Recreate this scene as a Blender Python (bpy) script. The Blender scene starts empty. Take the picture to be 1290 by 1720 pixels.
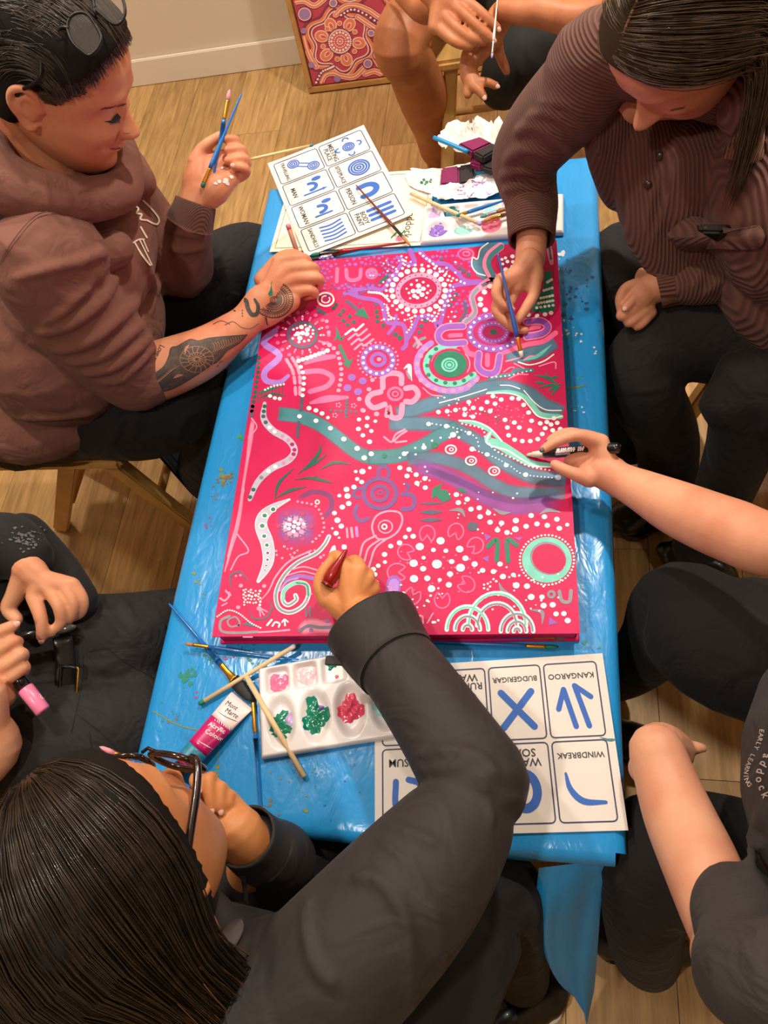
import bpy, bmesh, math, random
import numpy as np
from mathutils import Vector, Matrix
from mathutils.bvhtree import BVHTree

random.seed(7); rng = np.random.default_rng(7)
scene = bpy.context.scene
COL = scene.collection

# ------------------------------------------------------------------ camera
F = 1292.0            # focal length in pixels of the 1290x1720 frame
CZ = 1.541            # camera height above the floor
TZ = 0.55             # table top height
PIT, ROLL, YAW = 59.87, -22.74, 25.5
def _cam():
    p, r, y = map(math.radians, (PIT, ROLL, YAW))
    fw = np.array([0, math.cos(p), -math.sin(p)]); rt = np.array([1., 0, 0]); up = np.cross(rt, fw)
    c, s = math.cos(r), math.sin(r)
    rt, up = c*rt + s*up, -s*rt + c*up
    R = np.array([[math.cos(y), -math.sin(y), 0], [math.sin(y), math.cos(y), 0], [0, 0, 1]])
    return R@fw, R@rt, R@up
FW, RT, UP = _cam()
CAM = np.array([0, 0, CZ])
cam_data = bpy.data.cameras.new('camera'); cam = bpy.data.objects.new('camera', cam_data)
COL.objects.link(cam); scene.camera = cam
cam_data.sensor_fit = 'VERTICAL'; cam_data.sensor_height = 36.0; cam_data.lens = 36.0*F/1720.0
cam_data.clip_start = 0.02; cam_data.clip_end = 50
cam.matrix_world = Matrix(((RT[0], UP[0], -FW[0], CAM[0]), (RT[1], UP[1], -FW[1], CAM[1]), (RT[2], UP[2], -FW[2], CAM[2]), (0, 0, 0, 1)))

# ------------------------------------------------------------------ world and exposure
world = bpy.data.worlds.new('world'); scene.world = world; world.use_nodes = True
world.node_tree.nodes['Background'].inputs[0].default_value = (1.0, 0.86, 0.70, 1)
world.node_tree.nodes['Background'].inputs[1].default_value = 0.25
scene.view_settings.view_transform = 'Standard'
scene.view_settings.look = 'None'
scene.view_settings.gamma = 1.0
scene.view_settings.exposure = 0.5
scene.view_settings.use_curve_mapping = False

# ------------------------------------------------------------------ pixel helpers
def raydir(px, py):
    return FW*F + RT*(px-645.0) - UP*(py-860.0)
def P(px, py, z):
    """point at height z seen at photo pixel (px,py)"""
    d = raydir(px, py)
    return CAM + d*((z-CZ)/d[2])
def S(p):
    """pixels per metre at p"""
    return F/((np.asarray(p)-CAM)@FW)
def pj(p):
    d = np.asarray(p)-CAM; z = d@FW
    return np.array([645+F*(d@RT)/z, 860-F*(d@UP)/z])

# ------------------------------------------------------------------ materials
def srgb(r, g, b):
    def f(c):
        c = c/255.0
        return c/12.92 if c <= 0.04045 else ((c+0.055)/1.055)**2.4
    return (f(r), f(g), f(b), 1.0)
def mat(name, col, rough=0.6, spec=0.5, var=0.0, vscale=20.0, bump=0.0, bscale=200.0, metal=0.0, sheen=0.0,
        coat=0.0, trans=0.0, sss=0.0, col2=None, stretch=None, bdist=0.002, detail=4.0, emit=None, estr=0.0, wrinkle=0.0, wscale=16.0):
    m = bpy.data.materials.new(name); m.use_nodes = True
    nt = m.node_tree; b = nt.nodes['Principled BSDF']
    b.inputs['Base Color'].default_value = col
    b.inputs['Roughness'].default_value = rough
    b.inputs['Metallic'].default_value = metal
    b.inputs['Specular IOR Level'].default_value = spec
    b.inputs['Sheen Weight'].default_value = sheen
    b.inputs['Coat Weight'].default_value = coat
    b.inputs['Transmission Weight'].default_value = trans
    if sss:
        b.inputs['Subsurface Weight'].default_value = sss
        b.inputs['Subsurface Radius'].default_value = (0.010, 0.004, 0.002)
        b.inputs['Subsurface Scale'].default_value = 0.6
    if emit:
        b.inputs['Emission Color'].default_value = emit; b.inputs['Emission Strength'].default_value = estr
    tc = nt.nodes.new('ShaderNodeTexCoord'); mp = nt.nodes.new('ShaderNodeMapping')
    nt.links.new(tc.outputs['Object'], mp.inputs['Vector'])
    if stretch: mp.inputs['Scale'].default_value = stretch
    if var or col2:
        n = nt.nodes.new('ShaderNodeTexNoise'); n.inputs['Scale'].default_value = vscale; n.inputs['Detail'].default_value = detail
        nt.links.new(mp.outputs['Vector'], n.inputs['Vector'])
        cr = nt.nodes.new('ShaderNodeValToRGB')
        c2 = col2 or tuple(min(1, c*(1-var)) for c in col[:3])+(1,)
        c1 = col if col2 else tuple(min(1, c*(1+var)) for c in col[:3])+(1,)
        cr.color_ramp.elements[0].position = 0.35; cr.color_ramp.elements[1].position = 0.65
        cr.color_ramp.elements[0].color = c2; cr.color_ramp.elements[1].color = c1
        nt.links.new(n.outputs['Fac'], cr.inputs['Fac']); nt.links.new(cr.outputs['Color'], b.inputs['Base Color'])
    if bump:
        n2 = nt.nodes.new('ShaderNodeTexNoise'); n2.inputs['Scale'].default_value = bscale; n2.inputs['Detail'].default_value = detail
        nt.links.new(mp.outputs['Vector'], n2.inputs['Vector'])
        bp = nt.nodes.new('ShaderNodeBump'); bp.inputs['Strength'].default_value = bump; bp.inputs['Distance'].default_value = bdist
        nt.links.new(n2.outputs['Fac'], bp.inputs['Height']); nt.links.new(bp.outputs['Normal'], b.inputs['Normal'])
        if wrinkle:
            n3 = nt.nodes.new('ShaderNodeTexNoise'); n3.inputs['Scale'].default_value = wscale; n3.inputs['Detail'].default_value = 2.5; n3.inputs['Distortion'].default_value = 1.6
            nt.links.new(mp.outputs['Vector'], n3.inputs['Vector'])
            b3 = nt.nodes.new('ShaderNodeBump'); b3.inputs['Strength'].default_value = wrinkle; b3.inputs['Distance'].default_value = 0.02
            nt.links.new(n3.outputs['Fac'], b3.inputs['Height']); nt.links.new(b3.outputs['Normal'], bp.inputs['Normal'])
    return m
def wave_bump(m, scale, rot=(0, 0, 0), strength=0.6, dist=0.002, dark=0.35, distort=0.0):
    """ribs (corduroy): a band wave that gives relief and a slightly darker groove colour"""
    nt = m.node_tree; b = nt.nodes['Principled BSDF']
    tc = nt.nodes.new('ShaderNodeTexCoord'); mp = nt.nodes.new('ShaderNodeMapping'); mp.inputs['Rotation'].default_value = rot
    nt.links.new(tc.outputs['Object'], mp.inputs['Vector'])
    w = nt.nodes.new('ShaderNodeTexWave'); w.wave_type = 'BANDS'; w.bands_direction = 'X'; w.inputs['Scale'].default_value = scale
    w.inputs['Distortion'].default_value = distort; w.inputs['Detail'].default_value = 1.0; w.inputs['Detail Scale'].default_value = 0.3
    nt.links.new(mp.outputs['Vector'], w.inputs['Vector'])
    bp = nt.nodes.new('ShaderNodeBump'); bp.inputs['Strength'].default_value = strength; bp.inputs['Distance'].default_value = dist
    nt.links.new(w.outputs['Fac'], bp.inputs['Height']); nt.links.new(bp.outputs['Normal'], b.inputs['Normal'])
    col = tuple(b.inputs['Base Color'].default_value)
    mx = nt.nodes.new('ShaderNodeMix'); mx.data_type = 'RGBA'
    mx.inputs[6].default_value = tuple(c*(1-dark) for c in col[:3])+(1,); mx.inputs[7].default_value = col
    nt.links.new(w.outputs['Fac'], mx.inputs[0]); nt.links.new(mx.outputs[2], b.inputs['Base Color'])
    return m

def rib_axis(m, axis, period=0.0047, strength=0.9, dist=0.0022, dark=0.42):
    """corduroy ribs that repeat along a world axis"""
    nt = m.node_tree; b = nt.nodes['Principled BSDF']; a = np.asarray(axis, float); a = a/np.linalg.norm(a)
    tc = nt.nodes.new('ShaderNodeTexCoord'); dt = nt.nodes.new('ShaderNodeVectorMath'); dt.operation = 'DOT_PRODUCT'; dt.inputs[1].default_value = tuple(a)
    nz = nt.nodes.new('ShaderNodeTexNoise'); nz.inputs['Scale'].default_value = 9; nt.links.new(tc.outputs['Object'], nz.inputs['Vector'])
    ma = nt.nodes.new('ShaderNodeMath'); ma.operation = 'MULTIPLY_ADD'; ma.inputs[1].default_value = 0.008; nt.links.new(nz.outputs['Fac'], ma.inputs[0])
    nt.links.new(tc.outputs['Object'], dt.inputs[0]); nt.links.new(dt.outputs['Value'], ma.inputs[2])
    mu = nt.nodes.new('ShaderNodeMath'); mu.operation = 'MULTIPLY'; mu.inputs[1].default_value = 2*math.pi/period; nt.links.new(ma.outputs[0], mu.inputs[0])
    si = nt.nodes.new('ShaderNodeMath'); si.operation = 'SINE'; nt.links.new(mu.outputs[0], si.inputs[0])
    mr = nt.nodes.new('ShaderNodeMapRange'); mr.inputs['From Min'].default_value = -1; nt.links.new(si.outputs[0], mr.inputs['Value'])
    bp = nt.nodes.new('ShaderNodeBump'); bp.inputs['Strength'].default_value = strength; bp.inputs['Distance'].default_value = dist
    nt.links.new(mr.outputs[0], bp.inputs['Height']); nt.links.new(bp.outputs['Normal'], b.inputs['Normal'])
    col = tuple(b.inputs['Base Color'].default_value); mx = nt.nodes.new('ShaderNodeMix'); mx.data_type = 'RGBA'
    mx.inputs[6].default_value = tuple(c*(1-dark) for c in col[:3])+(1,); mx.inputs[7].default_value = col
    nt.links.new(mr.outputs[0], mx.inputs[0]); nt.links.new(mx.outputs[2], b.inputs['Base Color'])
    return m

# ------------------------------------------------------------------ objects
def tag(o, label=None, cat=None, group=None, kind=None):
    if label: o['label'] = label
    if cat: o['category'] = cat
    if group: o['group'] = group
    if kind: o['kind'] = kind
    return o
def empty(name, loc, label=None, cat=None, group=None):
    o = bpy.data.objects.new(name, None); COL.objects.link(o); o.location = Vector(loc); o.empty_display_size = 0.05
    return tag(o, label, cat, group)
def link_mesh(name, me, m, parent=None, smooth=True):
    o = bpy.data.objects.new(name, me); COL.objects.link(o)
    ms = m if isinstance(m, (list, tuple)) else [m]
    me.materials.clear()
    for x in ms: me.materials.append(x)
    if smooth and len(me.polygons): me.polygons.foreach_set('use_smooth', np.ones(len(me.polygons), bool))
    if parent is not None:
        o.parent = parent; o.matrix_parent_inverse = Matrix.Translation(-wloc(parent))
    return o
def wloc(o):
    v = Vector((0, 0, 0))
    while o is not None:
        v = v + o.location if o.parent is None else v + o.location*0
        o = o.parent
    return v

class MB:
    """collects verts and faces in world coordinates"""
    def __init__(s): s.v = []; s.f = []; s.mi = []
    def add(s, v, f, mi=0):
        o = len(s.v); s.v.extend([tuple(map(float, q)) for q in v]); s.f.extend([tuple(i+o for i in q) for q in f]); s.mi.extend([mi]*len(f))
        return s
    def box(s, c, size, R=None, mi=0):
        x, y, z = [q/2 for q in size]
        v = np.array([(-x,-y,-z),(x,-y,-z),(x,y,-z),(-x,y,-z),(-x,-y,z),(x,-y,z),(x,y,z),(-x,y,z)])
        if R is not None: v = v@np.asarray(R).T
        return s.add(v+np.asarray(c), [(0,3,2,1),(4,5,6,7),(0,1,5,4),(1,2,6,5),(2,3,7,6),(3,0,4,7)], mi)
    def tube(s, pts, rad, n=12, caps=True, flat=None, mi=0, round_=False):
        """sweep along pts; rad scalar or list; flat=(vector, ratio) squeezes the section along that vector"""
        pts = np.asarray(pts, float); k = len(pts)
        rad = np.full(k, rad, float) if np.isscalar(rad) else np.asarray(rad, float)
        if round_:
            t0 = pts[0]-pts[1]; t0 /= np.linalg.norm(t0)+1e-12; t1 = pts[-1]-pts[-2]; t1 /= np.linalg.norm(t1)+1e-12
            A = [0.995, 0.86, 0.5]
            pre = [(pts[0]+t0*rad[0]*a, rad[0]*math.sqrt(max(0.004, 1-a*a))) for a in A]
            post = [(pts[-1]+t1*rad[-1]*a, rad[-1]*math.sqrt(max(0.004, 1-a*a))) for a in A[::-1]]
            pts = np.array([p for p, _ in pre]+list(pts)+[p for p, _ in post]); rad = np.array([r for _, r in pre]+list(rad)+[r for _, r in post]); k = len(pts)
        tn = np.gradient(pts, axis=0); tn /= np.linalg.norm(tn, axis=1)[:, None]+1e-12
        ref = np.array([0, 0, 1.]) if abs(tn[0][2]) < 0.9 else np.array([1., 0, 0])
        u = np.cross(ref, tn[0]); u /= np.linalg.norm(u)
        V = []; a = np.arange(n)*2*math.pi/n
        for i in range(k):
            u = u - tn[i]*(u@tn[i]); u /= np.linalg.norm(u)+1e-12; w = np.cross(tn[i], u)
            ring = rad[i]*(np.cos(a)[:, None]*u+np.sin(a)[:, None]*w)
            if flat is not None:
                fv = np.asarray(flat[0], float); fv = fv/np.linalg.norm(fv); ring = ring-np.outer(ring@fv, fv)*(1-flat[1])
            V.append(pts[i]+ring)
        V = np.concatenate(V); Fc = []
        for i in range(k-1):
            for j in range(n):
                Fc.append((i*n+j, i*n+(j+1) % n, (i+1)*n+(j+1) % n, (i+1)*n+j))
        if caps:
            Fc.append(tuple(range(n-1, -1, -1))); Fc.append(tuple((k-1)*n+j for j in range(n)))
        return s.add(V, Fc, mi)
    def ball(s, c, r, R=None, nu=20, nv=12, mi=0):
        r = np.array([r]*3 if np.isscalar(r) else r, float); V = [(0, 0, 1.)]
        for i in range(1, nv):
            t = math.pi*i/nv
            for j in range(nu): V.append((math.sin(t)*math.cos(2*math.pi*j/nu), math.sin(t)*math.sin(2*math.pi*j/nu), math.cos(t)))
        V.append((0, 0, -1.)); V = np.array(V)*r
        if R is not None: V = V@np.asarray(R).T
        Fc = [(0, 1+j, 1+(j+1) % nu) for j in range(nu)]
        for i in range(nv-2):
            for j in range(nu): Fc.append((1+i*nu+j, 1+(i+1)*nu+j, 1+(i+1)*nu+(j+1) % nu, 1+i*nu+(j+1) % nu))
        l = len(V)-1
        Fc += [(l, 1+(nv-2)*nu+(j+1) % nu, 1+(nv-2)*nu+j) for j in range(nu)]
        return s.add(V+np.asarray(c), Fc, mi)
    def mesh(s, name='m'):
        me = bpy.data.meshes.new(name); me.from_pydata(s.v, [], s.f)
        if any(s.mi): me.polygons.foreach_set('material_index', s.mi)
        me.update(); return me
    def build(s, name, m, parent=None, smooth=True, bevel=0.0, seg=2):
        me = s.mesh(name)
        if bevel:
            bm = bmesh.new(); bm.from_mesh(me)
            bmesh.ops.bevel(bm, geom=[e for e in bm.edges if len(e.link_faces) == 2 and e.calc_face_angle(0) > 0.5], offset=bevel, segments=seg, affect='EDGES', clamp_overlap=True)
            bm.to_mesh(me); bm.free()
        o = link_mesh(name, me, m, parent, smooth)
        if smooth and bevel: pass
        return o
def shade_auto(o, ang=40):
    me = o.data
    bm = bmesh.new(); bm.from_mesh(me)
    for e in bm.edges:
        if len(e.link_faces) == 2 and e.calc_face_angle(0) > math.radians(ang): e.smooth = False
    bm.to_mesh(me); bm.free(); return o

def spline(pts, n=6):
    """Catmull-Rom through rows of any width, n samples per span"""
    p = np.asarray(pts, float)
    if len(p) < 3:
        return np.array([p[0]+(p[-1]-p[0])*t for t in np.linspace(0, 1, n+1)])
    e = np.vstack([2*p[0]-p[1], p, 2*p[-1]-p[-2]]); out = []
    for i in range(len(p)-1):
        a, b, c, d = e[i:i+4]
        for t in np.arange(n)/n:
            out.append(0.5*((2*b)+(c-a)*t+(2*a-5*b+4*c-d)*t*t+(3*b-a-3*c+d)*t**3))
    out.append(p[-1]); return np.array(out)
class W:
    """a joint given in world metres"""
    def __init__(s, x, y, z, r): s.a = (x, y, z, r)
def joint(j):
    if isinstance(j, W): return np.array(j.a)
    q = P(j[0], j[1], j[2]); return np.array([q[0], q[1], q[2], j[3]/S(q)])
def limb(mb, joints, n=30, sub=6, flat=None, mi=0):
    a = np.array([joint(j) for j in joints]); n = max(n, 30); a = spline(a, sub); a[:, 3] = np.maximum(a[:, 3], 0.0015)
    return mb.tube(a[:, :3], a[:, 3], n=n, flat=flat, mi=mi, round_=True)
def limb_len(joints):
    a = np.array([joint(j) for j in joints])[:, :3]
    return [round(float(np.linalg.norm(a[i+1]-a[i])), 3) for i in range(len(a)-1)]

def bvh_of(me_or_mb):
    if isinstance(me_or_mb, MB): return BVHTree.FromPolygons(me_or_mb.v, me_or_mb.f)
    me = me_or_mb
    return BVHTree.FromPolygons([v.co[:] for v in me.vertices], [tuple(p.vertices) for p in me.polygons])
def cast(bvh, px, py):
    d = raydir(px, py); d = d/np.linalg.norm(d)
    h, n, i, t = bvh.ray_cast(Vector(CAM), Vector(d))
    if h is None: return None
    n = np.array(n)
    if n@d > 0: n = -n
    return np.array(h), n
def fold(mb, bvh, pts, r, depth=0.12, sub=4):
    """a soft cloth ridge following photo pixels on the surface"""
    a = []
    for q in spline(pts, sub):
        h = cast(bvh, q[0], q[1])
        if h is None: continue
        rr = (q[2] if len(q) > 2 else r)/S(h[0]); a.append((*(h[0]-h[1]*rr*depth), rr))
    if len(a) > 2:
        a = np.array(a); a[0, 3] *= 0.4; a[-1, 3] *= 0.4
        mb.tube(a[:, :3], a[:, 3], n=10, round_=True)

def remesh(mb, voxel, smooth=4, ratio=1.0, name='m', factor=0.5):
    me = mb.mesh(name); o = bpy.data.objects.new('tmp', me); COL.objects.link(o)
    r = o.modifiers.new('r', 'REMESH'); r.mode = 'VOXEL'; r.voxel_size = voxel
    if smooth:
        q = o.modifiers.new('s', 'SMOOTH'); q.factor = factor; q.iterations = smooth
    if ratio < 1:
        d = o.modifiers.new('d', 'DECIMATE'); d.ratio = ratio
    dg = bpy.context.evaluated_depsgraph_get()
    out = bpy.data.meshes.new_from_object(o.evaluated_get(dg)); out.name = name
    bpy.data.objects.remove(o); bpy.data.meshes.remove(me)
    return out

def sit(me, x, y, z, w=.34, d=.31):
    """flatten what would sink into a seat centred at x,y with its top at z"""
    co = np.empty(len(me.vertices)*3); me.vertices.foreach_get('co', co); co = co.reshape(-1, 3)
    k = (abs(co[:, 0]-x) < w/2+.012) & (abs(co[:, 1]-y) < d/2+.012) & (co[:, 2] < z+.002); co[k, 2] = z+.002
    me.vertices.foreach_set('co', co.ravel()); me.update(); return me

# 2D artwork -------------------------------------------------------------
class Art:
    """flat shapes in 2D (any frame), one list of verts/faces; put() maps them to a surface"""
    def __init__(s): s.v = []; s.f = []
    def poly(s, pts):
        o = len(s.v); s.v.extend([tuple(p) for p in pts]); s.f.append(tuple(range(o, o+len(pts)))); return s
    def dot(s, x, y, r, ry=None, n=12, a=0.0):
        ry = ry or r; t = np.arange(n)*2*math.pi/n; c, q = math.cos(a), math.sin(a)
        return s.poly([(x+r*math.cos(k)*c-ry*math.sin(k)*q, y+r*math.cos(k)*q+ry*math.sin(k)*c) for k in t])
    def stroke(s, pts, w, sub=5, taper=0.0, closed=False):
        """ribbon of width w (scalar or per point) along a spline"""
        p = np.asarray(pts, float)
        ww = np.full(len(p), w, float) if np.isscalar(w) else np.asarray(w, float)
        if closed: p = np.vstack([p, p[:1]]); ww = np.append(ww, ww[0])
        q = spline(np.column_stack([p[:, :2], ww]), sub) if sub > 1 else np.column_stack([p[:, :2], ww])
        t = np.gradient(q[:, :2], axis=0)
        if closed: t[0] = t[-1] = (q[1, :2]-q[-2, :2])
        t /= np.linalg.norm(t, axis=1)[:, None]+1e-9
        nrm = np.column_stack([-t[:, 1], t[:, 0]]); h = q[:, 2]/2
        if taper:
            k = np.linspace(0, 1, len(q)); h = h*np.clip(np.minimum(k, 1-k)/taper+0.15, 0, 1)
        L = q[:, :2]+nrm*h[:, None]; R = q[:, :2]-nrm*h[:, None]; o = len(s.v)
        for a, b in zip(L, R): s.v += [tuple(a), tuple(b)]
        s.f += [(o+2*i, o+2*i+1, o+2*i+3, o+2*i+2) for i in range(len(q)-1)]
        if not taper and not closed:
            for e, tt in ((0, -t[0]), (-1, t[-1])):
                c = q[e, :2]; hh = h[e]
                a0 = math.atan2(tt[1], tt[0])
                s.poly([(c[0]+hh*math.cos(a0+k), c[1]+hh*math.sin(a0+k)) for k in np.linspace(-math.pi/2, math.pi/2, 6)])
        return s
    def ring(s, x, y, rx, ry, w, n=32, a=0.0, a0=0.0, a1=360.0):
        t = np.radians(np.linspace(a0, a1, max(6, int(n*abs(a1-a0)/360)))); c, q = math.cos(a), math.sin(a)
        p = [(x+rx*math.cos(k)*c-ry*math.sin(k)*q, y+rx*math.cos(k)*q+ry*math.sin(k)*c) for k in t]
        if abs(a1-a0) >= 359.9: return s.stroke(p[:-1], w, sub=1, closed=True)
        return s.stroke(p, w, sub=1)
    def rrect(s, x0, y0, x1, y1, r, w):
        p = []
        for cx, cy, a in ((x1-r, y1-r, 0), (x0+r, y1-r, 90), (x0+r, y0+r, 180), (x1-r, y0+r, 270)):
            p += [(cx+r*math.cos(math.radians(a+k)), cy+r*math.sin(math.radians(a+k))) for k in (0, 30, 60, 90)]
        return s.stroke(p, w, sub=1, closed=True)
    def text(s, txt, x, y, size, ang=0.0, align='CENTER', sx=1.0, flip=False, shear=0.0, bold=0.0):
        """lettering with the built-in font; flip for frames whose y axis points down"""
        v, f = text_mesh(txt, align, bold); o = len(s.v); c, q = math.cos(ang), math.sin(ang)
        for (a, b) in v:
            a = (a+shear*b)*size*sx; b = b*size
            if flip: b = -b
            s.v.append((x+a*c-b*q, y+a*q+b*c))
        s.f += [tuple(i+o for i in k) for k in f]; return s
    def put(s, fn, name, m, parent=None, kind=None):
        """fn maps a 2D point to a world point, or None to drop the faces that use it"""
        idx = {}; V = []; el = {}
        # every separate shape gets its own hair's breadth of height, so that overlapping strokes never share a plane
        par = list(range(len(s.v)))
        def root(i):
            while par[i] != i: par[i] = par[par[i]]; i = par[i]
            return i
        for f in s.f:
            for i in f[1:]: par[root(i)] = root(f[0])
        for i, p in enumerate(s.v):
            w = fn(p[0], p[1])
            if w is not None:
                k = el.setdefault(root(i), len(el)); w = np.asarray(w, float); d = CAM-w; w = w+d/np.linalg.norm(d)*((k % 24)*4.5e-6)
                idx[i] = len(V); V.append(tuple(float(c) for c in w))
        Fc = [tuple(idx[i] for i in f) for f in s.f if all(i in idx for i in f)]
        if not Fc: return None
        me = bpy.data.meshes.new(name); me.from_pydata(V, [], Fc); me.update()
        o = link_mesh(name, me, m, parent, smooth=False)
        if kind: o['kind'] = kind
        return o
_tx = {}
def text_mesh(txt, align='CENTER', bold=0.0):
    k = (txt, align, bold)
    if k not in _tx:
        cu = bpy.data.curves.new('t', 'FONT'); cu.body = txt; cu.align_x = align; cu.align_y = 'CENTER'; cu.resolution_u = 2; cu.offset = bold
        o = bpy.data.objects.new('t', cu); COL.objects.link(o)
        me = bpy.data.meshes.new_from_object(o.evaluated_get(bpy.context.evaluated_depsgraph_get()))
        _tx[k] = ([(v.co.x, v.co.y) for v in me.vertices], [tuple(p.vertices) for p in me.polygons])
        bpy.data.objects.remove(o); bpy.data.curves.remove(cu); bpy.data.meshes.remove(me)
    return _tx[k]
def on_surface(bvh, off=0.0008):
    def fn(px, py):
        h = cast(bvh, px, py)
        return None if h is None else h[0]+h[1]*off
    return fn
def on_plane(z):
    return lambda px, py: P(px, py, z)
# ================================================================== the room
XL, XR, YB, YF, HC = -2.3, 2.1, 2.585, -2.0, 2.6
M_wall = mat('wall_paint', srgb(214, 200, 178), rough=0.75, var=0.02, vscale=3, bump=0.05, bscale=300)
M_base = mat('white_trim', srgb(224, 212, 194), rough=0.45)
M_ceil = mat('ceiling_paint', srgb(235, 230, 220), rough=0.9)

def downlight(x, y, power, spot=1.0):
    t = empty('ceiling_downlight', (x, y, HC), 'round recessed downlight in the white ceiling above the room', 'ceiling light', 'recessed ceiling downlights')
    mb = MB(); a = np.arange(24)*2*math.pi/24
    V = []
    for r, z in ((0.048, 0.0), (0.052, -0.006), (0.068, -0.006), (0.072, 0.0)):
        V += [(x+r*math.cos(k), y+r*math.sin(k), HC+z) for k in a]
    mb.add(V, [(i*24+j, i*24+(j+1) % 24, (i+1)*24+(j+1) % 24, (i+1)*24+j) for i in range(3) for j in range(24)])
    mb.build('trim_ring', M_base, t)
    me = MB().add([(x+0.048*math.cos(k), y+0.048*math.sin(k), HC-0.002) for k in a], [tuple(range(23, -1, -1))]).build('lamp_lens', M_lens, t, smooth=False)
    ld = bpy.data.lights.new('downlight_lamp', 'AREA'); ld.shape = 'DISK'; ld.size = 0.12; ld.energy = power; ld.color = (1.0, 0.90, 0.78); ld.spread = math.radians(150)
    lo = bpy.data.objects.new('downlight_lamp', ld); COL.objects.link(lo); lo.location = (x, y, HC-0.012)
    return t
M_lens = mat('lamp_lens', (1, 1, 1, 1), emit=(1, 0.85, 0.66, 1), estr=12)
LIGHTS = [(0.45, 1.62, 24), (-1.0, 0.95, 9), (-0.55, -0.45, 8), (1.2, 0.1, 4), (-1.15, 1.95, 14), (1.0, 2.1, 4)]
for q in LIGHTS: downlight(*q)

# floor: a slab with separate planks
m = bpy.data.materials.new('oak_plank'); m.use_nodes = True; nt = m.node_tree; b = nt.nodes['Principled BSDF']; b.inputs['Roughness'].default_value = 0.42; b.inputs['Specular IOR Level'].default_value = 0.35
tc = nt.nodes.new('ShaderNodeTexCoord'); oi = nt.nodes.new('ShaderNodeObjectInfo'); mp = nt.nodes.new('ShaderNodeMapping'); mp.inputs['Scale'].default_value = (14, 1.3, 1)
ad = nt.nodes.new('ShaderNodeVectorMath'); ad.operation = 'ADD'; sc = nt.nodes.new('ShaderNodeVectorMath'); sc.operation = 'SCALE'; sc.inputs['Scale'].default_value = 37.0
cb = nt.nodes.new('ShaderNodeCombineXYZ')
for i in range(3): nt.links.new(oi.outputs['Random'], cb.inputs[i])
nt.links.new(cb.outputs[0], sc.inputs[0]); nt.links.new(tc.outputs['Object'], ad.inputs[0]); nt.links.new(sc.outputs[0], ad.inputs[1]); nt.links.new(ad.outputs[0], mp.inputs['Vector'])
n1 = nt.nodes.new('ShaderNodeTexNoise'); n1.inputs['Scale'].default_value = 5; n1.inputs['Detail'].default_value = 8; n1.inputs['Roughness'].default_value = 0.6; n1.inputs['Distortion'].default_value = 0.6
nt.links.new(mp.outputs[0], n1.inputs['Vector'])
cr = nt.nodes.new('ShaderNodeValToRGB'); cr.color_ramp.elements[0].position = 0.3; cr.color_ramp.elements[1].position = 0.72
cr.color_ramp.elements[0].color = srgb(146, 112, 66); cr.color_ramp.elements[1].color = srgb(198, 158, 104)
nt.links.new(n1.outputs['Fac'], cr.inputs['Fac'])
hs = nt.nodes.new('ShaderNodeHueSaturation'); mr = nt.nodes.new('ShaderNodeMapRange'); mr.inputs['To Min'].default_value = 0.82; mr.inputs['To Max'].default_value = 1.12
nt.links.new(oi.outputs['Random'], mr.inputs['Value']); nt.links.new(mr.outputs[0], hs.inputs['Value']); nt.links.new(cr.outputs[0], hs.inputs['Color']); nt.links.new(hs.outputs[0], b.inputs['Base Color'])
bp = nt.nodes.new('ShaderNodeBump'); bp.inputs['Strength'].default_value = 0.15; bp.inputs['Distance'].default_value = 0.001; nt.links.new(n1.outputs['Fac'], bp.inputs['Height']); nt.links.new(bp.outputs[0], b.inputs['Normal'])
M_plank = m
M_gap = mat('floor_gap', srgb(70, 52, 34), rough=0.9)
floor = MB().box(((XL+XR)/2, (YB+YF)/2, -0.05), (XR-XL, YB-YF, 0.09)).build('floor', M_gap, smooth=False); tag(floor, kind='structure')
PW, PL = 0.178, 1.24
pm = MB().box((0, 0, -0.004), (PW-0.0012, PL-0.0012, 0.008)).mesh('plank')
ends = {}
ncol = int((XR-XL)/PW)+1
for i in range(ncol):
    x = XL+PW*(i+0.5)
    off = (i*0.37 % 1)*PL
    y = YF-off
    while y < YB:
        y0, y1 = max(y, YF), min(y+PL, YB)
        if y1-y0 > 0.05 and x+PW/2 <= XR+0.001:
            L = round(y1-y0, 4)
            me = pm if abs(L-PL) < 1e-3 else ends.setdefault(L, MB().box((0, 0, -0.004), (PW-0.0012, L-0.0012, 0.008)).mesh('plank'))
            o = link_mesh('plank', me, M_plank, floor, smooth=False)
            o.matrix_parent_inverse = Matrix.Identity(4); o.location = (x, (y0+y1)/2, 0.0)
        y += PL

def wall(name, c, size): return tag(MB().box(c, size).build(name, M_wall, smooth=False), kind='structure')
wall('wall_back', ((XL+XR)/2, YB+0.05, HC/2), (XR-XL+0.2, 0.1, HC))
wall('wall_left', (XL-0.05, (YB+YF)/2, HC/2), (0.1, YB-YF, HC))
wall('wall_right', (XR+0.05, (YB+YF)/2, HC/2), (0.1, YB-YF, HC))
wall('wall_front', ((XL+XR)/2, YF-0.05, HC/2), (XR-XL+0.2, 0.1, HC))
c = MB().box(((XL+XR)/2, (YB+YF)/2, HC+0.05), (XR-XL+0.2, YB-YF+0.2, 0.1)).build('ceiling', M_ceil, smooth=False); tag(c, kind='structure')
def skirt(name, c, size):
    o = MB().box(c, size).build(name, M_base, smooth=False, bevel=0.003); return tag(o, kind='structure')
skirt('baseboard_back', ((XL+XR)/2, YB-0.007, 0.046), (XR-XL, 0.014, 0.092))
skirt('baseboard_left', (XL+0.007, (YB+YF)/2, 0.046), (0.014, YB-YF-0.03, 0.092))
skirt('baseboard_right', (XR-0.007, (YB+YF)/2, 0.046), (0.014, YB-YF-0.03, 0.092))
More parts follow.
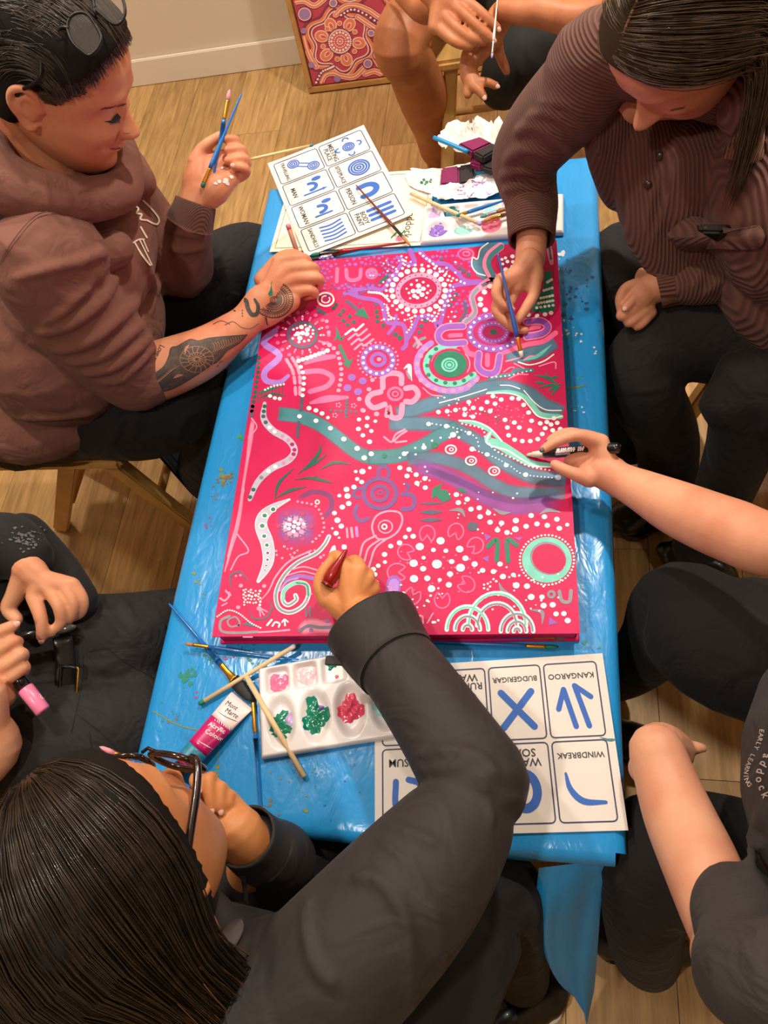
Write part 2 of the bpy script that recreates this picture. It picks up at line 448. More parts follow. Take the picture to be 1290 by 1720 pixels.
# ================================================================== table and cloth
TC = [np.array(q) for q in ((-.546, 1.246, TZ), (.066, 1.246, TZ), (.066, .078, TZ), (-.546, .078, TZ))]   # far-left, far-right, near-right, near-left
TL_, TR_, BR_, BL_ = [c[:2] for c in TC]
def tbl(u, v):
    """u 0..1 left to right, v 0..1 near to far"""
    return (BL_*(1-u)+BR_*u)*(1-v)+(TL_*(1-u)+TR_*u)*v
M_tabletop = mat('white_laminate', srgb(215, 212, 205), rough=0.4)
M_steel = mat('table_leg_steel', srgb(150, 150, 152), rough=0.35, metal=0.9)
ctr = tbl(.5, .5)
t = empty('activity_table', (ctr[0], ctr[1], 0), 'low rectangular table hidden under the blue plastic sheet', 'table')
mb = MB(); ins = 0.004
q = [tbl(ins, ins), tbl(1-ins, ins), tbl(1-ins, 1-ins), tbl(ins, 1-ins)]
mb.add([(*p, TZ-0.028) for p in q]+[(*p, TZ-0.0012) for p in q], [(0,3,2,1),(4,5,6,7),(0,1,5,4),(1,2,6,5),(2,3,7,6),(3,0,4,7)])
mb.build('tabletop', M_tabletop, t, smooth=False, bevel=0.004)
for u, v in ((.1, .06), (.9, .06), (.1, .94), (.9, .94)):
    p = tbl(u, v); MB().tube([(*p, 0.0), (*p, TZ-0.028)], 0.019, n=16).build('leg', M_steel, t)

# blue plastic sheet, wrinkled, over the table, with a longer corner at the near right
m = mat('blue_plastic_sheet', srgb(38, 144, 212), rough=0.24, spec=0.5, var=0.05, vscale=5)
nt = m.node_tree; b = nt.nodes['Principled BSDF']
tc = nt.nodes.new('ShaderNodeTexCoord')
n1 = nt.nodes.new('ShaderNodeTexNoise'); n1.inputs['Scale'].default_value = 17; n1.inputs['Detail'].default_value = 3; n1.inputs['Distortion'].default_value = 1.2
mp = nt.nodes.new('ShaderNodeMapping'); mp.inputs['Scale'].default_value = (2.2, 1, 1); nt.links.new(tc.outputs['Object'], mp.inputs[0]); nt.links.new(mp.outputs[0], n1.inputs['Vector'])
n2 = nt.nodes.new('ShaderNodeTexVoronoi'); n2.feature = 'DISTANCE_TO_EDGE'; n2.inputs['Scale'].default_value = 34; nt.links.new(mp.outputs[0], n2.inputs['Vector'])
mx = nt.nodes.new('ShaderNodeMath'); mx.operation = 'MULTIPLY_ADD'; mx.inputs[1].default_value = 0.18; nt.links.new(n2.outputs['Distance'], mx.inputs[0]); nt.links.new(n1.outputs['Fac'], mx.inputs[2])
bp = nt.nodes.new('ShaderNodeBump'); bp.inputs['Strength'].default_value = 0.38; bp.inputs['Distance'].default_value = 0.004; nt.links.new(mx.outputs[0], bp.inputs['Height']); nt.links.new(bp.outputs[0], b.inputs['Normal'])
M_sheet = m
def noise2(x, y, s=0):
    return math.sin(x*13.1+s)*math.sin(y*11.7+1.3*s)+0.5*math.sin(x*29+y*17+s*2)+0.35*math.sin(y*41-x*23+s)
def sheet():
    """top grid plus a skirt that bends over the edges"""
    V = []; Fc = []; NU, NV = 44, 84
    sk = [0.006, 0.012, 0.02, 0.035, 0.06, 0.10, 0.16, 0.22]   # arc length past the edge
    us = [-k for k in sk[::-1]]+list(np.linspace(0, 1, NU))+[1+k for k in sk]
    vs = [-k for k in sk[::-1]]+list(np.linspace(0, 1, NV))+[1+k for k in sk]
    def bend(e):
        """(outward, down) for arc length e past the table edge"""
        r = 0.014
        if e < r*1.57: a = e/r; return r*math.sin(a), r*(1-math.cos(a))
        return r, r+(e-r*1.57)
    idx = {}
    for i, u in enumerate(us):
        for j, v in enumerate(vs):
            cu, cv = min(max(u, 0), 1), min(max(v, 0), 1); eu, ev = abs(u-cu), abs(v-cv)
            # the near edge is tucked under after a short drop
            if v < 0: ev = min(ev, 0.052)
            p = tbl(cu, cv); du = tbl(1, cv)-tbl(0, cv); du /= np.linalg.norm(du); dv = np.array([0., 1.])
            ou, zu = bend(eu); ov, zv = bend(ev)
            q = p+du*ou*np.sign(u-cu)+dv*ov*np.sign(v-cv)
            z = TZ-max(zu, zv)
            if eu == 0 and ev == 0: z += 0.0007*noise2(q[0]*1.3, q[1]*1.3)+0.0010
            elif max(eu, ev) > 0.03:
                w = (max(eu, ev)-0.03); q = q-du*np.sign(u-cu)*w*0.25*(0.5+0.5*math.sin(q[1]*31))-dv*np.sign(v-cv)*w*0.2*(0.5+0.5*math.sin(q[0]*37))
            idx[i, j] = len(V); V.append((q[0], q[1], z))
    for i in range(len(us)-1):
        for j in range(len(vs)-1):
            if (us[i] < -1e-9 or us[i+1] > 1+1e-9) and (vs[j] < -1e-9): continue
            Fc.append((idx[i, j], idx[i+1, j], idx[i+1, j+1], idx[i, j+1]))
    # hanging corner flap at the near right
    lf = spline([(*P(905, 1458, .515), 0), (*P(901, 1510, .46), 0), (*P(908, 1580, .38), 0), (*P(935, 1645, .30), 0), (*P(988, 1691, .245), 0)], 6)[:, :3]
    rg = spline([(*P(1017, 1444, .515), 0), (*P(1010, 1510, .45), 0), (*P(1004, 1590, .36), 0), (*P(999, 1655, .28), 0), (*P(992, 1692, .245), 0)], 6)[:, :3]
    n = 14; o = len(V); m_ = len(lf)
    for i in range(m_):
        for j in range(n+1):
            k = j/n; q = lf[i]*(1-k)+rg[i]*k; w = math.sin(k*math.pi)*(0.012*math.sin(i*.16+k*5)+0.010*abs(math.sin(k*7+i*.1))+.012)*min(1, i/6)
            V.append(tuple(q+np.array([-.2, -.9, .0])*w))
    for i in range(m_-1):
        for j in range(n): Fc.append((o+i*(n+1)+j, o+i*(n+1)+j+1, o+(i+1)*(n+1)+j+1, o+(i+1)*(n+1)+j))
    me = bpy.data.meshes.new('plastic_tablecloth'); me.from_pydata(V, [], Fc); me.update()
    ob = link_mesh('plastic_tablecloth', me, M_sheet)
    return tag(ob, 'blue wrinkled plastic sheet with paint stains covering the table', 'tablecloth')
cloth = sheet()
CLZ = TZ+0.0026    # where things lie on the sheet

# ================================================================== the canvas
CT = 0.032
M_pink = mat('hot_pink_acrylic', srgb(198, 5, 82), rough=0.5, spec=0.35, var=0.10, vscale=9, bump=0.12, bscale=900, bdist=0.0006, detail=6)
CVT = CLZ+CT
cq = [P(460, 446, CVT), P(932, 405, CVT), P(970, 1060, CVT), P(360, 1066, CVT)]
cc = sum(cq)/4
canvas = empty('painting_canvas', (cc[0], cc[1], CLZ), 'large hot pink stretched canvas being painted with dots and symbols', 'painting')
n = 10; V = []; Fc = []
g = lambda u, v: (cq[3]*(1-u)+cq[2]*u)*(1-v)+(cq[0]*(1-u)+cq[1]*u)*v
mb = MB()
mb.add([(*p[:2], CLZ) for p in cq]+[(*p[:2], CVT) for p in cq], [(3,2,1,0)[::-1],(4,5,6,7)[::-1],(0,1,5,4),(1,2,6,5),(2,3,7,6),(3,0,4,7)])
mb.build('stretched_canvas', M_pink, canvas, smooth=False, bevel=0.003, seg=3)
# ================================================================== people: shared builders
def skin_mat(name, col, col2, rough=0.5):
    m = mat(name, srgb(*col), rough=rough, spec=0.4, col2=srgb(*col2), vscale=16, bump=0.18, bscale=420, bdist=0.0008)
    return m
def ray_at(px, py, ref, d=0.0):
    """point on the pixel's ray at the depth of ref, d metres nearer to the camera"""
    z = (np.asarray(ref)-CAM)@FW - d
    return CAM + raydir(px, py)/F*z
class Hand:
    """finger chains given as photo pixels with depth offsets (cm toward the camera) from a reference point"""
    def __init__(s, mb, ref): s.mb = mb; s.ref = np.asarray(ref); s.tips = []
    def pt(s, q):
        p = ray_at(q[0], q[1], s.ref, q[2]*0.01); return np.array([*p, q[3]/S(p)])
    def chain(s, *qs, n=14, sub=4):
        a = spline(np.array([s.pt(q) for q in qs]), sub); s.mb.tube(a[:, :3], a[:, 3], n=n, round_=True)
        return s
    def finger(s, *qs):
        qs = [(q[0], q[1], q[2], q[3]*(.93 if i else 1.0)) for i, q in enumerate(qs)]; s.chain(*qs); a = np.array([s.pt(q) for q in qs[-2:]]); s.tips.append(a)
        return s
    def nails(s, m, parent, idx=None):
        """a small nail plate on the camera side of each listed fingertip"""
        for k in (range(len(s.tips)) if idx is None else idx):
            a = s.tips[k]; t = a[1, :3]-a[0, :3]; t /= np.linalg.norm(t); r = a[1, 3]
            v = CAM-a[1, :3]; v /= np.linalg.norm(v); v -= t*(v@t); v /= np.linalg.norm(v)+1e-9; u = np.cross(t, v)
            MB().ball(a[1, :3]+t*r*0.35+v*r*0.66, (r*0.55, r*0.75, r*0.28), R=np.stack([u, t, v], 1), nu=12, nv=8).build('fingernail', m, parent)
# ---- head
def basis(f, u):
    f = np.array(f, float); f /= np.linalg.norm(f); u = np.array(u, float); u -= f*(u@f); u /= np.linalg.norm(u)
    return np.stack([np.cross(f, u), f, u], 1)
HZ = np.array([.117, .112, .103, .085, .055, .02, 0, -.03, -.06, -.085, -.103, -.113, -.118])
HF = np.array([-.01, .030, .055, .076, .092, .096, .0905, .092, .090, .087, .083, .074, .055])
HB = np.array([-.02, -.05, -.072, -.090, -.100, -.101, -.098, -.086, -.060, -.034, -.010, .010, .030])
HW = np.array([.004, .028, .046, .063, .0735, .077, .0775, .0735, .0655, .054, .042, .031, .014])
def head_surface(x_over_w, z, front=True): pass
def head_mesh(mb, pos, R, s=1.0, smile=0.0, nose=1.0, nu=96, nv=120):
    zs = np.interp(np.linspace(0, 1, nv), np.linspace(0, 1, len(HZ)), HZ)
    zs = HZ[0]+(HZ[-1]-HZ[0])*(0.5-0.5*np.cos(np.linspace(0, math.pi, nv)))
    o = np.argsort(HZ)
    f = np.interp(zs, HZ[o], HF[o]); b = np.interp(zs, HZ[o], HB[o]); w = np.interp(zs, HZ[o], HW[o])
    k = np.ones(7)/7
    for arr in (f, b, w): arr[3:-3] = np.convolve(arr, k, 'valid')
    a = np.arange(nu)*2*math.pi/nu; V = []
    for i in range(nv):
        c = (f[i]+b[i])/2; d = (f[i]-b[i])/2
        ca, sa = np.cos(a), np.sin(a); e = 0.88
        x = w[i]*np.sign(ca)*np.abs(ca)**e; y = c+d*np.sign(sa)*np.abs(sa)**e; z = np.full(nu, zs[i])
        fr = np.clip((sa-0.05)/0.35, 0, 1)                      # front mask
        G = lambda cx, cz, sx, sz: np.exp(-((x-cx)/sx)**2-((z-cz)/sz)**2)
        dy = np.zeros(nu)
        for sg in (-1, 1):
            dy += -0.0125*G(sg*.031, .001, .019, .013)+0.0075*G(sg*.032, -.001, .0125, .0085)   # socket, lid
            dy += 0.0045*G(sg*.030, .021, .022, .008)                                            # brow
            dy += (0.006+0.004*smile)*G(sg*.044, -.027, .019, .016)                               # cheek
            dy += 0.010*nose*G(sg*.0125, -.0395, .0075, .0085)                                    # nostril wing
            dy += -0.004*G(sg*(.026+.004*smile), -.058+.004*smile, .006, .006)                    # mouth corner
            dy += -0.003*smile*G(sg*.036, -.045, .005, .014)
        # nose ridge: grows from the bridge to the tip
        ridge = np.clip((0.020-z)/0.052, 0, 1)**1.3*np.clip((z+0.052)/0.012, 0, 1)
        dy += nose*0.0215*ridge*np.exp(-(x/(0.0092+0.0050*ridge))**2)
        dy += nose*0.004*G(0, -.034, .010, .008)
        lw = .021+.004*smile; zl = -.0605+0.0045*smile*(np.abs(x)/.025)**2
        dy += 0.0062*np.exp(-(x/lw)**4-((z-zl-.0055)/.0048)**2)+0.0068*np.exp(-(x/(lw*.85))**4-((z-zl+.0065)/.0056)**2)
        dy += -0.0050*np.exp(-(x/(lw*1.1))**4-((z-zl)/.0020)**2)
        dy += -0.0035*G(0, -.081, .02, .006)+0.0055*G(0, -.100, .017, .011)
        V.append(np.stack([x, y+dy*fr, z], 1))
    V = np.concatenate(V)*s; Vw = V@R.T+pos
    Fc = [(i*nu+j, (i+1)*nu+j, (i+1)*nu+(j+1) % nu, i*nu+(j+1) % nu) for i in range(nv-1) for j in range(nu)]
    Fc = [q[::-1] for q in Fc]
    Fc.append(tuple(range(nu))); Fc.append(tuple((nv-1)*nu+j for j in range(nu-1, -1, -1)))
    mb.add(Vw, Fc)
def ear(mb, pos, R, side, s=1.0):
    """side +1 right, -1 left"""
    L = lambda x, y, z: np.array([x*side, y, z])*s@R.T+pos
    pts = [(.079, .010, .000), (.083, .004, .020), (.088, -.008, .029), (.091, -.022, .022), (.090, -.024, .003), (.085, -.014, -.016), (.080, -.004, -.029), (.078, .003, -.024)]
    a = spline([np.append(L(*p), r*s) for p, r in zip(pts, (.0045, .0045, .005, .005, .0048, .0045, .0068, .004))], 4)
    mb.tube(a[:, :3], a[:, 3], n=10, round_=True)
    mb.ball(L(.081, -.006, .002), (.006*s, .016*s, .024*s), R=R@np.diag([1, 1, 1]), nu=14, nv=10)
    a = spline([L(.084, .002, .012), L(.088, -.010, .016), L(.088, -.014, .002), L(.085, -.006, -.010)], 4); mb.tube(a, .0032*s, n=8, round_=True)
def on_head(pos, R, s=1.0):
    return lambda x, y, z: np.array([x, y, z])*s@R.T+pos
def tuft(mb, root, tip, r, bend=None, n=5, seg=7):
    pts = [root, (np.asarray(root)+np.asarray(tip))/2+(0 if bend is None else np.asarray(bend)), tip]
    a = spline(pts, seg); k = np.linspace(0, 1, len(a)); mb.tube(a, r*(1-0.85*k), n=n)
def strands(mb, guides, n, r, jit=0.004, lift=0.0, rnd=None, sides=3, length=(0.85, 1.0), center=None):
    """hair: n thin strands lofted between neighbouring guide curves (each an array of k x 3 points)"""
    rnd = rnd or random.Random(3); G = [np.asarray(g) for g in guides]; k = len(G[0])
    for _ in range(n):
        s = rnd.random()*(len(G)-1); i = min(int(s), len(G)-2); f = s-i
        c = G[i]*(1-f)+G[i+1]*f
        e = max(4, int(k*rnd.uniform(*length))); c = c[:e]
        t = np.linspace(0, 1, e)[:, None]
        o = np.array([rnd.gauss(0, jit) for _ in range(3)]); o2 = np.array([rnd.gauss(0, jit) for _ in range(3)]); ph = rnd.uniform(0, 6.28)
        c = c+o*(0.3+0.7*t)+o2*np.sin(t*3+ph)*0.6
        if center is not None:
            v = c-center; v /= np.linalg.norm(v, axis=1)[:, None]; c = c+v*(lift*rnd.random())
        w = r*rnd.uniform(0.6, 1.2)*np.concatenate([[0.5], np.ones(e-3), [0.6, 0.2]])
        mb.tube(c, w, n=sides)
def new_person(name, base, label):
    return empty(name, base, label, 'person')
M_nail = mat('fingernail', srgb(226, 176, 160), rough=0.3)
M_black_knit = mat('black_trouser_cloth', srgb(15, 13, 13), rough=0.85, sheen=0.02, var=0.1, vscale=40, bump=0.3, bscale=500, bdist=0.001, wrinkle=0.35)

def plain_head(b, pos, fwd, neck, s=1.0):
    """head, ears and neck for people whose heads lie outside the photograph"""
    pos = np.array(pos, float); R = basis(fwd, (fwd[0]*.4, fwd[1]*.4, 1)); Lf = on_head(pos, R, s)
    head_mesh(b, pos, R, s, nu=64, nv=72); ear(b, pos, R, 1, s); ear(b, pos, R, -1, s)
    b.tube([Lf(0, -.03, -.03), Lf(0, -.04, -.09), np.array(neck)], [.052, .05, .06], n=20, round_=True); return pos, R
OUT = []      # (person, head position, head axes, hair colour) filled below, hair is added with the details
# ================================================================== woman in the brown hoodie (far left)
M_skin1 = skin_mat('skin_warm', (220, 152, 116), (206, 126, 92))
M_hood = mat('brown_fleece', srgb(122, 78, 66), rough=0.9, sheen=0.03, var=0.06, vscale=30, bump=0.35, bscale=700, bdist=0.0008, wrinkle=0.3)
h1 = np.array([-.647, .940, 1.009]); R1 = basis((.845, -.059, -.531), (.534, .066, .843))
L1 = on_head(h1, R1)
w1 = new_person('person', (-0.93, 0.85, 0), 'smiling person in brown hoodie with glasses on the head and a tattooed forearm')
b = MB()
head_mesh(b, h1, R1, smile=1.0); ear(b, h1, R1, 1); ear(b, h1, R1, -1)
nk = np.array([-.722, .912, .868])
b.tube([L1(0, -.03, -.03), L1(0, -.03, -.09), nk, nk-np.array([.05, 0, .1])], [.055, .054, .052, .045], n=20, round_=True)
# hidden core: torso, hips, thighs
limb(b, [W(-0.755, 0.879, 0.740, 0.075), W(-0.853, 0.848, 0.620, 0.098), W(-0.979, 0.834, 0.480, 0.089)])
limb(b, [W(-0.706, 0.770, 0.840, 0.039), (120, 520, .76, 40), (212, 638, .62, 42)])
limb(b, [W(-0.697, 0.989, 0.840, 0.043), W(-0.704, 1.020, 0.720, 0.038), (303, 440, .61, 34), (316, 400, .66, 30), (325, 360, .72, 26)])
limb(b, [W(-0.981, 0.770, 0.480, 0.049), (320, 660, .48, 40)]); limb(b, [W(-0.976, 0.906, 0.480, 0.049), (405, 435, .5, 35)])
# right forearm (tattooed) and hand
limb(b, [(228, 636, .612, 40), (265, 624, .607, 49), (337, 595, .61, 43), (385, 562, .615, 33), (415, 538, .62, 28), (440, 505, .632, 27)])
H = Hand(b, P(485, 462, .635))
for k, r in (((470, 440, 0.6), 12), ((484, 453, .9), 12), ((494, 470, .8), 12), ((502, 490, .3), 11)):
    H.chain((422, 528, -0.3, 18), (448, 492, 0.3, 17), (*k, r))
H.finger((468, 440, .6, 12), (505, 433, .9, 10), (517, 441, -.6, 9), (505, 450, -2, 8))
H.finger((482, 452, .9, 12), (521, 448, 1.1, 10), (530, 456, -.6, 9), (515, 464, -2, 8))
H.finger((493, 469, .8, 12), (530, 466, .9, 10), (537, 474, -.8, 9), (520, 480, -2, 8))
H.finger((501, 489, .3, 11), (522, 487, .3, 9.5), (528, 494, -.8, 8.5), (512, 498, -2, 8))
H.chain((440, 470, -.3, 14), (470, 436, -.2, 12), (492, 428, .1, 10), (506, 432, -.3, 9))
H.chain((420, 542, -.3, 20), (452, 524, 0, 23), (488, 506, .1, 17))
# left forearm and raised hand, palm to the camera
ref = P(355, 288, .755)
Hl = Hand(b, ref)
Hl.chain((322, 368, -1.5, 24), (326, 345, -.8, 25), (335, 318, -.3, 27))
Hl.chain((330, 335, -.6, 24), (333, 300, 0, 26), (338, 272, .2, 18))
Hl.chain((345, 335, -.6, 22), (362, 315, 0, 27), (385, 300, -.3, 17))
Hl.chain((350, 325, -.8, 24), (360, 290, -.8, 26), (378, 270, -1.2, 20), (392, 285, -1.4, 15))
Hl.finger((330, 275, .6, 16), (338, 254, 1.0, 12.5), (352, 240, 1.6, 10.5), (370, 228, 2.0, 8.5))
Hl.finger((378, 272, -1.6, 11), (398, 248, -.8, 9.5), (395, 236, .9, 9), (379, 233, 2.0, 8.2))
Hl.finger((388, 278, -1.6, 11), (408, 262, -.6, 9.5), (404, 251, .9, 9.2), (383, 252, 1.8, 8.4))
Hl.finger((392, 288, -1.6, 11), (414, 277, -.6, 9.5), (408, 266, .9, 9), (383, 270, 1.7, 8.4))
Hl.finger((394, 300, -1.4, 10), (412, 292, -.4, 9), (411, 283, .8, 8.5), (394, 279, 1.4, 7.8))
me = remesh(b, 0.0025, smooth=3, ratio=0.28, name='body')
body1 = link_mesh('body', me, M_skin1, w1)
bv1 = bvh_of(me)
Hl.nails(M_nail, w1, [0, 4])

# hoodie
M_cuff = mat('brown_rib_cuff', srgb(98, 63, 54), rough=0.9, sheen=0.05); wave_bump(M_cuff, 160, (0, 0, 0.9), 0.5, 0.0015, 0.2)
c = MB()
c.ball((-0.755, 0.885, 0.745), (.125, .185, .110))
c.ball((-0.827, 0.850, 0.640), (.165, .195, .16)); c.ball((-0.927, 0.831, 0.535), (.19, .20, .10))
limb(c, [W(-0.696, 0.779, 0.845, 0.073), (62, 440, .86, 82), (120, 515, .77, 84), (175, 578, .69, 76), (222, 630, .622, 60), (240, 632, .612, 55)], n=20)
limb(c, [W(-0.698, 0.964, 0.845, 0.071), W(-0.713, 1.012, 0.740, 0.067), (300, 450, .60, 52), (310, 410, .65, 46), (319, 380, .69, 38)], n=20)
hd = MB()      # hood, rolled around the neck, a garment piece of its own
ring = []
for a_ in np.linspace(0, 2*math.pi, 17)[:-1]:
    x, y = math.cos(a_), math.sin(a_)
    ring.append((-.706+.076*x, .917+.100*y, .893-.050*x+.018*abs(y)+.020*max(0, -y), .039-.009*x))
ring = spline(np.array(ring+ring[:3]), 4); hd.tube(ring[:, :3], ring[:, 3], n=16, round_=True)
ring = []
for a_ in np.linspace(.6, 2*math.pi-.6, 14):
    x, y = math.cos(a_), math.sin(a_); ring.append((-.730+.105*x, .912+.128*y, .845-.055*x, .040-.012*abs(x+.2)))
ring = spline(np.array(ring), 4); hd.tube(ring[:, :3], ring[:, 3], n=16, round_=True)
bv = bvh_of(c)
for pts, r in (([(60, 560), (120, 545), (175, 500), (195, 455)], 11), ([(85, 590), (150, 575), (205, 530), (235, 500)], 11), ([(110, 610), (170, 600), (215, 565), (245, 540)], 9),
               ([(135, 628), (185, 620), (228, 590), (255, 560)], 9), ([(70, 545), (110, 520), (160, 470)], 9), ([(20, 470), (70, 455), (130, 440), (185, 420)], 10), ([(160, 640), (200, 640), (240, 605), (262, 578)], 7),
               ([(0, 430), (60, 375), (110, 350), (160, 380)], 6), ([(230, 420), (255, 470), (252, 530)], 10), ([(270, 380), (268, 440), (262, 500)], 8), ([(20, 700), (90, 700), (170, 690)], 9),
               ([(0, 215), (60, 262), (120, 315), (170, 345)], 9), ([(290, 390), (330, 395), (345, 400)], 7), ([(285, 420), (320, 420), (345, 412)], 7)):
    fold(c, bv, pts, r)
me = remesh(c, 0.0045, smooth=4, ratio=0.6, name='hoodie'); hoodie = link_mesh('hoodie', me, M_hood, w1)
bvh_hood = bvh_of(me)
link_mesh('hood', remesh(hd, 0.004, smooth=4, name='hood'), M_hood, w1)
# trousers
c = MB()
limb(c, [W(-1.010, 0.822, 0.460, 0.148), W(-0.859, 0.776, 0.500, 0.104), (250, 690, .5, 82), (345, 655, .485, 62), (365, 690, .44, 52), (350, 760, .28, 46), (338, 800, .10, 44)], n=20)
limb(c, [W(-1.009, 0.850, 0.460, 0.147), W(-0.855, 0.964, 0.500, 0.097), (330, 480, .51, 70), (420, 425, .50, 50), (450, 470, .42, 48), (470, 560, .10, 40)], n=20)
bv = bvh_of(c)
for pts, r in (([(220, 740), (230, 700), (240, 670)], 8), ([(300, 740), (310, 700), (350, 690)], 7), ([(320, 750), (345, 720), (372, 712)], 6), ([(180, 760), (200, 715), (215, 690)], 8)): fold(c, bv, pts, r)
link_mesh('trousers', sit(remesh(c, 0.006, smooth=4, ratio=0.6, name='trousers'), *(-0.985, 0.855, 0.411, 0.34, 0.31)), M_black_knit, w1)
# ================================================================== woman in the corduroy overshirt (far right)
M_skin3 = skin_mat('skin_fair', (214, 150, 116), (200, 128, 98))
M_cord = mat('brown_corduroy', srgb(112, 72, 62), rough=0.85, sheen=0.05); rib_axis(M_cord, RT*.96+UP*.26)
M_cord2 = mat('brown_corduroy_sleeve', srgb(116, 75, 64), rough=0.85, sheen=0.05); rib_axis(M_cord2, P(975, 150, .85)-P(884, 300, .685))
h3 = np.array([.168, 1.0, .916]); h3 = h3+(CAM-h3)/np.linalg.norm(CAM-h3)*.085+UP*.006; R3 = basis((-.60, -.42, -.68), (-.50, -.47, .73)); L3 = on_head(h3, R3, .92)
w3 = new_person('person', (0.513, 0.874, 0), 'long-haired person in brown corduroy overshirt painting with head bowed')
b = MB()
head_mesh(b, h3, R3, .92, nose=1.35); ear(b, h3, R3, 1, .92); ear(b, h3, R3, -1, .92)
b.tube([L3(0, -.03, -.03), L3(0, -.045, -.09), (.262, .985, .84), (.325, .95, .76)], [.052, .050, .055, .085], n=20, round_=True)
limb(b, [W(0.323, 0.912, 0.780, 0.079), W(0.399, 0.912, 0.620, 0.085), W(0.456, 0.909, 0.480, 0.085)])
limb(b, [W(0.257, 1.006, 0.840, 0.037), (930, 200, .79, 38), (885, 275, .70, 36), (893, 345, .66, 30), (893, 400, .645, 26), (890, 440, .635, 25)])
limb(b, [W(0.350, 0.822, 0.815, 0.030), W(.385, .765, .72, .030), (1305, 432, .63, 34), (1200, 455, .60, 34), (1110, 480, .585, 27), (1088, 488, .58, 26)])
limb(b, [W(.45, .86, .49, .045), (1110, 600, .49, 32)]); limb(b, [W(.45, .93, .49, .045), (1045, 470, .49, 30)])
H3 = Hand(b, P(868, 500, .63))
for k in ((843, 472, .6, 12), (852, 478, .2, 12), (868, 482, -.3, 13), (885, 478, -.4, 13)): H3.chain((889, 436, .2, 20), (875, 456, .3, 17), k)
H3.chain((893, 440, 0, 19), (900, 465, -.1, 14))
H3.finger((842, 470, .7, 12), (833, 492, 1.0, 9.5), (842, 510, .8, 8.5), (857, 517, .5, 8))
H3.finger((850, 480, .1, 11), (833, 518, 0, 9.5), (845, 538, -.3, 9), (864, 552, -.6, 8))
H3.finger((865, 490, -.8, 10), (850, 530, -1.2, 9), (868, 552, -1.6, 8), (882, 555, -1.8, 7.5))
H3.finger((898, 462, 0, 14), (897, 492, .1, 11), (885, 515, 0, 10), (870, 537, -.3, 8.5))
G3 = Hand(b, P(1066, 510, .575))
G3.chain((1092, 482, -.4, 22), (1078, 497, 0, 26), (1066, 512, -.3, 22))
G3.finger((1072, 478, .6, 12), (1052, 484, .6, 10.5), (1042, 500, .2, 9.5), (1042, 516, -.4, 8.5))
G3.finger((1080, 484, 1.0, 11), (1066, 500, 1.2, 10), (1051, 517, 1.1, 8.5))
G3.finger((1085, 506, .5, 12), (1062, 522, .4, 10), (1043, 532, -.1, 9), (1046, 520, -1, 8.5))
G3.finger((1090, 515, .3, 11), (1070, 534, .2, 9.5), (1055, 543, -.3, 8.5), (1056, 530, -1, 8))
G3.finger((1094, 525, 0, 10), (1082, 540, 0, 8.5), (1070, 549, -.4, 8), (1068, 538, -1, 7.5))
body3 = link_mesh('body', remesh(b, 0.0025, smooth=3, ratio=0.28, name='body'), M_skin3, w3); H3.nails(M_nail, w3, [0, 1]); G3.nails(M_nail, w3, [1])

c = MB()
c.ball((0.328, 0.912, 0.750), (.125, .185, .16)); c.ball((0.380, 0.911, 0.620), (.15, .185, .15)); c.ball((0.446, 0.910, 0.520), (.16, .19, .10))
limb(c, [W(0.265, 0.934, 0.860, 0.065), W(0.305, 0.903, 0.840, 0.084), W(0.329, 0.855, 0.830, 0.075)])
# open front panels hanging forward
limb(c, [(1060, 190, .79, 50), (1050, 265, .72, 52), (1060, 330, .66, 45), (1090, 420, .60, 36)], n=18, flat=((1, .4, .3), .6))
limb(c, [(1180, 265, .76, 66), (1180, 335, .70, 72), (1190, 420, .62, 60)], n=18)
limb(c, [(1100, 235, .76, 60), (1102, 295, .71, 70), (1120, 380, .65, 68), (1150, 450, .60, 50)], n=18)
limb(c, [(1025, 190, .80, 48), (1035, 250, .74, 50), (1050, 310, .68, 45)])
bv = bvh_of(c)
for pts, r in (([(1010, 130), (1005, 200), (1012, 270)], 8), ([(1125, 200), (1120, 270), (1095, 340), (1085, 400)], 6), ([(1130, 210), (1135, 280), (1120, 350), (1090, 420)], 6)): fold(c, bv, pts, r)
me = remesh(c, 0.0045, smooth=5, ratio=0.6, name='overshirt'); shirt3 = link_mesh('overshirt', me, M_cord, w3); bvh_shirt3 = bvh_of(me)
c = MB()
limb(c, [W(0.295, 0.991, 0.850, 0.078), (1030, 85, .90, 72), (975, 150, .85, 74), (915, 215, .77, 66), (882, 265, .71, 56), (884, 300, .685, 50), (892, 330, .668, 45)], n=20)
bv = bvh_of(c)
for pts, r in (([(862, 225), (900, 210), (950, 240), (975, 275)], 11), ([(845, 275), (880, 250), (930, 262), (960, 300)], 12), ([(838, 300), (870, 285), (920, 295), (945, 318)], 11), ([(880, 200), (930, 190), (990, 240)], 10), ([(900, 170), (960, 180), (1000, 250)], 9), ([(842, 320), (880, 312), (930, 322)], 9)): fold(c, bv, pts, r, 0.2)
link_mesh('sleeve', remesh(c, 0.004, smooth=4, ratio=0.7, name='sleeve'), M_cord2, w3)
c = MB()
limb(c, [W(0.351, 0.822, 0.830, 0.080), W(0.388, 0.752, 0.720, 0.072), (1310, 430, .635, 62), (1230, 455, .615, 52), (1165, 470, .60, 44)], n=20)
bv = bvh_of(c)
for pts, r in (([(1290, 400), (1240, 430), (1200, 480)], 8), ([(1270, 480), (1220, 470), (1180, 500)], 7), ([(1200, 420), (1180, 450), (1170, 490)], 7)): fold(c, bv, pts, r)
link_mesh('sleeve', remesh(c, 0.0045, smooth=4, ratio=0.6, name='sleeve'), M_cord, w3)
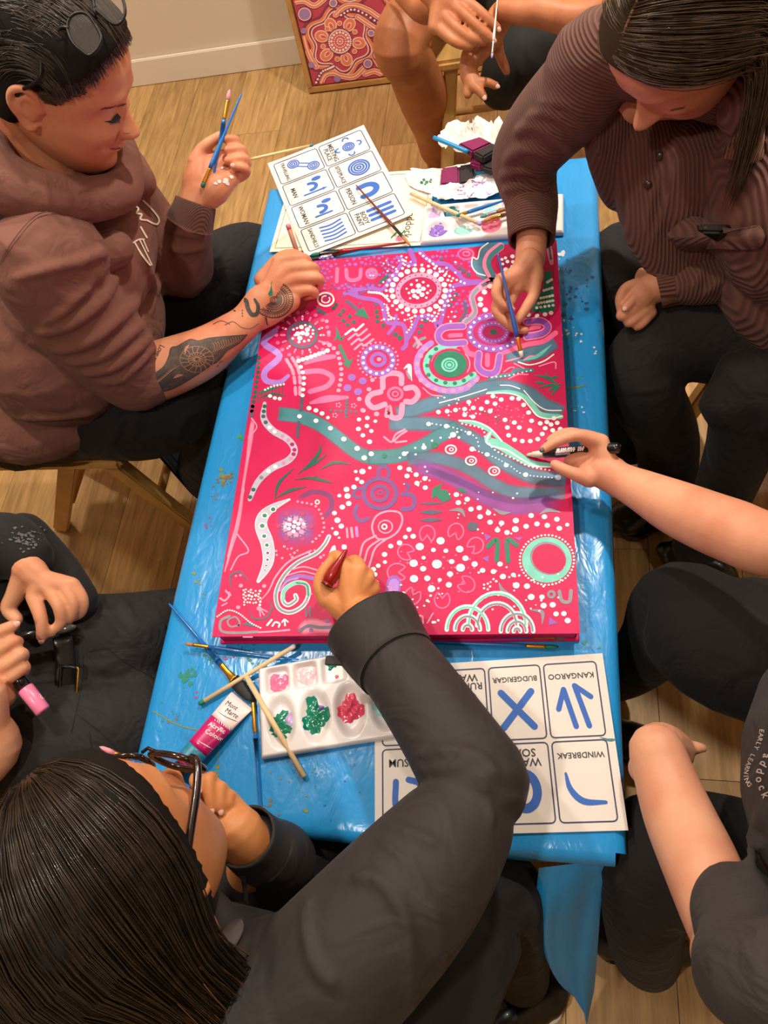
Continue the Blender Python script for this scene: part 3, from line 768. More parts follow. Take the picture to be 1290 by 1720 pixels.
# cuffs: open flared tubes
M_cordc = mat('brown_corduroy_cuff', srgb(120, 78, 66), rough=0.85); rib_axis(M_cordc, (.05, 1, .1), .0042)
def cuff(joints, th, m, parent, n=28, name='cuff'):
    a = spline(np.array([joint(j) for j in joints]), 5); mb = MB()
    pts = np.vstack([a[:, :3], a[::-1, :3]]); r = np.concatenate([a[:, 3], a[::-1, 3]-th])
    mb2 = MB(); mb2.tube(a[:, :3], a[:, 3], n=n, caps=False); k = len(mb2.v)
    mb3 = MB(); mb3.tube(a[:, :3], a[:, 3]-th, n=n, caps=False)
    mb.add(mb2.v, mb2.f); mb.add(mb3.v, [f[::-1] for f in mb3.f])
    K = len(a)
    for e in (0, K-1):
        mb.f += [(e*n+j, e*n+(j+1) % n, k+e*n+(j+1) % n, k+e*n+j) for j in range(n)]; mb.mi += [0]*n
    return mb.build(name, m, parent)
cuff([(889, 316, .675, 46), (893, 345, .662, 44), (893, 375, .655, 41), (893, 403, .648, 39)], .003, M_cordc, w3)
cuff([(1172, 468, .60, 44), (1140, 472, .592, 40), (1105, 482, .585, 37)], .003, M_cordc, w3)
c = MB()
limb(c, [W(0.496, 0.883, 0.460, 0.133), W(0.425, 0.838, 0.490, 0.096), (1180, 565, .50, 78), (1085, 600, .485, 62), (1085, 660, .44, 60), (1120, 740, .28, 52), (1120, 850, .06, 44)], n=20)
limb(c, [W(0.491, 0.926, 0.460, 0.133), W(0.373, 0.984, 0.490, 0.085), (1060, 430, .49, 60), (1030, 480, .48, 50), (1040, 560, .38, 48), (1060, 740, .10, 42)], n=20)
bv = bvh_of(c)
for pts, r in (([(1060, 660), (1100, 655), (1135, 645)], 6), ([(1070, 675), (1110, 672), (1140, 660)], 5), ([(1120, 700), (1130, 760), (1140, 800)], 5)): fold(c, bv, pts, r)
link_mesh('trousers', sit(remesh(c, 0.006, smooth=4, ratio=0.6, name='trousers'), *(0.47, 0.885, 0.41, 0.33, 0.3)), M_black_knit, w3)
# ================================================================== person with the paint marker (near right)
M_skin4 = skin_mat('skin_light', (222, 160, 128), (208, 138, 108))
M_tee = mat('charcoal_shirt_cloth', srgb(54, 48, 48), rough=0.85, sheen=0.02, var=0.05, vscale=30, bump=0.25, bscale=600, bdist=0.0008, wrinkle=0.35)
p4 = new_person('person', (0.514, 0.108, 0), 'person in charcoal work shirt drawing on the canvas with a paint marker')
b = MB()
limb(b, [W(0.357, 0.162, 0.840, 0.072), W(0.402, 0.146, 0.660, 0.082), W(0.475, 0.153, 0.480, 0.082)])
limb(b, [W(0.388, 0.343, 0.860, 0.045), W(0.321, 0.379, 0.770, 0.045), (1310, 915, .72, 56), (1225, 890, .69, 54), (1140, 855, .65, 47), (1080, 825, .625, 36), (1045, 808, .615, 30), (1015, 792, .615, 30)])
limb(b, [W(0.336, -0.024, 0.860, 0.048), (1265, 1640, .74, 62), (1225, 1570, .68, 64), (1180, 1460, .64, 64), (1140, 1370, .61, 58), (1115, 1300, .60, 50), (1103, 1262, .60, 46)])
limb(b, [W(0.479, 0.310, 0.470, 0.060), (1130, 1030, .48, 55)]); limb(b, [W(0.507, 0.031, 0.470, 0.062), (1100, 1480, .46, 50)])
OUT.append((p4, *plain_head(b, (.405, .170, 1.085), (-.78, .30, -.45), (.372, .162, .88)), (70, 48, 34)))
H4 = Hand(b, P(985, 780, .625))
for k in ((1008, 742, .8, 14), (1003, 755, .2, 14), (992, 775, -.6, 15), (985, 790, -.4, 15)): H4.chain((1045, 808, 0, 26), (1022, 785, .1, 22), k)
H4.chain((1040, 812, 0, 26), (1010, 800, .2, 20), (985, 800, .3, 14))
H4.finger((1010, 742, .8, 14), (972, 731, 1.4, 12), (938, 740, .9, 10.5), (914, 754, .4, 8.5))
H4.finger((1004, 748, .2, 13), (965, 728, .5, 11), (940, 731, .2, 10), (924, 740, -.3, 8.5))
H4.finger((995, 765, -.8, 12), (968, 770, -1.2, 11), (955, 775, -1.6, 10), (968, 785, -1.9, 9))
H4.finger((990, 805, .3, 15), (960, 794, .7, 12), (944, 787, .6, 11), (932, 780, .3, 9.5))
G4 = Hand(b, P(1105, 1262, .60))
G4.chain((1105, 1270, 0, 45), (1110, 1255, -1.5, 42), (1128, 1262, -4, 38))
G4.chain((1100, 1275, -.5, 40), (1085, 1290, -2, 30))
G4.finger((1125, 1255, -3.5, 22), (1150, 1256, -3.8, 15), (1172, 1256, -4.0, 11), (1181, 1257, -4.2, 8))
G4.finger((1125, 1270, -4.5, 22), (1145, 1275, -5.5, 15), (1152, 1285, -6.5, 13))
G4.finger((1105, 1285, -4.5, 20), (1120, 1290, -6.5, 14), (1130, 1296, -7.5, 12))
G4.finger((1085, 1288, -3.5, 18), (1095, 1298, -6.5, 13))
body4 = link_mesh('body', remesh(b, 0.0026, smooth=3, ratio=0.28, name='body'), M_skin4, p4)
c = MB()
c.ball((0.330, 0.157, 0.800), (.135, .195, .17)); c.ball((0.351, 0.144, 0.660), (.165, .195, .16)); c.ball((0.438, 0.146, 0.540), (.18, .19, .11))
limb(c, [W(0.370, 0.324, 0.870, 0.076), W(0.359, 0.169, 0.900, 0.088), W(0.376, 0.001, 0.870, 0.079)])
limb(c, [W(0.373, 0.294, 0.860, 0.076), W(0.349, 0.366, 0.820, 0.065), W(0.327, 0.376, 0.785, 0.058)], n=20)
limb(c, [W(0.373, 0.021, 0.860, 0.079), (1300, 1650, .80, 96), (1262, 1590, .73, 86), (1240, 1530, .685, 78)], n=20)
bv = bvh_of(c)
for pts, r in (([(1290, 1080), (1245, 1130), (1228, 1220), (1255, 1310), (1275, 1370)], 8), ([(1290, 1360), (1265, 1400), (1260, 1470)], 14), ([(1240, 1020), (1225, 1120), (1215, 1200)], 9), ([(1225, 1560), (1260, 1610), (1290, 1680)], 9), ([(1260, 1530), (1285, 1590)], 8)): fold(c, bv, pts, r)
me = remesh(c, 0.0045, smooth=4, ratio=0.6, name='work_shirt'); shirt4 = link_mesh('work_shirt', me, M_tee, p4); bvh_shirt4 = bvh_of(me)
c = MB()
limb(c, [W(0.593, 0.177, 0.460, 0.142), W(0.462, 0.292, 0.490, 0.101), (1230, 1080, .50, 118), (1140, 1020, .485, 78), (1105, 1075, .43, 62), (1060, 1120, .28, 48), (1030, 1135, .10, 44)], n=20)
limb(c, [W(0.597, 0.137, 0.460, 0.142), W(0.436, 0.029, 0.480, 0.103), (1150, 1440, .48, 112), (1092, 1475, .46, 85), (1082, 1540, .38, 68), (1085, 1590, .20, 60), (1090, 1610, .08, 50)], n=20)
link_mesh('trousers', sit(remesh(c, 0.006, smooth=4, ratio=0.6, name='trousers'), *(0.56, 0.12, 0.41, 0.33, 0.3)), M_black_knit, p4)
# ================================================================== woman in the black jacket (near end)
M_skin5 = skin_mat('skin_tan', (222, 150, 94), (205, 130, 76))
M_jkt = mat('black_softshell', srgb(42, 37, 36), rough=0.72, sheen=0.02, var=0.06, vscale=30, bump=0.2, bscale=900, bdist=0.0005, wrinkle=0.35, wscale=11)
h5 = np.array([-.397, .0, .818]); R5 = basis((-.035, .985, -.17), (-.265, .155, .95)); L5 = on_head(h5, R5)
w5 = new_person('person', (-0.371, -0.22, 0), 'dark-haired person in black jacket and tortoiseshell glasses reaching across the canvas')
b = MB()
head_mesh(b, h5, R5, nose=.85); ear(b, h5, R5, 1); ear(b, h5, R5, -1)
b.tube([L5(0, -.03, -.03), L5(0, -.045, -.10), (-.385, -.105, .66), (-.375, -.145, .58)], [.05, .05, .055, .085], n=20, round_=True)
limb(b, [W(-0.370, -0.144, 0.580, 0.086), W(-0.369, -0.210, 0.450, 0.096)])
limb(b, [W(-0.231, -0.096, 0.660, 0.048), (690, 1470, .69, 70), (785, 1340, .68, 62), (715, 1190, .65, 50), (640, 1085, .625, 38), (612, 1040, .62, 36)])
limb(b, [W(-0.524, -0.113, 0.660, 0.049), W(-0.469, -0.032, 0.470, 0.044), W(-0.416, -0.008, 0.470, 0.042), (440, 1440, .57, 45), (416, 1415, .615, 40), (400, 1395, .63, 42)])
limb(b, [W(-0.315, -0.229, 0.440, 0.064), (800, 1540, .45, 60)]); limb(b, [W(-0.444, -0.237, 0.440, 0.064), (520, 1440, .44, 55)])
H5 = Hand(b, P(585, 985, .625))
for k in ((584, 957, .6, 15), (604, 958, .6, 15), (617, 972, .2, 14), (626, 990, -.4, 13)): H5.chain((612, 1040, 0, 32), (592, 1005, .4, 26), k)
H5.chain((600, 1035, -.2, 30), (566, 1010, -.2, 24), (548, 1002, -.3, 17))
H5.finger((584, 958, .6, 15), (574, 941, .3, 12), (565, 933, -.4, 10.5), (558, 934, -1.0, 9))
H5.finger((604, 956, .5, 14), (600, 944, -.4, 12), (592, 942, -1.2, 11), (580, 950, -2.0, 10))
H5.finger((618, 971, .2, 13), (616, 962, -.8, 12), (606, 962, -1.8, 11))
H5.finger((627, 988, -.4, 12), (626, 980, -1.2, 11), (616, 980, -2.0, 10))
H5.finger((549, 1006, -.2, 17), (537, 982, .0, 13), (543, 960, .1, 11), (556, 942, -.2, 9))
G5 = Hand(b, P(380, 1370, .64))
G5.chain((412, 1415, -1, 44), (390, 1392, -.5, 45), (370, 1372, -.8, 34))
G5.chain((410, 1408, -1, 40), (395, 1372, -.6, 30), (386, 1345, -.8, 18))
G5.chain((395, 1405, -.6, 40), (362, 1390, -.6, 30), (345, 1375, -.8, 20))
G5.finger((362, 1360, -1.6, 15), (335, 1310, -1.2, 13), (328, 1312, .2, 12), (334, 1326, .8, 10))
G5.finger((372, 1350, -1.4, 14), (352, 1306, -.2, 13), (352, 1330, 1.0, 12), (355, 1358, 1.6, 10.5))
G5.finger((382, 1345, -1.4, 14), (370, 1322, -.2, 12.5), (370, 1342, .8, 11.5), (371, 1360, 1.2, 10))
G5.finger((390, 1350, -1.4, 14), (386, 1336, -.4, 11.5), (384, 1350, .5, 10.5))
G5.finger((345, 1370, -.6, 18), (310, 1345, -.6, 13), (288, 1325, -.4, 11), (272, 1312, -.2, 9))
body5 = link_mesh('body', remesh(b, 0.0026, smooth=3, ratio=0.28, name='body'), M_skin5, w5); G5.nails(M_nail, w5, [0, 1, 2])
c = MB()
c.ball((-0.371, -0.142, 0.600), (.19, .13, .13)); c.ball((-0.369, -0.196, 0.480), (.18, .14, .14))
limb(c, [W(-0.523, -0.115, 0.640, 0.075), W(-0.371, -0.125, 0.665, 0.081), W(-0.242, -0.086, 0.665, 0.080)])
limb(c, [W(-0.253, -0.097, 0.660, 0.080), (600, 1590, .69, 130), (700, 1480, .70, 118), (768, 1388, .69, 95), (786, 1350, .685, 80)], n=22)
limb(c, [(800, 1312, .684, 90), (748, 1230, .667, 79), (690, 1145, .645, 71), (650, 1095, .63, 66)], n=22)
limb(c, [W(-0.524, -0.114, 0.650, 0.075), W(-0.479, -0.040, 0.500, 0.066), W(-0.416, -0.007, 0.485, 0.061), (470, 1450, .54, 62), (435, 1425, .59, 54)], n=20)
# collar
ring = []
for a_ in np.linspace(0, 2*math.pi, 15)[:-1]:
    ring.append((-.388+.072*math.cos(a_), -.090+.075*math.sin(a_), .692-.02*math.sin(a_), .020))
ring = spline(np.array(ring+ring[:3]), 4); c.tube(ring[:, :3], ring[:, 3], n=10, round_=True)
bv = bvh_of(c)
for pts, r in (([(590, 1470), (640, 1480), (680, 1540), (690, 1640), (690, 1720)], 14), ([(520, 1500), (515, 1560), (530, 1620), (570, 1660)], 13), ([(560, 1480), (600, 1470), (640, 1475)], 9), ([(640, 1380), (690, 1400), (740, 1420)], 9),
               ([(680, 1275), (740, 1262), (800, 1268), (840, 1310)], 10), ([(690, 1290), (750, 1290), (790, 1275)], 7), ([(800, 1290), (815, 1330), (830, 1390)], 8), ([(720, 1500), (740, 1580), (740, 1700)], 12), ([(630, 1400), (700, 1470), (730, 1560)], 10), ([(420, 1560), (380, 1640), (370, 1700)], 10)): fold(c, bv, pts, r)
me = remesh(c, 0.0045, smooth=4, ratio=0.6, name='jacket'); jkt5 = link_mesh('jacket', me, M_jkt, w5); bvh_jkt = bvh_of(me)
cuff([(668, 1118, .640, 71), (648, 1090, .632, 75), (633, 1066, .628, 79), (622, 1048, .626, 80)], .003, M_jkt, w5)
cuff([(445, 1430, .58, 56), (428, 1418, .60, 54), (412, 1404, .625, 53)], .003, M_jkt, w5)
c = MB()
limb(c, [W(-0.357, -0.253, 0.440, 0.139), W(-0.210, -0.156, 0.460, 0.101), (795, 1530, .46, 100), (850, 1505, .44, 68), (868, 1570, .32, 58), (876, 1640, .10, 46)], n=20)
limb(c, [W(-0.400, -0.256, 0.440, 0.139), W(-0.425, -0.105, 0.460, 0.095), (530, 1440, .46, 80), (560, 1400, .44, 70), (600, 1460, .25, 50)], n=20)
bv = bvh_of(c)
for pts, r in (([(860, 1480), (890, 1530), (895, 1600)], 9), ([(790, 1620), (830, 1640), (870, 1650)], 7), ([(800, 1560), (840, 1590), (860, 1640)], 7)): fold(c, bv, pts, r)
link_mesh('trousers', sit(remesh(c, 0.006, smooth=4, ratio=0.6, name='trousers'), *(-0.385, -0.23, 0.37, 0.33, 0.3)), M_black_knit, w5)
# ================================================================== person with the pink marker (near left)
M_skin6 = skin_mat('skin_beige', (220, 158, 120), (206, 136, 100))
M_blk = mat('black_jersey', srgb(17, 15, 15), rough=0.85, sheen=0.05, bump=0.25, bscale=600, bdist=0.0008)
p6 = new_person('person', (-1.081, 0.187, 0), 'person in black holding a pink-capped pen, mostly out of frame at left')
b = MB()
limb(b, [W(-1.091, 0.291, 0.780, 0.084), W(-1.104, 0.256, 0.480, 0.094)]); OUT.append((p6, *plain_head(b, (-1.045, .30, 1.10), (.82, .05, -.5), (-1.09, .295, .88)), (38, 28, 24)))
limb(b, [W(-1.035, 0.463, 0.800, 0.046), W(-0.927, 0.484, 0.700, 0.043), (-40, 925, .69, 38), (20, 935, .675, 34), (50, 955, .668, 30)])
limb(b, [W(-1.063, 0.109, 0.800, 0.049), W(-0.881, 0.016, 0.640, 0.045), (-22, 1275, .63, 42), (-22, 1215, .665, 36), (-20, 1168, .69, 31)])
limb(b, [W(-1.078, 0.34, 0.470, 0.05), (200, 1085, .49, 45)]); limb(b, [W(-1.086, 0.20, 0.470, 0.05), (150, 1240, .48, 50)])
H6 = Hand(b, P(75, 1000, .665))
for k in ((57, 1000, .8, 13), (82, 990, .9, 13), (105, 983, .5, 12), (122, 980, -.1, 11)): H6.chain((48, 955, 0, 28), (65, 972, .4, 20), k)
H6.finger((57, 1002, .8, 14), (67, 1032, 1.6, 12.5), (71, 1055, 1.4, 11.5), (70, 1070, .9, 10))
H6.finger((83, 992, .9, 12.5), (98, 1018, 1.5, 11.5), (102, 1045, .9, 10.5), (86, 1062, .3, 9.5))
H6.finger((106, 984, .5, 11.5), (123, 1012, .7, 10.5), (119, 1036, 0, 10), (104, 1048, -.8, 9))
H6.finger((124, 981, -.2, 10.5), (140, 1006, -.3, 9.5), (137, 1028, -.9, 9), (122, 1038, -1.6, 8))
H6.chain((42, 968, 0, 22), (25, 1000, -.4, 16), (14, 1022, -.6, 13), (28, 1040, -.4, 11))
G6 = Hand(b, P(10, 1110, .68))
G6.chain((-10, 1165, -.5, 32), (-14, 1135, 0, 30), (-16, 1105, 0, 26))
G6.chain((0, 1165, -.5, 28), (2, 1145, 0, 22))
G6.finger((-18, 1080, .4, 14), (0, 1062, .8, 13), (14, 1055, .6, 12), (24, 1050, .3, 10.5))
G6.finger((-18, 1105, .6, 14), (5, 1088, 1.0, 13), (22, 1078, .8, 12), (30, 1078, .1, 11))
G6.finger((-12, 1128, .6, 14), (18, 1112, 1.0, 12.5), (36, 1098, .7, 12), (40, 1102, -.2, 10.5))
G6.finger((-5, 1148, .3, 13), (22, 1134, .6, 12), (40, 1120, .3, 11.5), (42, 1126, -.5, 10))
link_mesh('body', remesh(b, 0.0026, smooth=3, ratio=0.28, name='body'), M_skin6, p6); H6.nails(M_nail, p6, [0]); G6.nails(M_nail, p6, [0])
c = MB()
c.ball((-1.089, 0.284, 0.720), (.14, .19, .17)); c.ball((-1.062, 0.267, 0.560), (.16, .185, .15))
limb(c, [W(-1.059, 0.434, 0.810, 0.078), W(-1.096, 0.300, 0.860, 0.085), W(-1.083, 0.151, 0.810, 0.081)])
limb(c, [W(-1.037, 0.443, 0.800, 0.072), W(-0.948, 0.485, 0.710, 0.063), (-50, 915, .70, 62), (10, 915, .69, 55), (42, 935, .68, 46)], n=20)
limb(c, [W(-1.062, 0.130, 0.800, 0.075), W(-0.950, 0.053, 0.720, 0.067), W(-0.882, 0.018, 0.660, 0.062)], n=20)
limb(c, [(0, 980, .62, 50), (60, 1060, .58, 48), (85, 1150, .55, 45), (80, 1260, .53, 50)], n=18)
limb(c, [(40, 900, .66, 40), (90, 960, .62, 42), (130, 1010, .60, 36)], n=18)
me = remesh(c, 0.0045, smooth=4, ratio=0.6, name='black_top'); link_mesh('black_top', me, M_blk, p6); bvh_top6 = bvh_of(me)
c = MB()
limb(c, [W(-1.103, 0.274, 0.460, 0.145), (60, 1130, .50, 120), (190, 1090, .50, 100), (275, 1048, .465, 60), (315, 1045, .42, 52), (335, 1090, .2, 48)], n=20)
limb(c, [W(-1.105, 0.213, 0.460, 0.146), (60, 1230, .50, 130), (160, 1240, .50, 115), (250, 1205, .470, 80), (295, 1200, .42, 62), (330, 1200, .2, 50)], n=20)
bv = bvh_of(c)
for pts, r in (([(150, 1110), (200, 1130), (260, 1140)], 7), ([(165, 1010), (190, 1050), (240, 1090)], 8), ([(120, 1200), (180, 1220), (240, 1270)], 6), ([(205, 1005), (220, 1040), (260, 1070)], 7)): fold(c, bv, pts, r)
M_black_twill = mat('black_twill', srgb(22, 19, 19), rough=0.8, bump=0.25, bscale=700, bdist=0.0008, wrinkle=0.3)
me = sit(remesh(c, 0.006, smooth=4, ratio=0.6, name='trousers'), -1.13, .24, .41); link_mesh('trousers', me, M_black_twill, p6); bvh_tr6 = bvh_of(me)

# ================================================================== person in shorts at the far end
M_skin2 = skin_mat('skin_tanned', (188, 120, 78), (164, 94, 58))
p2 = new_person('person', (-0.155, 2.138, 0), 'bare-legged person in black shorts holding a fine brush at the far end of the table')
b = MB()
limb(b, [W(-0.15, 2.05, 0.550, 0.076), W(-0.125, 1.98, 0.950, 0.076)]); OUT.append((p2, *plain_head(b, (-.125, 1.915, 1.19), (.04, -.86, -.42), (-.125, 1.965, .99)), (52, 40, 32)))
limb(b, [W(-0.240, 2.035, 0.500, 0.073), W(-0.276, 1.903, 0.530, 0.065), (672, 70, .52, 46), (690, 110, .44, 42), (712, 165, .30, 42), (728, 215, .14, 34), (735, 250, .05, 30)], n=20)
limb(b, [W(-0.018, 2.037, 0.500, 0.072), W(0.043, 1.892, 0.530, 0.064), (968, 58, .52, 46), W(.09, 1.84, .30, .048), W(.10, 1.95, .07, .036)], n=20)
limb(b, [W(-0.305, 1.955, 0.930, 0.042), W(-0.385, 1.850, 0.740, 0.038), (700, 0, .66, 26), (735, 5, .68, 24)])
limb(b, [W(0.060, 1.955, 0.930, 0.042), W(0.185, 1.820, 0.720, 0.038), (1005, 12, .66, 30), (900, 18, .68, 24), (848, 16, .68, 20)])
H2 = Hand(b, P(780, 40, .68))
for k in ((772, 5, .6, 14), (757, 10, .6, 14), (740, 25, .2, 13), (730, 45, -.4, 12)): H2.chain((725, -20, 0, 26), (740, 0, .4, 20), k)
H2.finger((772, 0, .6, 13), (799, 14, 1.2, 10), (820, 33, .9, 9.5), (835, 47, .3, 8))
H2.finger((755, 5, .6, 13), (788, 32, 1.4, 10), (810, 52, 1.0, 9.5), (827, 66, .3, 8))
H2.finger((738, 20, .2, 12), (768, 48, .8, 9.5), (790, 64, .2, 9), (812, 70, -.4, 8))
H2.finger((729, 40, -.4, 11), (757, 66, 0, 9), (775, 75, -.4, 8.5), (790, 77, -.8, 8))
G2 = Hand(b, P(795, 115, .60))
G2.chain((842, 25, 3, 22), (822, 60, 1.5, 22), (800, 92, 0, 17), (786, 110, 0, 15))
G2.chain((785, 92, -.4, 11), (783, 120, 0, 12), (788, 142, -.4, 10), (786, 158, -.8, 8))
G2.finger((790, 120, 0, 13), (800, 136, .3, 9.5), (818, 138, .4, 8), (833, 144, .2, 7))
G2.finger((788, 128, 0, 13), (794, 143, .4, 9.5), (805, 152, .5, 8.5), (812, 162, .2, 7.5))
G2.finger((830, 60, -.5, 15), (838, 88, -1.5, 10), (846, 108, -2, 9), (851, 120, -2.2, 7))
link_mesh('body', remesh(b, 0.0032, smooth=4, ratio=0.5, name='body'), M_skin2, p2); H2.nails(M_nail, p2, [0, 1]); G2.nails(M_nail, p2, [0, 1])
c = MB()
limb(c, [W(-0.156, 2.077, 0.500, 0.127), W(-0.145, 2.06, 0.56, 0.125)])
limb(c, [W(-0.223, 2.049, 0.500, 0.102), W(-0.260, 1.946, 0.530, 0.084)], n=20); limb(c, [W(-0.036, 2.050, 0.500, 0.102), W(0.015, 1.933, 0.530, 0.081)], n=20)
M_short = mat('black_shorts_cloth', srgb(18, 17, 18), rough=0.8)
limb(c, [W(-0.112, 2.042, 0.470, 0.085), (900, 60, .50, 66), (865, 110, .47, 55), (845, 140, .43, 42)], n=18)
link_mesh('shorts', sit(remesh(c, 0.006, smooth=4, ratio=0.6, name='shorts'), -.13, 1.97, .41), M_short, p2)

c = MB(); limb(c, [W(-.148, 2.055, .58, .14), W(-.138, 2.02, .74, .14), W(-.128, 1.985, .88, .13)]); limb(c, [W(-.30, 1.965, .93, .07), W(-.125, 1.975, .965, .075), W(.055, 1.965, .93, .07)])
limb(c, [W(-.30, 1.965, .93, .07), W(-.345, 1.905, .84, .06)]); limb(c, [W(.055, 1.965, .93, .07), W(.125, 1.89, .82, .06)])
link_mesh('t_shirt', remesh(c, 0.007, smooth=4, name='t_shirt'), M_short, p2)

# ================================================================== neighbour whose knee shows at the right edge
p7 = new_person('person', (0.92, 0.63, 0), 'person out of frame at right, only a black-trousered knee showing')
b = MB(); limb(b, [W(.92, .64, .47, .08), W(.92, .65, .7, .08), W(.90, .66, .9, .07)]); limb(b, [W(.88, .66, .48, .05), (1300, 680, .47, 30), (1262, 705, .46, 26), (1210, 850, .2, 22), (1180, 905, .1, 20)])
OUT.append((p7, *plain_head(b, (.895, .66, 1.13), (-.9, .0, -.25), (.915, .66, .92)), (58, 42, 30)))
for sg in (-1, 1):     # forearms and hands resting on the lap
    yy = .66+sg*.15; limb(b, [W(.92, .66+sg*.17, .88, .040), W(.90, .66+sg*.21, .66, .036), W(.79, .66+sg*.12, .615, .026)])
    limb(b, [W(.79, .66+sg*.12, .615, .024), W(.73, .66+sg*.09, .610, .030)], flat=((0, 0, 1), .6))
    for k in range(4): limb(b, [W(.735, .66+sg*(.112-.018*k), .612, .0095), W(.700, .66+sg*(.105-.019*k), .612, .0088), W(.672, .66+sg*(.098-.020*k), .600, .0075)])
    limb(b, [W(.77, .66+sg*.085, .615, .012), W(.735, .66+sg*.045, .612, .010), W(.715, .66+sg*.035, .608, .008)])
link_mesh('body', remesh(b, 0.004, smooth=3, ratio=.6, name='body'), M_skin4, p7)
c = MB(); limb(c, [W(.94, .65, .58, .14), W(.93, .66, .74, .145), W(.915, .66, .86, .13)]); limb(c, [W(.915, .50, .88, .07), W(.915, .66, .915, .08), W(.915, .82, .88, .07)])
for sg in (-1, 1): limb(c, [W(.92, .66+sg*.17, .88, .065), W(.905, .66+sg*.21, .67, .055), W(.85, .66+sg*.165, .632, .044)])
link_mesh('black_top', remesh(c, 0.007, smooth=4, name='black_top'), M_blk, p7)
c = MB(); limb(c, [W(.95, .645, .48, .13), W(.72, .67, .485, .10), (1300, 660, .50, 90), (1258, 695, .47, 62), (1240, 760, .38, 54), (1205, 850, .2, 46), (1172, 915, .09, 42)], n=20)
link_mesh('trousers', sit(remesh(c, 0.006, smooth=4, ratio=0.6, name='trousers'), .95, .645, .41), M_black_knit, p7)
# ================================================================== paint on the canvas
PCOL = dict(white=(246, 240, 238), lpink=(246, 140, 178), pink=(240, 96, 150), purple=(146, 82, 184), lilac=(168, 122, 208), blue=(76, 122, 150), teal=(58, 128, 140),
            grey=(132, 134, 148), green=(4, 118, 92), dgreen=(20, 92, 82), mint=(112, 200, 184), magenta=(176, 4, 92), slate=(78, 84, 108), plum=(110, 62, 140), silver=(184, 182, 206))
PM = {k: mat('paint_'+k, srgb(*v), rough=0.42, spec=0.45, var=0.07, vscale=60, bump=0.2, bscale=700, bdist=0.0005) for k, v in PCOL.items()}
ART = {}; PNAME = dict(lpink='light_pink', dgreen='dark_green', hot='hot_pink')
class T:
    """pixel transform for a magnified crop: origin and scale"""
    def __init__(s, ox, oy, k): s.o = np.array([ox, oy]); s.k = k
    def __call__(s, pts): return np.asarray(pts, float)/s.k+s.o
    def A(s, c, l=1): return ART.setdefault((c, l), Art())
    def st(s, c, pts, w, l=1, **kw):
        s.A(c, l).stroke(s(pts), (np.asarray(w, float)/s.k) if not np.isscalar(w) else w/s.k, **kw); return s
    def dots(s, c, pts, r, l=3, n=10):
        for q in pts:
            rr = (q[2] if len(q) > 2 else r)/s.k; p = s(q[:2]); s.A(c, l).dot(p[0], p[1], rr*1.06, rr*0.94, n=n)
        return s
    def ring(s, c, x, y, rx, ry, w, l=2, **kw):
        p = s((x, y)); s.A(c, l).ring(p[0], p[1], rx/s.k, ry/s.k, w/s.k, **kw); return s
    def disc(s, c, x, y, rx, ry, l=1, **kw):
        p = s((x, y)); s.A(c, l).dot(p[0], p[1], rx/s.k, ry/s.k, n=28, **kw); return s
    def poly(s, c, pts, l=1): s.A(c, l).poly(s(pts)); return s
    def ringdots(s, c, x, y, rx, ry, n, r, l=3, a0=0, a1=360):
        return s.dots(c, [(x+rx*math.cos(t), y+ry*math.sin(t)) for t in np.radians(np.linspace(a0, a1, n, endpoint=(a1-a0) < 360))], r, l)
    def scatter(s, c, x0, y0, x1, y1, n, r0, r1, l=2, seed=1, keep=None):
        q = random.Random(seed); out = []; t = 0
        while len(out) < n and t < n*30:
            t += 1; x, y, r = q.uniform(x0, x1), q.uniform(y0, y1), q.uniform(r0, r1)
            if keep and not keep(x, y): continue
            if all((x-a)**2+(y-b)**2 > (r+d)**2*1.4 for a, b, d in out): out.append((x, y, r))
        return s.dots(c, out, 1, l, n=8)
    def lined(s, c, edge, pts, w, e, l=1):
        """a band with a lighter outline"""
        s.st(edge, pts, np.asarray(w)+2*e if not np.isscalar(w) else w+2*e, l); s.st(c, pts, w, l+1); return s
    def pathdots(s, c, pts, n, r, l=3):
        q = spline(pts, 12); d = np.concatenate([[0], np.cumsum(np.linalg.norm(np.diff(q, axis=0), axis=1))])
        return s.dots(c, [(np.interp(k, d, q[:, 0]), np.interp(k, d, q[:, 1])) for k in np.linspace(0, d[-1], n)], r, l)
SOFT = []
def soft(tr, c, pts, w, op=0.9, edge=0.45):
    """a brushed band that fades out at its sides"""
    SOFT.append((c, tr(pts), np.asarray(w, float)/tr.k, op, edge))
A_ = T(400, 400, 4.3); B_ = T(680, 400, 4.3); C_ = T(350, 660, 4.0); D_ = T(620, 660, 3.583)

# --- soft rivers and washes
soft(B_, 'blue', [(-60, 1275), (0, 1260), (200, 1195), (400, 1130), (600, 1075), (750, 1075), (900, 1125), (1000, 1200), (1140, 1265)], 125, .95)
soft(D_, 'blue', [(120, 185), (300, 185), (450, 195), (560, 240), (660, 300), (760, 385), (880, 460), (1000, 505), (1185, 525)], 105, .95)
soft(C_, 'teal', [(470, 140), (620, 160), (760, 220), (880, 310), (1000, 400), (1100, 435), (1200, 440)], 100, 1.0, .2)
soft(D_, 'teal', [(-10, 388), (100, 385), (200, 370), (330, 315), (430, 255), (540, 205)], 100, .95, .3)
soft(D_, 'blue', [(230, 400), (420, 395), (600, 455), (760, 555), (900, 600), (1180, 605)], 95, .8)
soft(D_, 'purple', [(250, 430), (450, 490), (600, 570), (760, 660), (900, 690), (1160, 650)], 110, .6)
soft(D_, 'plum', [(330, 450), (560, 540), (720, 610), (900, 650), (1150, 625)], 50, .5)
soft(C_, 'purple', [(450, 900), (590, 895), (730, 900)], [240, 300, 240], .62, .6)
soft(C_, 'lpink', [(610, 1605), (680, 1565), (760, 1570), (840, 1580)], [70, 110, 100, 80], .75)
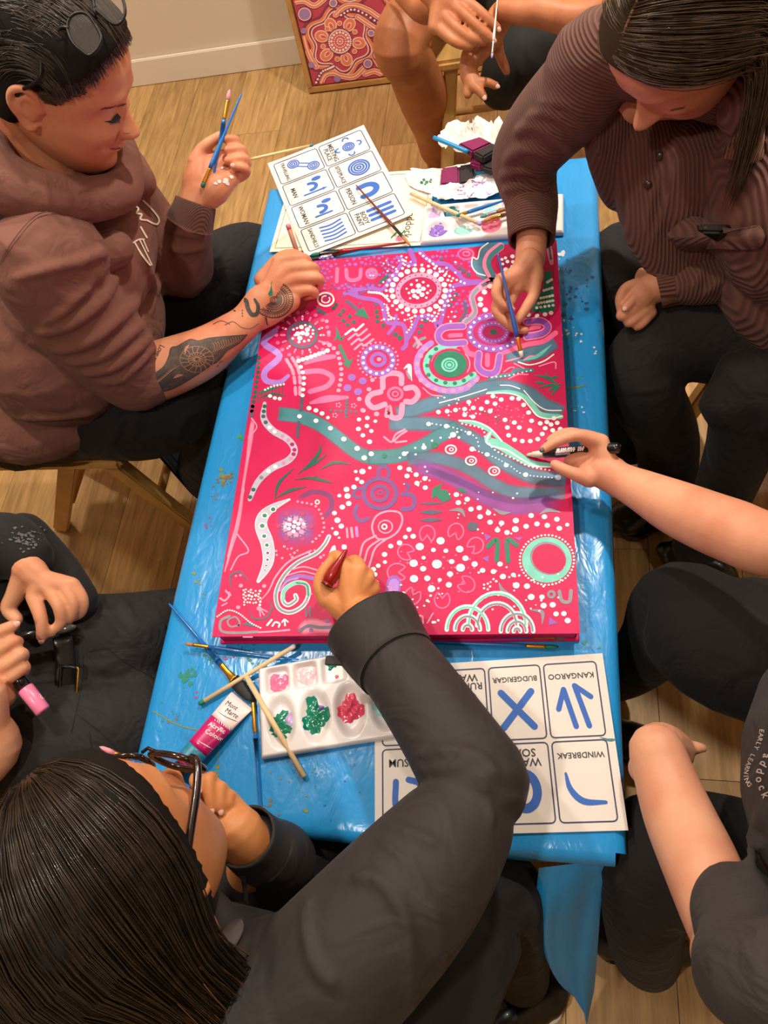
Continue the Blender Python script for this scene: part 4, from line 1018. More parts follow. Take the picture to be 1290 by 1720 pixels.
soft(C_, 'plum', [(600, 715), (700, 665), (810, 690), (825, 770), (770, 850)], 40, .6)
soft(A_, 'magenta', [(900, 250), (1290, 330), (1600, 330)], 500, .35, .7)
soft(B_, 'magenta', [(700, 120), (760, 260), (740, 420)], 170, .6, .6)
soft(C_, 'lpink', [(300, 170), (285, 290), (262, 450), (235, 620), (215, 780), (190, 930), (150, 1060), (120, 1180)], [30, 40, 26, 22, 30, 22, 18, 12], .85)
soft(D_, 'slate', [(950, 530), (1080, 535), (1185, 540)], 60, .5)
soft(B_, 'blue', [(730, 865), (850, 850), (980, 815), (1085, 745)], [60, 110, 120, 110], .95, .3)
soft(A_, 'magenta', [(330, 560), (460, 680), (520, 760)], 330, .5, .6)

# --- upper left (crop A)
A_.scatter('purple', 555, 130, 1150, 370, 85, 8, 13, seed=4, keep=lambda x, y: not (680 < x < 1020 and 200 < y < 330))
A_.scatter('plum', 600, 330, 1000, 480, 16, 9, 13, seed=9)
A_.st('pink', [(716, 222), (712, 315)], 26).st('pink', [(780, 228), (790, 290), (832, 305), (878, 285), (886, 225)], 28).disc('pink', 964, 256, 46, 42).scatter('purple', 935, 235, 990, 285, 6, 7, 9, 3, 5).dots('white', [(955, 270), (975, 270)], 6, 4)
A_.st('purple', [(770, 400), (850, 375), (960, 362), (1040, 372), (1090, 310), (1155, 225), (1185, 160), (1150, 140)], 28).st('purple', [(800, 395), (890, 430), (1000, 450), (1045, 490), (1060, 570), (1085, 612), (1150, 615), (1200, 640), (1215, 760), (1190, 800)], 30)
A_.st('purple', [(1085, 690), (1130, 630), (1140, 560)], 24).st('purple', [(790, 345), (830, 370), (860, 400)], 16)
A_.ring('white', 632, 442, 58, 48, 13).ring('white', 632, 442, 30, 25, 9).dots('slate', [(632, 440)], 9)
A_.st('slate', [(550, 405), (590, 380)], 12).st('slate', [(565, 425), (600, 395)], 10).st('slate', [(545, 490), (600, 530), (650, 560)], 24, taper=.4).st('dgreen', [(560, 540), (640, 535)], 14, taper=.4)
A_.dots('dgreen', [(588, 310), (562, 200)], 16, 2)
for (x, y), (x1, y1), c in (((785, 455), (900, 545), 'slate'), ((735, 780), (790, 900), 'green')): A_.st(c, [(x, y), (x1, y1)], 24)
A_.poly('green', [(835, 550), (905, 500), (950, 585)], 2).poly('green', [(755, 905), (830, 870), (800, 940)], 2)
A_.st('green', [(705, 640), (720, 700), (690, 745)], 22, taper=.5).st('green', [(712, 650), (740, 730), (770, 700)], 22, taper=.5).st('slate', [(600, 300), (585, 330)], 20)
A_.dots('dgreen', [(760, 525), (805, 565), (735, 552), (760, 595), (835, 605), (790, 626), (710, 480), (690, 505), (995, 480), (1000, 530), (1003, 565), (1005, 600), (1048, 630)], 15, 2)
A_.st('dgreen', [(1100, 240), (1060, 290), (1010, 330)], 26, taper=.4).disc('dgreen', 1135, 695, 20, 14).disc('dgreen', 1168, 720, 18, 18)
A_.ring('slate', 465, 700, 102, 88, 22).disc('magenta', 465, 700, 92, 78)
A_.dots('white', [(457, 642, 17), (500, 660, 17), (430, 690, 18), (465, 686, 17), (497, 692, 17), (446, 722, 18), (400, 660, 9), (410, 700, 9), (395, 725, 9), (440, 750, 11), (478, 745, 10), (510, 738, 10), (525, 712, 9), (540, 690, 9), (540, 665, 9), (520, 640, 10), (485, 628, 9), (425, 650, 9)], 10)
for k in range(16):
    t = 2*math.pi*k/16; A_.st('lpink' if k % 3 else 'white', [(465+122*math.cos(t), 700+106*math.sin(t)), (465+162*math.cos(t), 700+142*math.sin(t))], 15, taper=.3)
A_.ringdots('pink', 465, 700, 190, 165, 18, 14).ringdots('pink', 465, 700, 143, 125, 16, 8)
for d in range(4): A_.st('lpink' if d else 'white', [(775+22*d, 695+36*d), (830+20*d, 655+36*d), (850+20*d, 668+36*d), (905+24*d, 622+36*d)], 15)
A_.st('lilac', [(270, 670), (185, 755), (300, 850), (195, 960), (205, 1030), (300, 1040), (362, 995)], [40, 48, 46, 44, 44, 34, 26])
for off in (0, 42):
    q = spline([(345+off, 870-off*.3), (400+off, 980-off*.1), (420+off*.6, 1190)], 14)
    for i in range(5): A_.st('lpink', [q[1+i*5], q[min(len(q)-1, 4+i*5)]], 24)
A_.pathdots('white', [(437, 886), (530, 855), (645, 812)], 8, 17).pathdots('white', [(452, 930), (475, 1010), (465, 1135)], 6, 15)
A_.st('pink', [(485, 905), (560, 870), (695, 855)], [22, 52, 30]).st('pink', [(490, 965), (600, 962), (680, 1005), (640, 1070), (520, 1108)], 38).st('pink', [(525, 1190), (640, 1162), (790, 1150)], [22, 52, 22])
A_.pathdots('lpink', [(720, 830), (742, 930), (745, 1000), (725, 1100)], 8, 15).dots('lpink', [(660, 772, 18), (620, 760, 15), (690, 795, 16), (640, 600, 14), (655, 680, 14)], 14)
A_.ring('purple', 1010, 882, 108, 96, 42).ring('purple', 1012, 878, 48, 42, 28).dots('lpink', [(1018, 875)], 16).ringdots('white', 1010, 882, 108, 96, 15, 11).ringdots('lpink', 1010, 882, 145, 128, 26, 8)
A_.dots('purple', [(822, 1006), (900, 1032), (790, 1082), (866, 1110)], 28, 2).dots('lpink', [(970, 1025, 16), (945, 1092, 17), (875, 1162, 17), (900, 1243, 17), (1000, 1270, 19)], 16)
A_.ring('pink', 1135, 1125, 50, 44, 20).ring('pink', 1135, 1125, 20, 18, 12)
for pts in ([(1045, 1080), (1050, 1000), (1110, 975), (1175, 990), (1180, 1050)], [(1030, 1110), (960, 1130), (935, 1180), (980, 1225), (1060, 1200)], [(1075, 1280), (1090, 1220), (1105, 1290), (1170, 1290), (1185, 1205)], [(1210, 1085), (1270, 1080), (1300, 1130), (1260, 1180), (1210, 1180)]): A_.st('lpink', pts, 40)
A_.st('white', [(1195, 945), (1235, 920), (1240, 990), (1255, 1030)], 30, taper=.4).st('grey', [(1210, 950), (1235, 1000), (1250, 1025)], 20, 2, taper=.4)
A_.pathdots('dgreen', [(150, 860), (140, 1000), (100, 1250)], 12, 14, 2).st('green', [(130, 1130), (200, 1100), (300, 1075)], 20, taper=.5).st('dgreen', [(150, 1160), (240, 1125), (350, 1140)], 16, taper=.5)
for k in range(9): A_.st('dgreen', [(130+k*24, 1100-k*5), (110+k*26, 1190-k*6)], 6)
A_.pathdots('white', [(195, 1095), (250, 1070), (330, 1055)], 7, 8).dots('white', [(230, 1140), (265, 1155), (300, 1160)], 14)
for x, y in ((725, 1205), (835, 1210), (700, 1280)): A_.ringdots('lpink', x, y, 16, 14, 5, 6)
A_.pathdots('slate', [(785, 1170), (780, 1290)], 6, 12, 2).pathdots('slate', [(670, 1245), (850, 1255)], 6, 11, 2).pathdots('slate', [(460, 1160), (455, 1240)], 4, 14, 2)
A_.dots('white', [(512, 1228), (562, 1244), (606, 1266)], 17)
# --- big dotted oval
p = T(703, 488, 1.0)
p.ring('lpink', 0, 0, 35, 26, 7.5, a=-.2).ringdots('white', 0, 0, 45, 35, 22, 4.6).ringdots('white', 0, 0, 54, 43, 30, 2.4).ringdots('slate', 0, 0, 35, 26, 22, 1.3, 4)
p.dots('white', [(0, -8, 4.2), (-9, 1, 4), (0, 1, 4.6), (8, -3, 4), (6, 7, 4), (-7, 9, 3.6), (-2, 12, 3), (-16, 4, 2.2), (15, 4, 2.4), (16, -8, 2.2), (-12, -10, 2.4), (8, -14, 2.2), (-3, -17, 2), (20, 0, 1.8), (-20, -3, 1.8), (13, 12, 2), (-14, 13, 1.8)], 3)
p.scatter('white', -62, -52, 62, 52, 46, 1.2, 2.2, 3, 8, keep=lambda x, y: (x/56)**2+(y/45)**2 > 1.05)
B_.pathdots('white', [(110, 110), (160, 150), (230, 205), (330, 280), (430, 325)], 14, 9).pathdots('white', [(250, 500), (240, 550), (200, 600)], 6, 8).pathdots('white', [(40, 580), (50, 630), (15, 680)], 6, 8)
A_.pathdots('white', [(945, 390), (1030, 400), (1080, 440)], 9, 10).pathdots('white', [(1215, 140), (1200, 200), (1180, 130)], 6, 8).pathdots('white', [(1075, 500), (1090, 560), (1125, 580)], 6, 9)

# --- upper right (crop B)
B_.poly('blue', [(545, 70), (600, 40), (700, 32), (650, 95), (610, 170), (640, 285), (590, 310), (520, 270), (480, 170), (520, 150)], 1)
B_.st('white', [(600, 35), (545, 80), (525, 150), (490, 140), (485, 200), (520, 250), (580, 270)], 9, 3).st('lpink', [(690, 60), (615, 120), (590, 190), (620, 260), (650, 300), (600, 320), (560, 350)], 60, 2).st('teal', [(700, 60), (625, 125), (605, 190), (640, 270)], 34, 3)
B_.ring('pink', 440, 115, 55, 38, 13).ring('pink', 445, 112, 25, 16, 12)
B_.st('lpink', [(650, 310), (560, 345), (485, 420), (505, 535), (430, 610)], 46).st('grey', [(640, 312), (555, 345), (490, 420), (510, 535), (440, 605)], 26, 2)
B_.dots('white', [(615, 347), (575, 390), (545, 440), (546, 480), (580, 518)], 19)
B_.st('purple', [(40, 90), (70, 180), (20, 190)], 34).st('purple', [(110, 95), (150, 140), (210, 180), (300, 190), (380, 255), (440, 310), (560, 315)], 32).st('purple', [(560, 318), (440, 330), (350, 350), (310, 420), (285, 500), (262, 590), (235, 645), (205, 570), (100, 575), (60, 660), (15, 730)], 32)
B_.st('slate', [(432, 450), (440, 535), (395, 600)], 24).scatter('purple', 200, 90, 480, 260, 28, 9, 14, 2, 12).scatter('purple', 330, 380, 480, 600, 16, 9, 14, 2, 13)
B_.dots('slate', [(365, 180, 16), (395, 215, 16), (425, 235, 18), (458, 265, 18), (265, 150, 14), (370, 405, 15), (350, 435, 15), (330, 480, 15), (150, 595, 18), (118, 635, 18), (105, 680, 16)], 15, 2).scatter('white', 700, 130, 780, 300, 14, 10, 18, 3, 15)
B_.st('lpink', [(80, 720), (100, 770), (90, 790)], 18).st('grey', [(65, 780), (100, 740), (145, 720)], 20).st('lpink', [(70, 715), (120, 770)], 16)
B_.disc('magenta', 640, 680, 175, 128).ring('purple', 640, 680, 172, 122, 46).ring('purple', 640, 680, 98, 66, 34).disc('dgreen', 640, 678, 26, 18, 3).ringdots('white', 640, 680, 172, 122, 20, 10).ringdots('lpink', 640, 680, 98, 66, 22, 6)
for pts in ([(420, 635), (290, 645), (240, 700), (280, 758), (430, 755)], [(535, 835), (530, 930), (590, 978), (660, 960), (685, 850)], [(880, 605), (980, 598), (1035, 640), (990, 690), (880, 712)]): B_.lined('purple', 'lpink', pts, 40, 8)
B_.st('pink', [(325, 705), (405, 700)], 32, 3).st('pink', [(597, 845), (597, 915)], 36, 3).st('pink', [(890, 655), (970, 640)], 30, 3)
B_.disc('green', 330, 910, 120, 96, 2).disc('mint', 322, 915, 60, 52, 3).ring('green', 322, 915, 40, 34, 7, 4).ring('green', 322, 915, 20, 17, 7, 4)
B_.ring('mint', 330, 915, 178, 140, 42, 2, a0=70, a1=280).st('mint', [(300, 1055), (400, 1045), (500, 985)], 40, 2).pathdots('green', [(225, 800), (165, 900), (180, 1000), (300, 1045), (400, 1040), (480, 985)], 9, 15, 4)
B_.ring('lilac', 330, 915, 245, 190, 44, 1, a0=60, a1=235).st('lilac', [(300, 1105), (440, 1080), (520, 1010)], 42, 1).pathdots('lpink', [(150, 800), (90, 900), (105, 1010), (200, 1080), (320, 1105), (440, 1075), (515, 1025)], 12, 18, 3)
B_.ring('pink', 330, 910, 140, 114, 9, 2, a0=190, a1=300).ring('lpink', 330, 910, 140, 114, 9, 2, a0=-40, a1=30).st('lpink', [(130, 1080), (190, 1130), (270, 1142)], 9).st('pink', [(430, 780), (460, 830), (515, 845)], 40)
B_.poly('green', [(1012, 240), (1058, 235), (1088, 515), (1000, 540), (905, 525), (960, 440), (1000, 360)], 2)
for y, n in ((310, 3), (370, 4), (425, 5), (462, 6), (495, 5)): B_.pathdots('white', [(1060-(y-240)*.42, y+8), (1055+(y-240)*.06, y-10)], n, 11)
B_.dots('white', [(895, 555), (955, 560), (1012, 550), (1056, 540)], 16).st('lpink', [(1035, 20), (1048, 100), (1060, 180)], [22, 40, 30]).st('slate', [(1042, 60), (1055, 150)], 16, 2)
B_.st('pink', [(715, 825), (880, 770), (1000, 745), (1090, 685)], 36).st('lpink', [(730, 890), (850, 858)], 10, 2).st('white', [(820, 895), (900, 915), (1000, 890), (1075, 840)], 10, 2).st('mint', [(870, 880), (960, 850), (1060, 770)], 26, 2, taper=.4).st('lpink', [(860, 880), (900, 855), (930, 850)], 10, 2)
B_.st('lpink', [(790, 905), (860, 940)], 9).st('lpink', [(970, 925), (1080, 895), (1090, 940)], 9).st('teal', [(615, 1012), (700, 995), (770, 985), (800, 955), (920, 955)], 28).pathdots('white', [(630, 1005), (760, 990), (910, 955)], 10, 6).st('lpink', [(715, 965), (760, 935), (790, 935)], 8).st('lpink', [(750, 1015), (820, 985), (890, 985)], 8)
for pts in ([(935, 990), (1030, 1010), (1110, 1060)], [(1010, 970), (1050, 1020), (1110, 1060)], [(960, 1085), (1050, 1060), (1120, 1075)], [(1030, 1110), (1080, 1075), (1125, 1050)], [(1060, 1140), (1090, 1090), (1125, 1070)], [(1050, 1010), (1110, 1000)], [(940, 1040), (1010, 1050)]): B_.st('green', pts, 20, 2, taper=.5)
# --- river trims
B_.st('white', [(250, 1190), (400, 1150), (500, 1120), (590, 1092)], 8, 3).st('white', [(690, 1062), (760, 1065), (830, 1088)], 8, 3).st('mint', [(600, 1115), (740, 1108), (850, 1135), (920, 1200), (980, 1275), (1130, 1290)], [14, 22, 26, 32, 44, 30], 2).st('white', [(590, 1122), (740, 1120), (840, 1150), (900, 1215), (960, 1285), (1050, 1305), (1135, 1285)], 9, 3).st('white', [(860, 1100), (940, 1190), (1020, 1240), (1130, 1245)], 8, 3)
D_.st('mint', [(545, 170), (640, 185), (720, 220), (790, 285)], [10, 24, 30, 16], 2).st('mint', [(730, 235), (715, 285), (790, 315), (880, 370), (980, 425), (1100, 435)], [20, 44, 56, 52, 40, 24], 2).st('white', [(735, 230), (705, 290), (740, 320), (830, 345), (920, 400), (1000, 440), (1100, 445)], 9, 3).st('white', [(540, 165), (640, 172), (730, 215), (800, 290)], 8, 3)
D_.pathdots('white', [(560, 185), (680, 215), (700, 270), (760, 345), (880, 400), (960, 440), (1085, 465)], 26, 6).pathdots('white', [(380, 185), (470, 200), (560, 225), (640, 265), (660, 320)], 14, 5).pathdots('white', [(640, 345), (760, 390), (850, 440), (930, 490), (1100, 510)], 24, 4.5).pathdots('white', [(185, 390), (260, 340), (350, 300), (430, 270), (540, 270)], 8, 7)
D_.dots('white', [(358, 187, 14), (465, 200, 15), (602, 242, 14), (505, 252, 18), (620, 338, 16), (710, 370, 14), (825, 435, 14), (942, 492, 15), (330, 328, 15), (212, 366, 15), (12, 366, 15), (280, 370, 7), (540, 268, 8), (530, 235, 7)], 12).dots('silver', [(1138, 508, 18)], 12)
D_.dots('green', [(395, 315, 20), (92, 378, 16)], 16)
C_.dots('white', [(612, 157, 15), (723, 187, 16), (820, 237, 16), (910, 310, 17), (1000, 373, 18), (1047, 436, 18), (1094, 410, 17), (1015, 42, 14), (675, 100, 14), (722, 116, 14), (764, 138, 14), (803, 166, 12), (1040, 118, 15), (1012, 178, 14), (1068, 168, 15), (1132, 142, 15), (1122, 190, 12), (1008, 242, 16), (1065, 222, 15), (1095, 256, 14), (1038, 285, 15), (1083, 328, 17)], 14)
for x, y in ((492, 340), (613, 408), (752, 470)): D_.ring('white', x, y, 32, 25, 9).disc('white', x+3, y, 14, 12, 2).disc('magenta', x+3, y, 8, 7, 3)
D_.dots('white', [(745, 20), (600, 55), (710, 55), (795, 40), (860, 32), (900, 35), (930, 72), (960, 118), (575, 97), (520, 103), (470, 110), (417, 115), (627, 90), (675, 95), (728, 110), (758, 65), (575, 132), (625, 143), (818, 162), (874, 178), (832, 208), (904, 208), (840, 255), (876, 282), (922, 290), (970, 290), (1015, 278), (1042, 247), (967, 225), (978, 168), (1030, 183), (1070, 175), (1112, 152), (1132, 180), (1095, 190), (1060, 212), (1105, 225), (1150, 217)], 14)
D_.scatter('white', 410, 15, 770, 145, 26, 4, 6, 3, 31).scatter('pink', 760, 80, 950, 190, 22, 4, 6, 2, 32).scatter('dgreen', 660, 110, 860, 210, 16, 4, 6, 2, 33)
D_.st('lpink', [(90, 265), (135, 295), (160, 250), (215, 220)], 12).st('lpink', [(150, 290), (185, 255), (225, 230)], 12).st('lpink', [(160, 298), (225, 290)], 12)
# --- lower right (crop D)
D_.ring('plum', 65, 605, 98, 90, 26).ring('plum', 65, 605, 48, 44, 22).ring('plum', 68, 602, 14, 12, 8).st('plum', [(55, 500), (60, 455), (95, 445), (120, 465), (115, 500)], 20).st('plum', [(200, 610), (255, 615), (275, 655), (255, 695), (200, 700)], 26).st('plum', [(215, 545), (240, 560), (225, 590)], 18)
C_.st('plum', [(1040, 640), (990, 650), (975, 690), (1010, 705)], 22).st('plum', [(1000, 760), (985, 810), (1020, 860), (1075, 845)], 26)
D_.dots('white', [(185, 450), (240, 460), (228, 500), (283, 492), (335, 515), (288, 543), (338, 570)], 15).scatter('white', 180, 440, 380, 590, 9, 4, 7, 3, 41)
D_.poly('green', [(375, 640), (380, 575), (445, 540), (425, 580), (470, 585), (495, 640), (445, 660), (400, 620)], 2).st('green', [(530, 570), (590, 600)], 24, 2, taper=.4)
for y, w in ((665, 16), (718, 30), (765, 24)): D_.st('slate', [(305, y+2), (370, y), (440, y-2)], [4, w, 4], 2)
D_.st('lpink', [(30, 860), (18, 800), (45, 740), (110, 712), (180, 720), (200, 765), (175, 830), (120, 872), (60, 880), (30, 855)], 12).ring('lpink', 98, 805, 42, 38, 9).ring('white', 92, 805, 14, 14, 9)
for pts in ([(40, 860), (-30, 900), (-55, 980), (-75, 1070)], [(70, 880), (0, 930), (-25, 1000), (-45, 1075)], [(110, 875), (40, 930), (10, 1010), (-10, 1080)]): D_.st('lpink', pts, 12)
def notch(x, y, r, ang):
    c, q = math.cos(ang), math.sin(ang); pts = []
    for t in np.radians(np.linspace(35, 325, 13)): pts.append((r*math.cos(t), r*.92*math.sin(t)))
    pts = [(r*.15, 0)]+pts+[(r*.15, 0)]
    D_.st('pink', [(x+a*c-b*q, y+a*q+b*c) for a, b in pts], 9, sub=3)
for x, y, r, a in ((350, 848, 50, 1.6), (522, 835, 50, 1.9), (640, 918, 50, 2.4), (222, 958, 50, .4), (168, 1080, 58, 0), (585, 1152, 52, 3.6), (262, 1222, 52, -1.1), (440, 1245, 50, -1.5)): notch(x, y, r, a)
D_.dots('white', [(430, 890, 24), (305, 925, 24), (545, 940, 22), (268, 1025, 24), (408, 1030, 29), (550, 1052, 26), (497, 1015, 16), (580, 995, 18), (325, 1058, 18), (270, 1118, 24), (350, 1115, 18), (487, 1090, 18), (375, 1178, 22), (480, 1155, 18), (387, 945, 14), (462, 950, 14), (328, 992, 12), (635, 1030, 18), (683, 1068, 16), (748, 1075, 16), (805, 1105, 18), (868, 1095, 14), (885, 1158, 20), (950, 1163, 18), (975, 1228, 20), (1040, 1228, 16), (1050, 1280, 18), (1105, 1275, 18), (1125, 1330, 16), (1172, 1328, 16), (1195, 1370, 18), (788, 1030, 16), (240, 822, 15), (265, 863, 16), (218, 868, 14), (183, 902, 16), (130, 922, 15), (93, 972, 16), (95, 1018, 12), (55, 1040, 14), (25, 1062, 16), (35, 1092, 15), (42, 1138, 15), (425, 1125, 12)], 15)
D_.dots('white', [(525, 612), (590, 640), (537, 660), (613, 700), (663, 692), (718, 722), (668, 745), (728, 778), (797, 783), (773, 825), (830, 840), (880, 820, 20), (883, 768, 18), (945, 803), (975, 738), (1010, 788), (1055, 745), (1072, 797), (1130, 760), (1145, 815), (1192, 793, 12)], 16)
D_.scatter('pink', 180, 870, 640, 1200, 40, 4, 8, 2, 51).scatter('white', 480, 590, 900, 860, 18, 4, 7, 3, 52).scatter('white', 640, 1030, 1180, 1330, 34, 4, 8, 3, 53).scatter('white', 170, 1140, 440, 1400, 18, 4, 9, 3, 54)
D_.disc('mint', 1070, 1005, 150, 138, 1).disc('grey', 1078, 995, 112, 98, 2, a=.4).disc('pink', 1080, 995, 98, 84, 3, a=.4)
ART.setdefault(('hot', 4), Art()); PM['hot'] = M_pink; D_.disc('hot', 1082, 998, 104, 88, 4, a=.4)
D_.ringdots('white', 1070, 1005, 163, 150, 46, 6.5)
D_.st('green', [(715, 925), (770, 885), (768, 1008)], 28, 2).st('green', [(888, 915), (832, 885), (836, 1012)], 28, 2).disc('slate', 623, 803, 33, 28, 2)
for pts in ([(480, 708), (550, 705), (578, 748)], [(745, 695), (800, 722), (852, 720)], [(1025, 730), (1080, 705), (1155, 718)], [(780, 1140), (805, 1190), (862, 1215)], [(968, 1305), (1040, 1320), (1042, 1392)]): D_.st('grey', pts, 24, 2, taper=.5)
D_.st('grey', [(1145, 1195), (1160, 1250), (1205, 1255), (1215, 1190)], 22, 2).ring('grey', 1097, 1212, 18, 18, 16)
for cx, cy, rr in ((770, 1400, (175, 120)), (592, 1425, (125, 75, 28)), (890, 1435, (98, 56, 20))):
    for i, r in enumerate(rr):
        D_.ring('white', cx, cy, r, r*1.12, 26, 2 if cx == 770 else 3, a0=180, a1=360).ring('mint' if i == 0 and cx != 890 else 'grey', cx, cy, r-4, r*1.12-4, 13, 4, a0=182, a1=358)
for pts in ([(690, 845), (735, 865), (705, 890)], [(870, 870), (925, 868), (905, 888)], [(680, 995), (722, 980), (715, 1018)], [(1085, 1350), (1138, 1385), (1082, 1398)]): D_.poly('purple', pts, 2)
D_.st('purple', [(150, 1140), (140, 1200), (115, 1275)], 88, 1).st('lilac', [(150, 1148), (140, 1200), (118, 1275)], 62, 2).scatter('lpink', 110, 1160, 170, 1260, 10, 5, 11, 3, 61)
D_.st('lpink', [(275, 1385), (290, 1345), (320, 1345), (325, 1385)], 10).st('lpink', [(350, 1385), (385, 1325)], 9).dots('white', [(385, 1380, 9), (350, 1250, 9), (370, 1220, 8)], 8)
D_.ringdots('white', 708, 1165, 20, 18, 5, 7)
# --- lower left (crop C)
C_.st('silver', [(378, 70), (372, 170), (430, 250), (530, 310), (578, 382), (540, 450), (420, 512), (330, 600), (278, 715)], [24, 44, 46, 46, 46, 46, 44, 40, 28])
q = spline([(378, 90), (372, 170), (430, 250), (530, 310), (578, 382), (540, 450), (420, 512), (330, 600), (280, 700)], 12)
for i, c in enumerate(['dgreen', 'dgreen', 'slate', 'slate', 'white', 'white', 'lpink', 'lpink', 'magenta', 'magenta', 'magenta', 'lpink', 'lpink', 'white', 'white', 'grey', 'silver', 'dgreen', 'dgreen']):
    k = q[min(len(q)-1, int(i*(len(q)-1)/18))]; C_.dots(c, [(k[0], k[1], 14)], 14, 3)
C_.st('white', [(545, 715), (430, 772), (368, 830), (355, 900), (392, 1000), (405, 1100), (385, 1180), (335, 1265)], [14, 50, 74, 84, 88, 80, 60, 24]).st('silver', [(545, 715), (430, 772), (368, 830), (355, 900), (392, 1000), (405, 1100), (385, 1180), (340, 1258)], [8, 44, 66, 76, 80, 72, 50, 14], 2)
for x, y, r in ((435, 782, 22), (378, 824, 22), (362, 893, 23), (375, 962, 20), (393, 1022, 18), (398, 1075, 15), (397, 1120, 13), (388, 1160, 10), (380, 1190, 8)): C_.dots('white', [(x, y, r)], 1, 3).dots('green' if r > 16 else 'slate', [(x, y, r*.68)], 1, 4)
C_.pathdots('white', [(470, 760), (545, 718)], 6, 6)
for pts, w in (([(445, 715), (475, 605), (575, 505)], 22), ([(450, 708), (550, 655), (660, 630)], 22), ([(580, 582), (680, 572), (780, 590), (835, 606)], 20), ([(600, 545), (690, 470), (745, 400), (758, 345)], 26), ([(640, 520), (720, 470), (795, 415)], 18), ([(750, 515), (850, 468), (960, 482)], 20), ([(690, 580), (735, 555)], 12)): C_.st('dgreen', pts, w, 2, taper=.5)
C_.dots('white', [(580, 866, 14), (545, 885, 14), (605, 880, 14), (575, 898, 14), (542, 912, 13), (604, 910, 13), (572, 930, 14), (515, 900, 11), (640, 880, 11), (525, 880, 9), (620, 850, 9), (545, 850, 9)], 12).ringdots('lpink', 578, 898, 62, 54, 9, 17, 2).ringdots('magenta', 580, 895, 108, 98, 6, 18, 2).ringdots('grey', 578, 898, 82, 72, 24, 6, 2)
C_.scatter('lpink', 450, 1030, 760, 1120, 14, 7, 11, 2, 71).pathdots('lpink', [(600, 730), (720, 760), (770, 850), (770, 930), (700, 1000)], 14, 9)
C_.ring('white', 732, 733, 13, 13, 8)
C_.dots('white', [(1035, 528, 20), (990, 528, 12), (1085, 503, 11), (1000, 578, 14), (1030, 598, 16), (928, 648, 19), (978, 632, 17), (935, 693, 20), (880, 690, 13), (943, 743, 18), (900, 767, 18), (847, 807, 16), (867, 855, 20), (893, 895, 18), (858, 943, 17), (833, 910, 8), (878, 973, 8)], 16)
C_.st('lpink', [(930, 910), (935, 970)], 14).st('lpink', [(960, 908), (968, 968)], 18).st('lilac', [(995, 905), (1000, 960)], 20)
C_.st('white', [(850, 1025), (835, 1075)], 28, 2, taper=.4).st('white', [(900, 1020), (925, 1050)], 36, 2, taper=.4).st('white', [(820, 1070), (845, 1030), (852, 1080)], 14, 2)
sw = [(810, 965), (780, 1020), (720, 1080), (600, 1140), (510, 1225), (455, 1340), (470, 1440), (545, 1475), (630, 1435), (672, 1360), (660, 1290), (590, 1275), (515, 1320), (500, 1390), (535, 1425), (590, 1390), (585, 1360)]
C_.st('white', sw, 30, 1).st('grey', sw, [10, 14, 18, 18, 18, 18, 18, 16, 14, 14, 14, 14, 14, 14, 14, 14, 10], 2).st('mint', sw[9:14], 26, 3).st('green', sw[9:12], 9, 4)
C_.st('lpink', [(690, 1060), (545, 1130), (455, 1230), (405, 1330), (350, 1395)], [12, 12, 12, 10, 6]).st('purple', [(515, 1265), (600, 1230), (715, 1248)], 26).st('lpink', [(550, 1190), (640, 1168), (735, 1192)], 10).st('lpink', [(530, 1225), (630, 1200), (725, 1220)], 9).st('lilac', [(480, 1330), (530, 1265), (600, 1245)], 14)
C_.st('slate', [(155, 1320), (148, 1235), (205, 1205), (275, 1265)], 13, taper=.3).scatter('white', 235, 1320, 350, 1425, 34, 6, 10, 3, 81).dots('lpink', [(218, 1295, 14), (375, 1297, 14), (340, 1448, 16), (200, 1440, 14), (185, 1230, 8), (215, 1225, 8)], 10)
C_.st('slate', [(270, 1440), (300, 1512), (385, 1512), (428, 1440), (395, 1388)], 12, taper=.3).st('lpink', [(350, 1500), (345, 1460)], 9).st('lpink', [(375, 1492), (350, 1455)], 9).st('lpink', [(395, 1470), (355, 1450)], 9)
C_.st('grey', [(210, 1560), (150, 1570), (130, 1530), (180, 1505), (210, 1540), (200, 1565)], 12).st('grey', [(140, 1500), (85, 1530), (90, 1600), (200, 1612), (330, 1605)], 18).st('lpink', [(200, 1612), (400, 1605), (545, 1592)], 12).pathdots('white', [(60, 1502), (130, 1460), (205, 1482), (285, 1545), (350, 1578)], 22, 6).poly('slate', [(225, 1560), (270, 1535), (340, 1575)], 1)
C_.st('lpink', [(80, 1380), (110, 1395), (140, 1360), (118, 1330)], 14).st('lpink', [(90, 1430), (125, 1412)], 10).st('lpink', [(140, 1340), (150, 1360)], 10).st('white', [(395, 1560), (425, 1525)], 14).st('white', [(430, 1565), (450, 1540), (478, 1550), (472, 1572)], 12).st('white', [(515, 1562), (512, 1525)], 12).st('white', [(495, 1540), (512, 1522), (535, 1538)], 10)
C_.st('slate', [(610, 1600), (670, 1565), (750, 1575), (835, 1572)], 20, 2).dots('plum', [(690, 1592, 14), (797, 1532, 14)], 12).st('slate', [(655, 1445), (660, 1500)], 14, 1).st('slate', [(680, 1440), (685, 1500)], 14, 1).st('lpink', [(235, 1640), (295, 1640)], 8)
C_.st('lpink', [(195, 950), (270, 1060), (200, 1100), (150, 1190)], 10).st('lpink', [(290, 170), (325, 230), (270, 300)], 9).st('lpink', [(200, 870), (165, 960), (130, 1100)], 9).st('lpink', [(240, 650), (200, 820), (165, 980), (110, 1200)], 8)
C_.pathdots('slate', [(605, 200), (600, 290)], 5, 13, 2).pathdots('slate', [(295, 90), (290, 150)], 3, 14, 2)
C_.dots('lpink', [(775, 1090, 8), (800, 1120, 9), (690, 1350, 8), (665, 1405, 10), (770, 1145, 8)], 8)

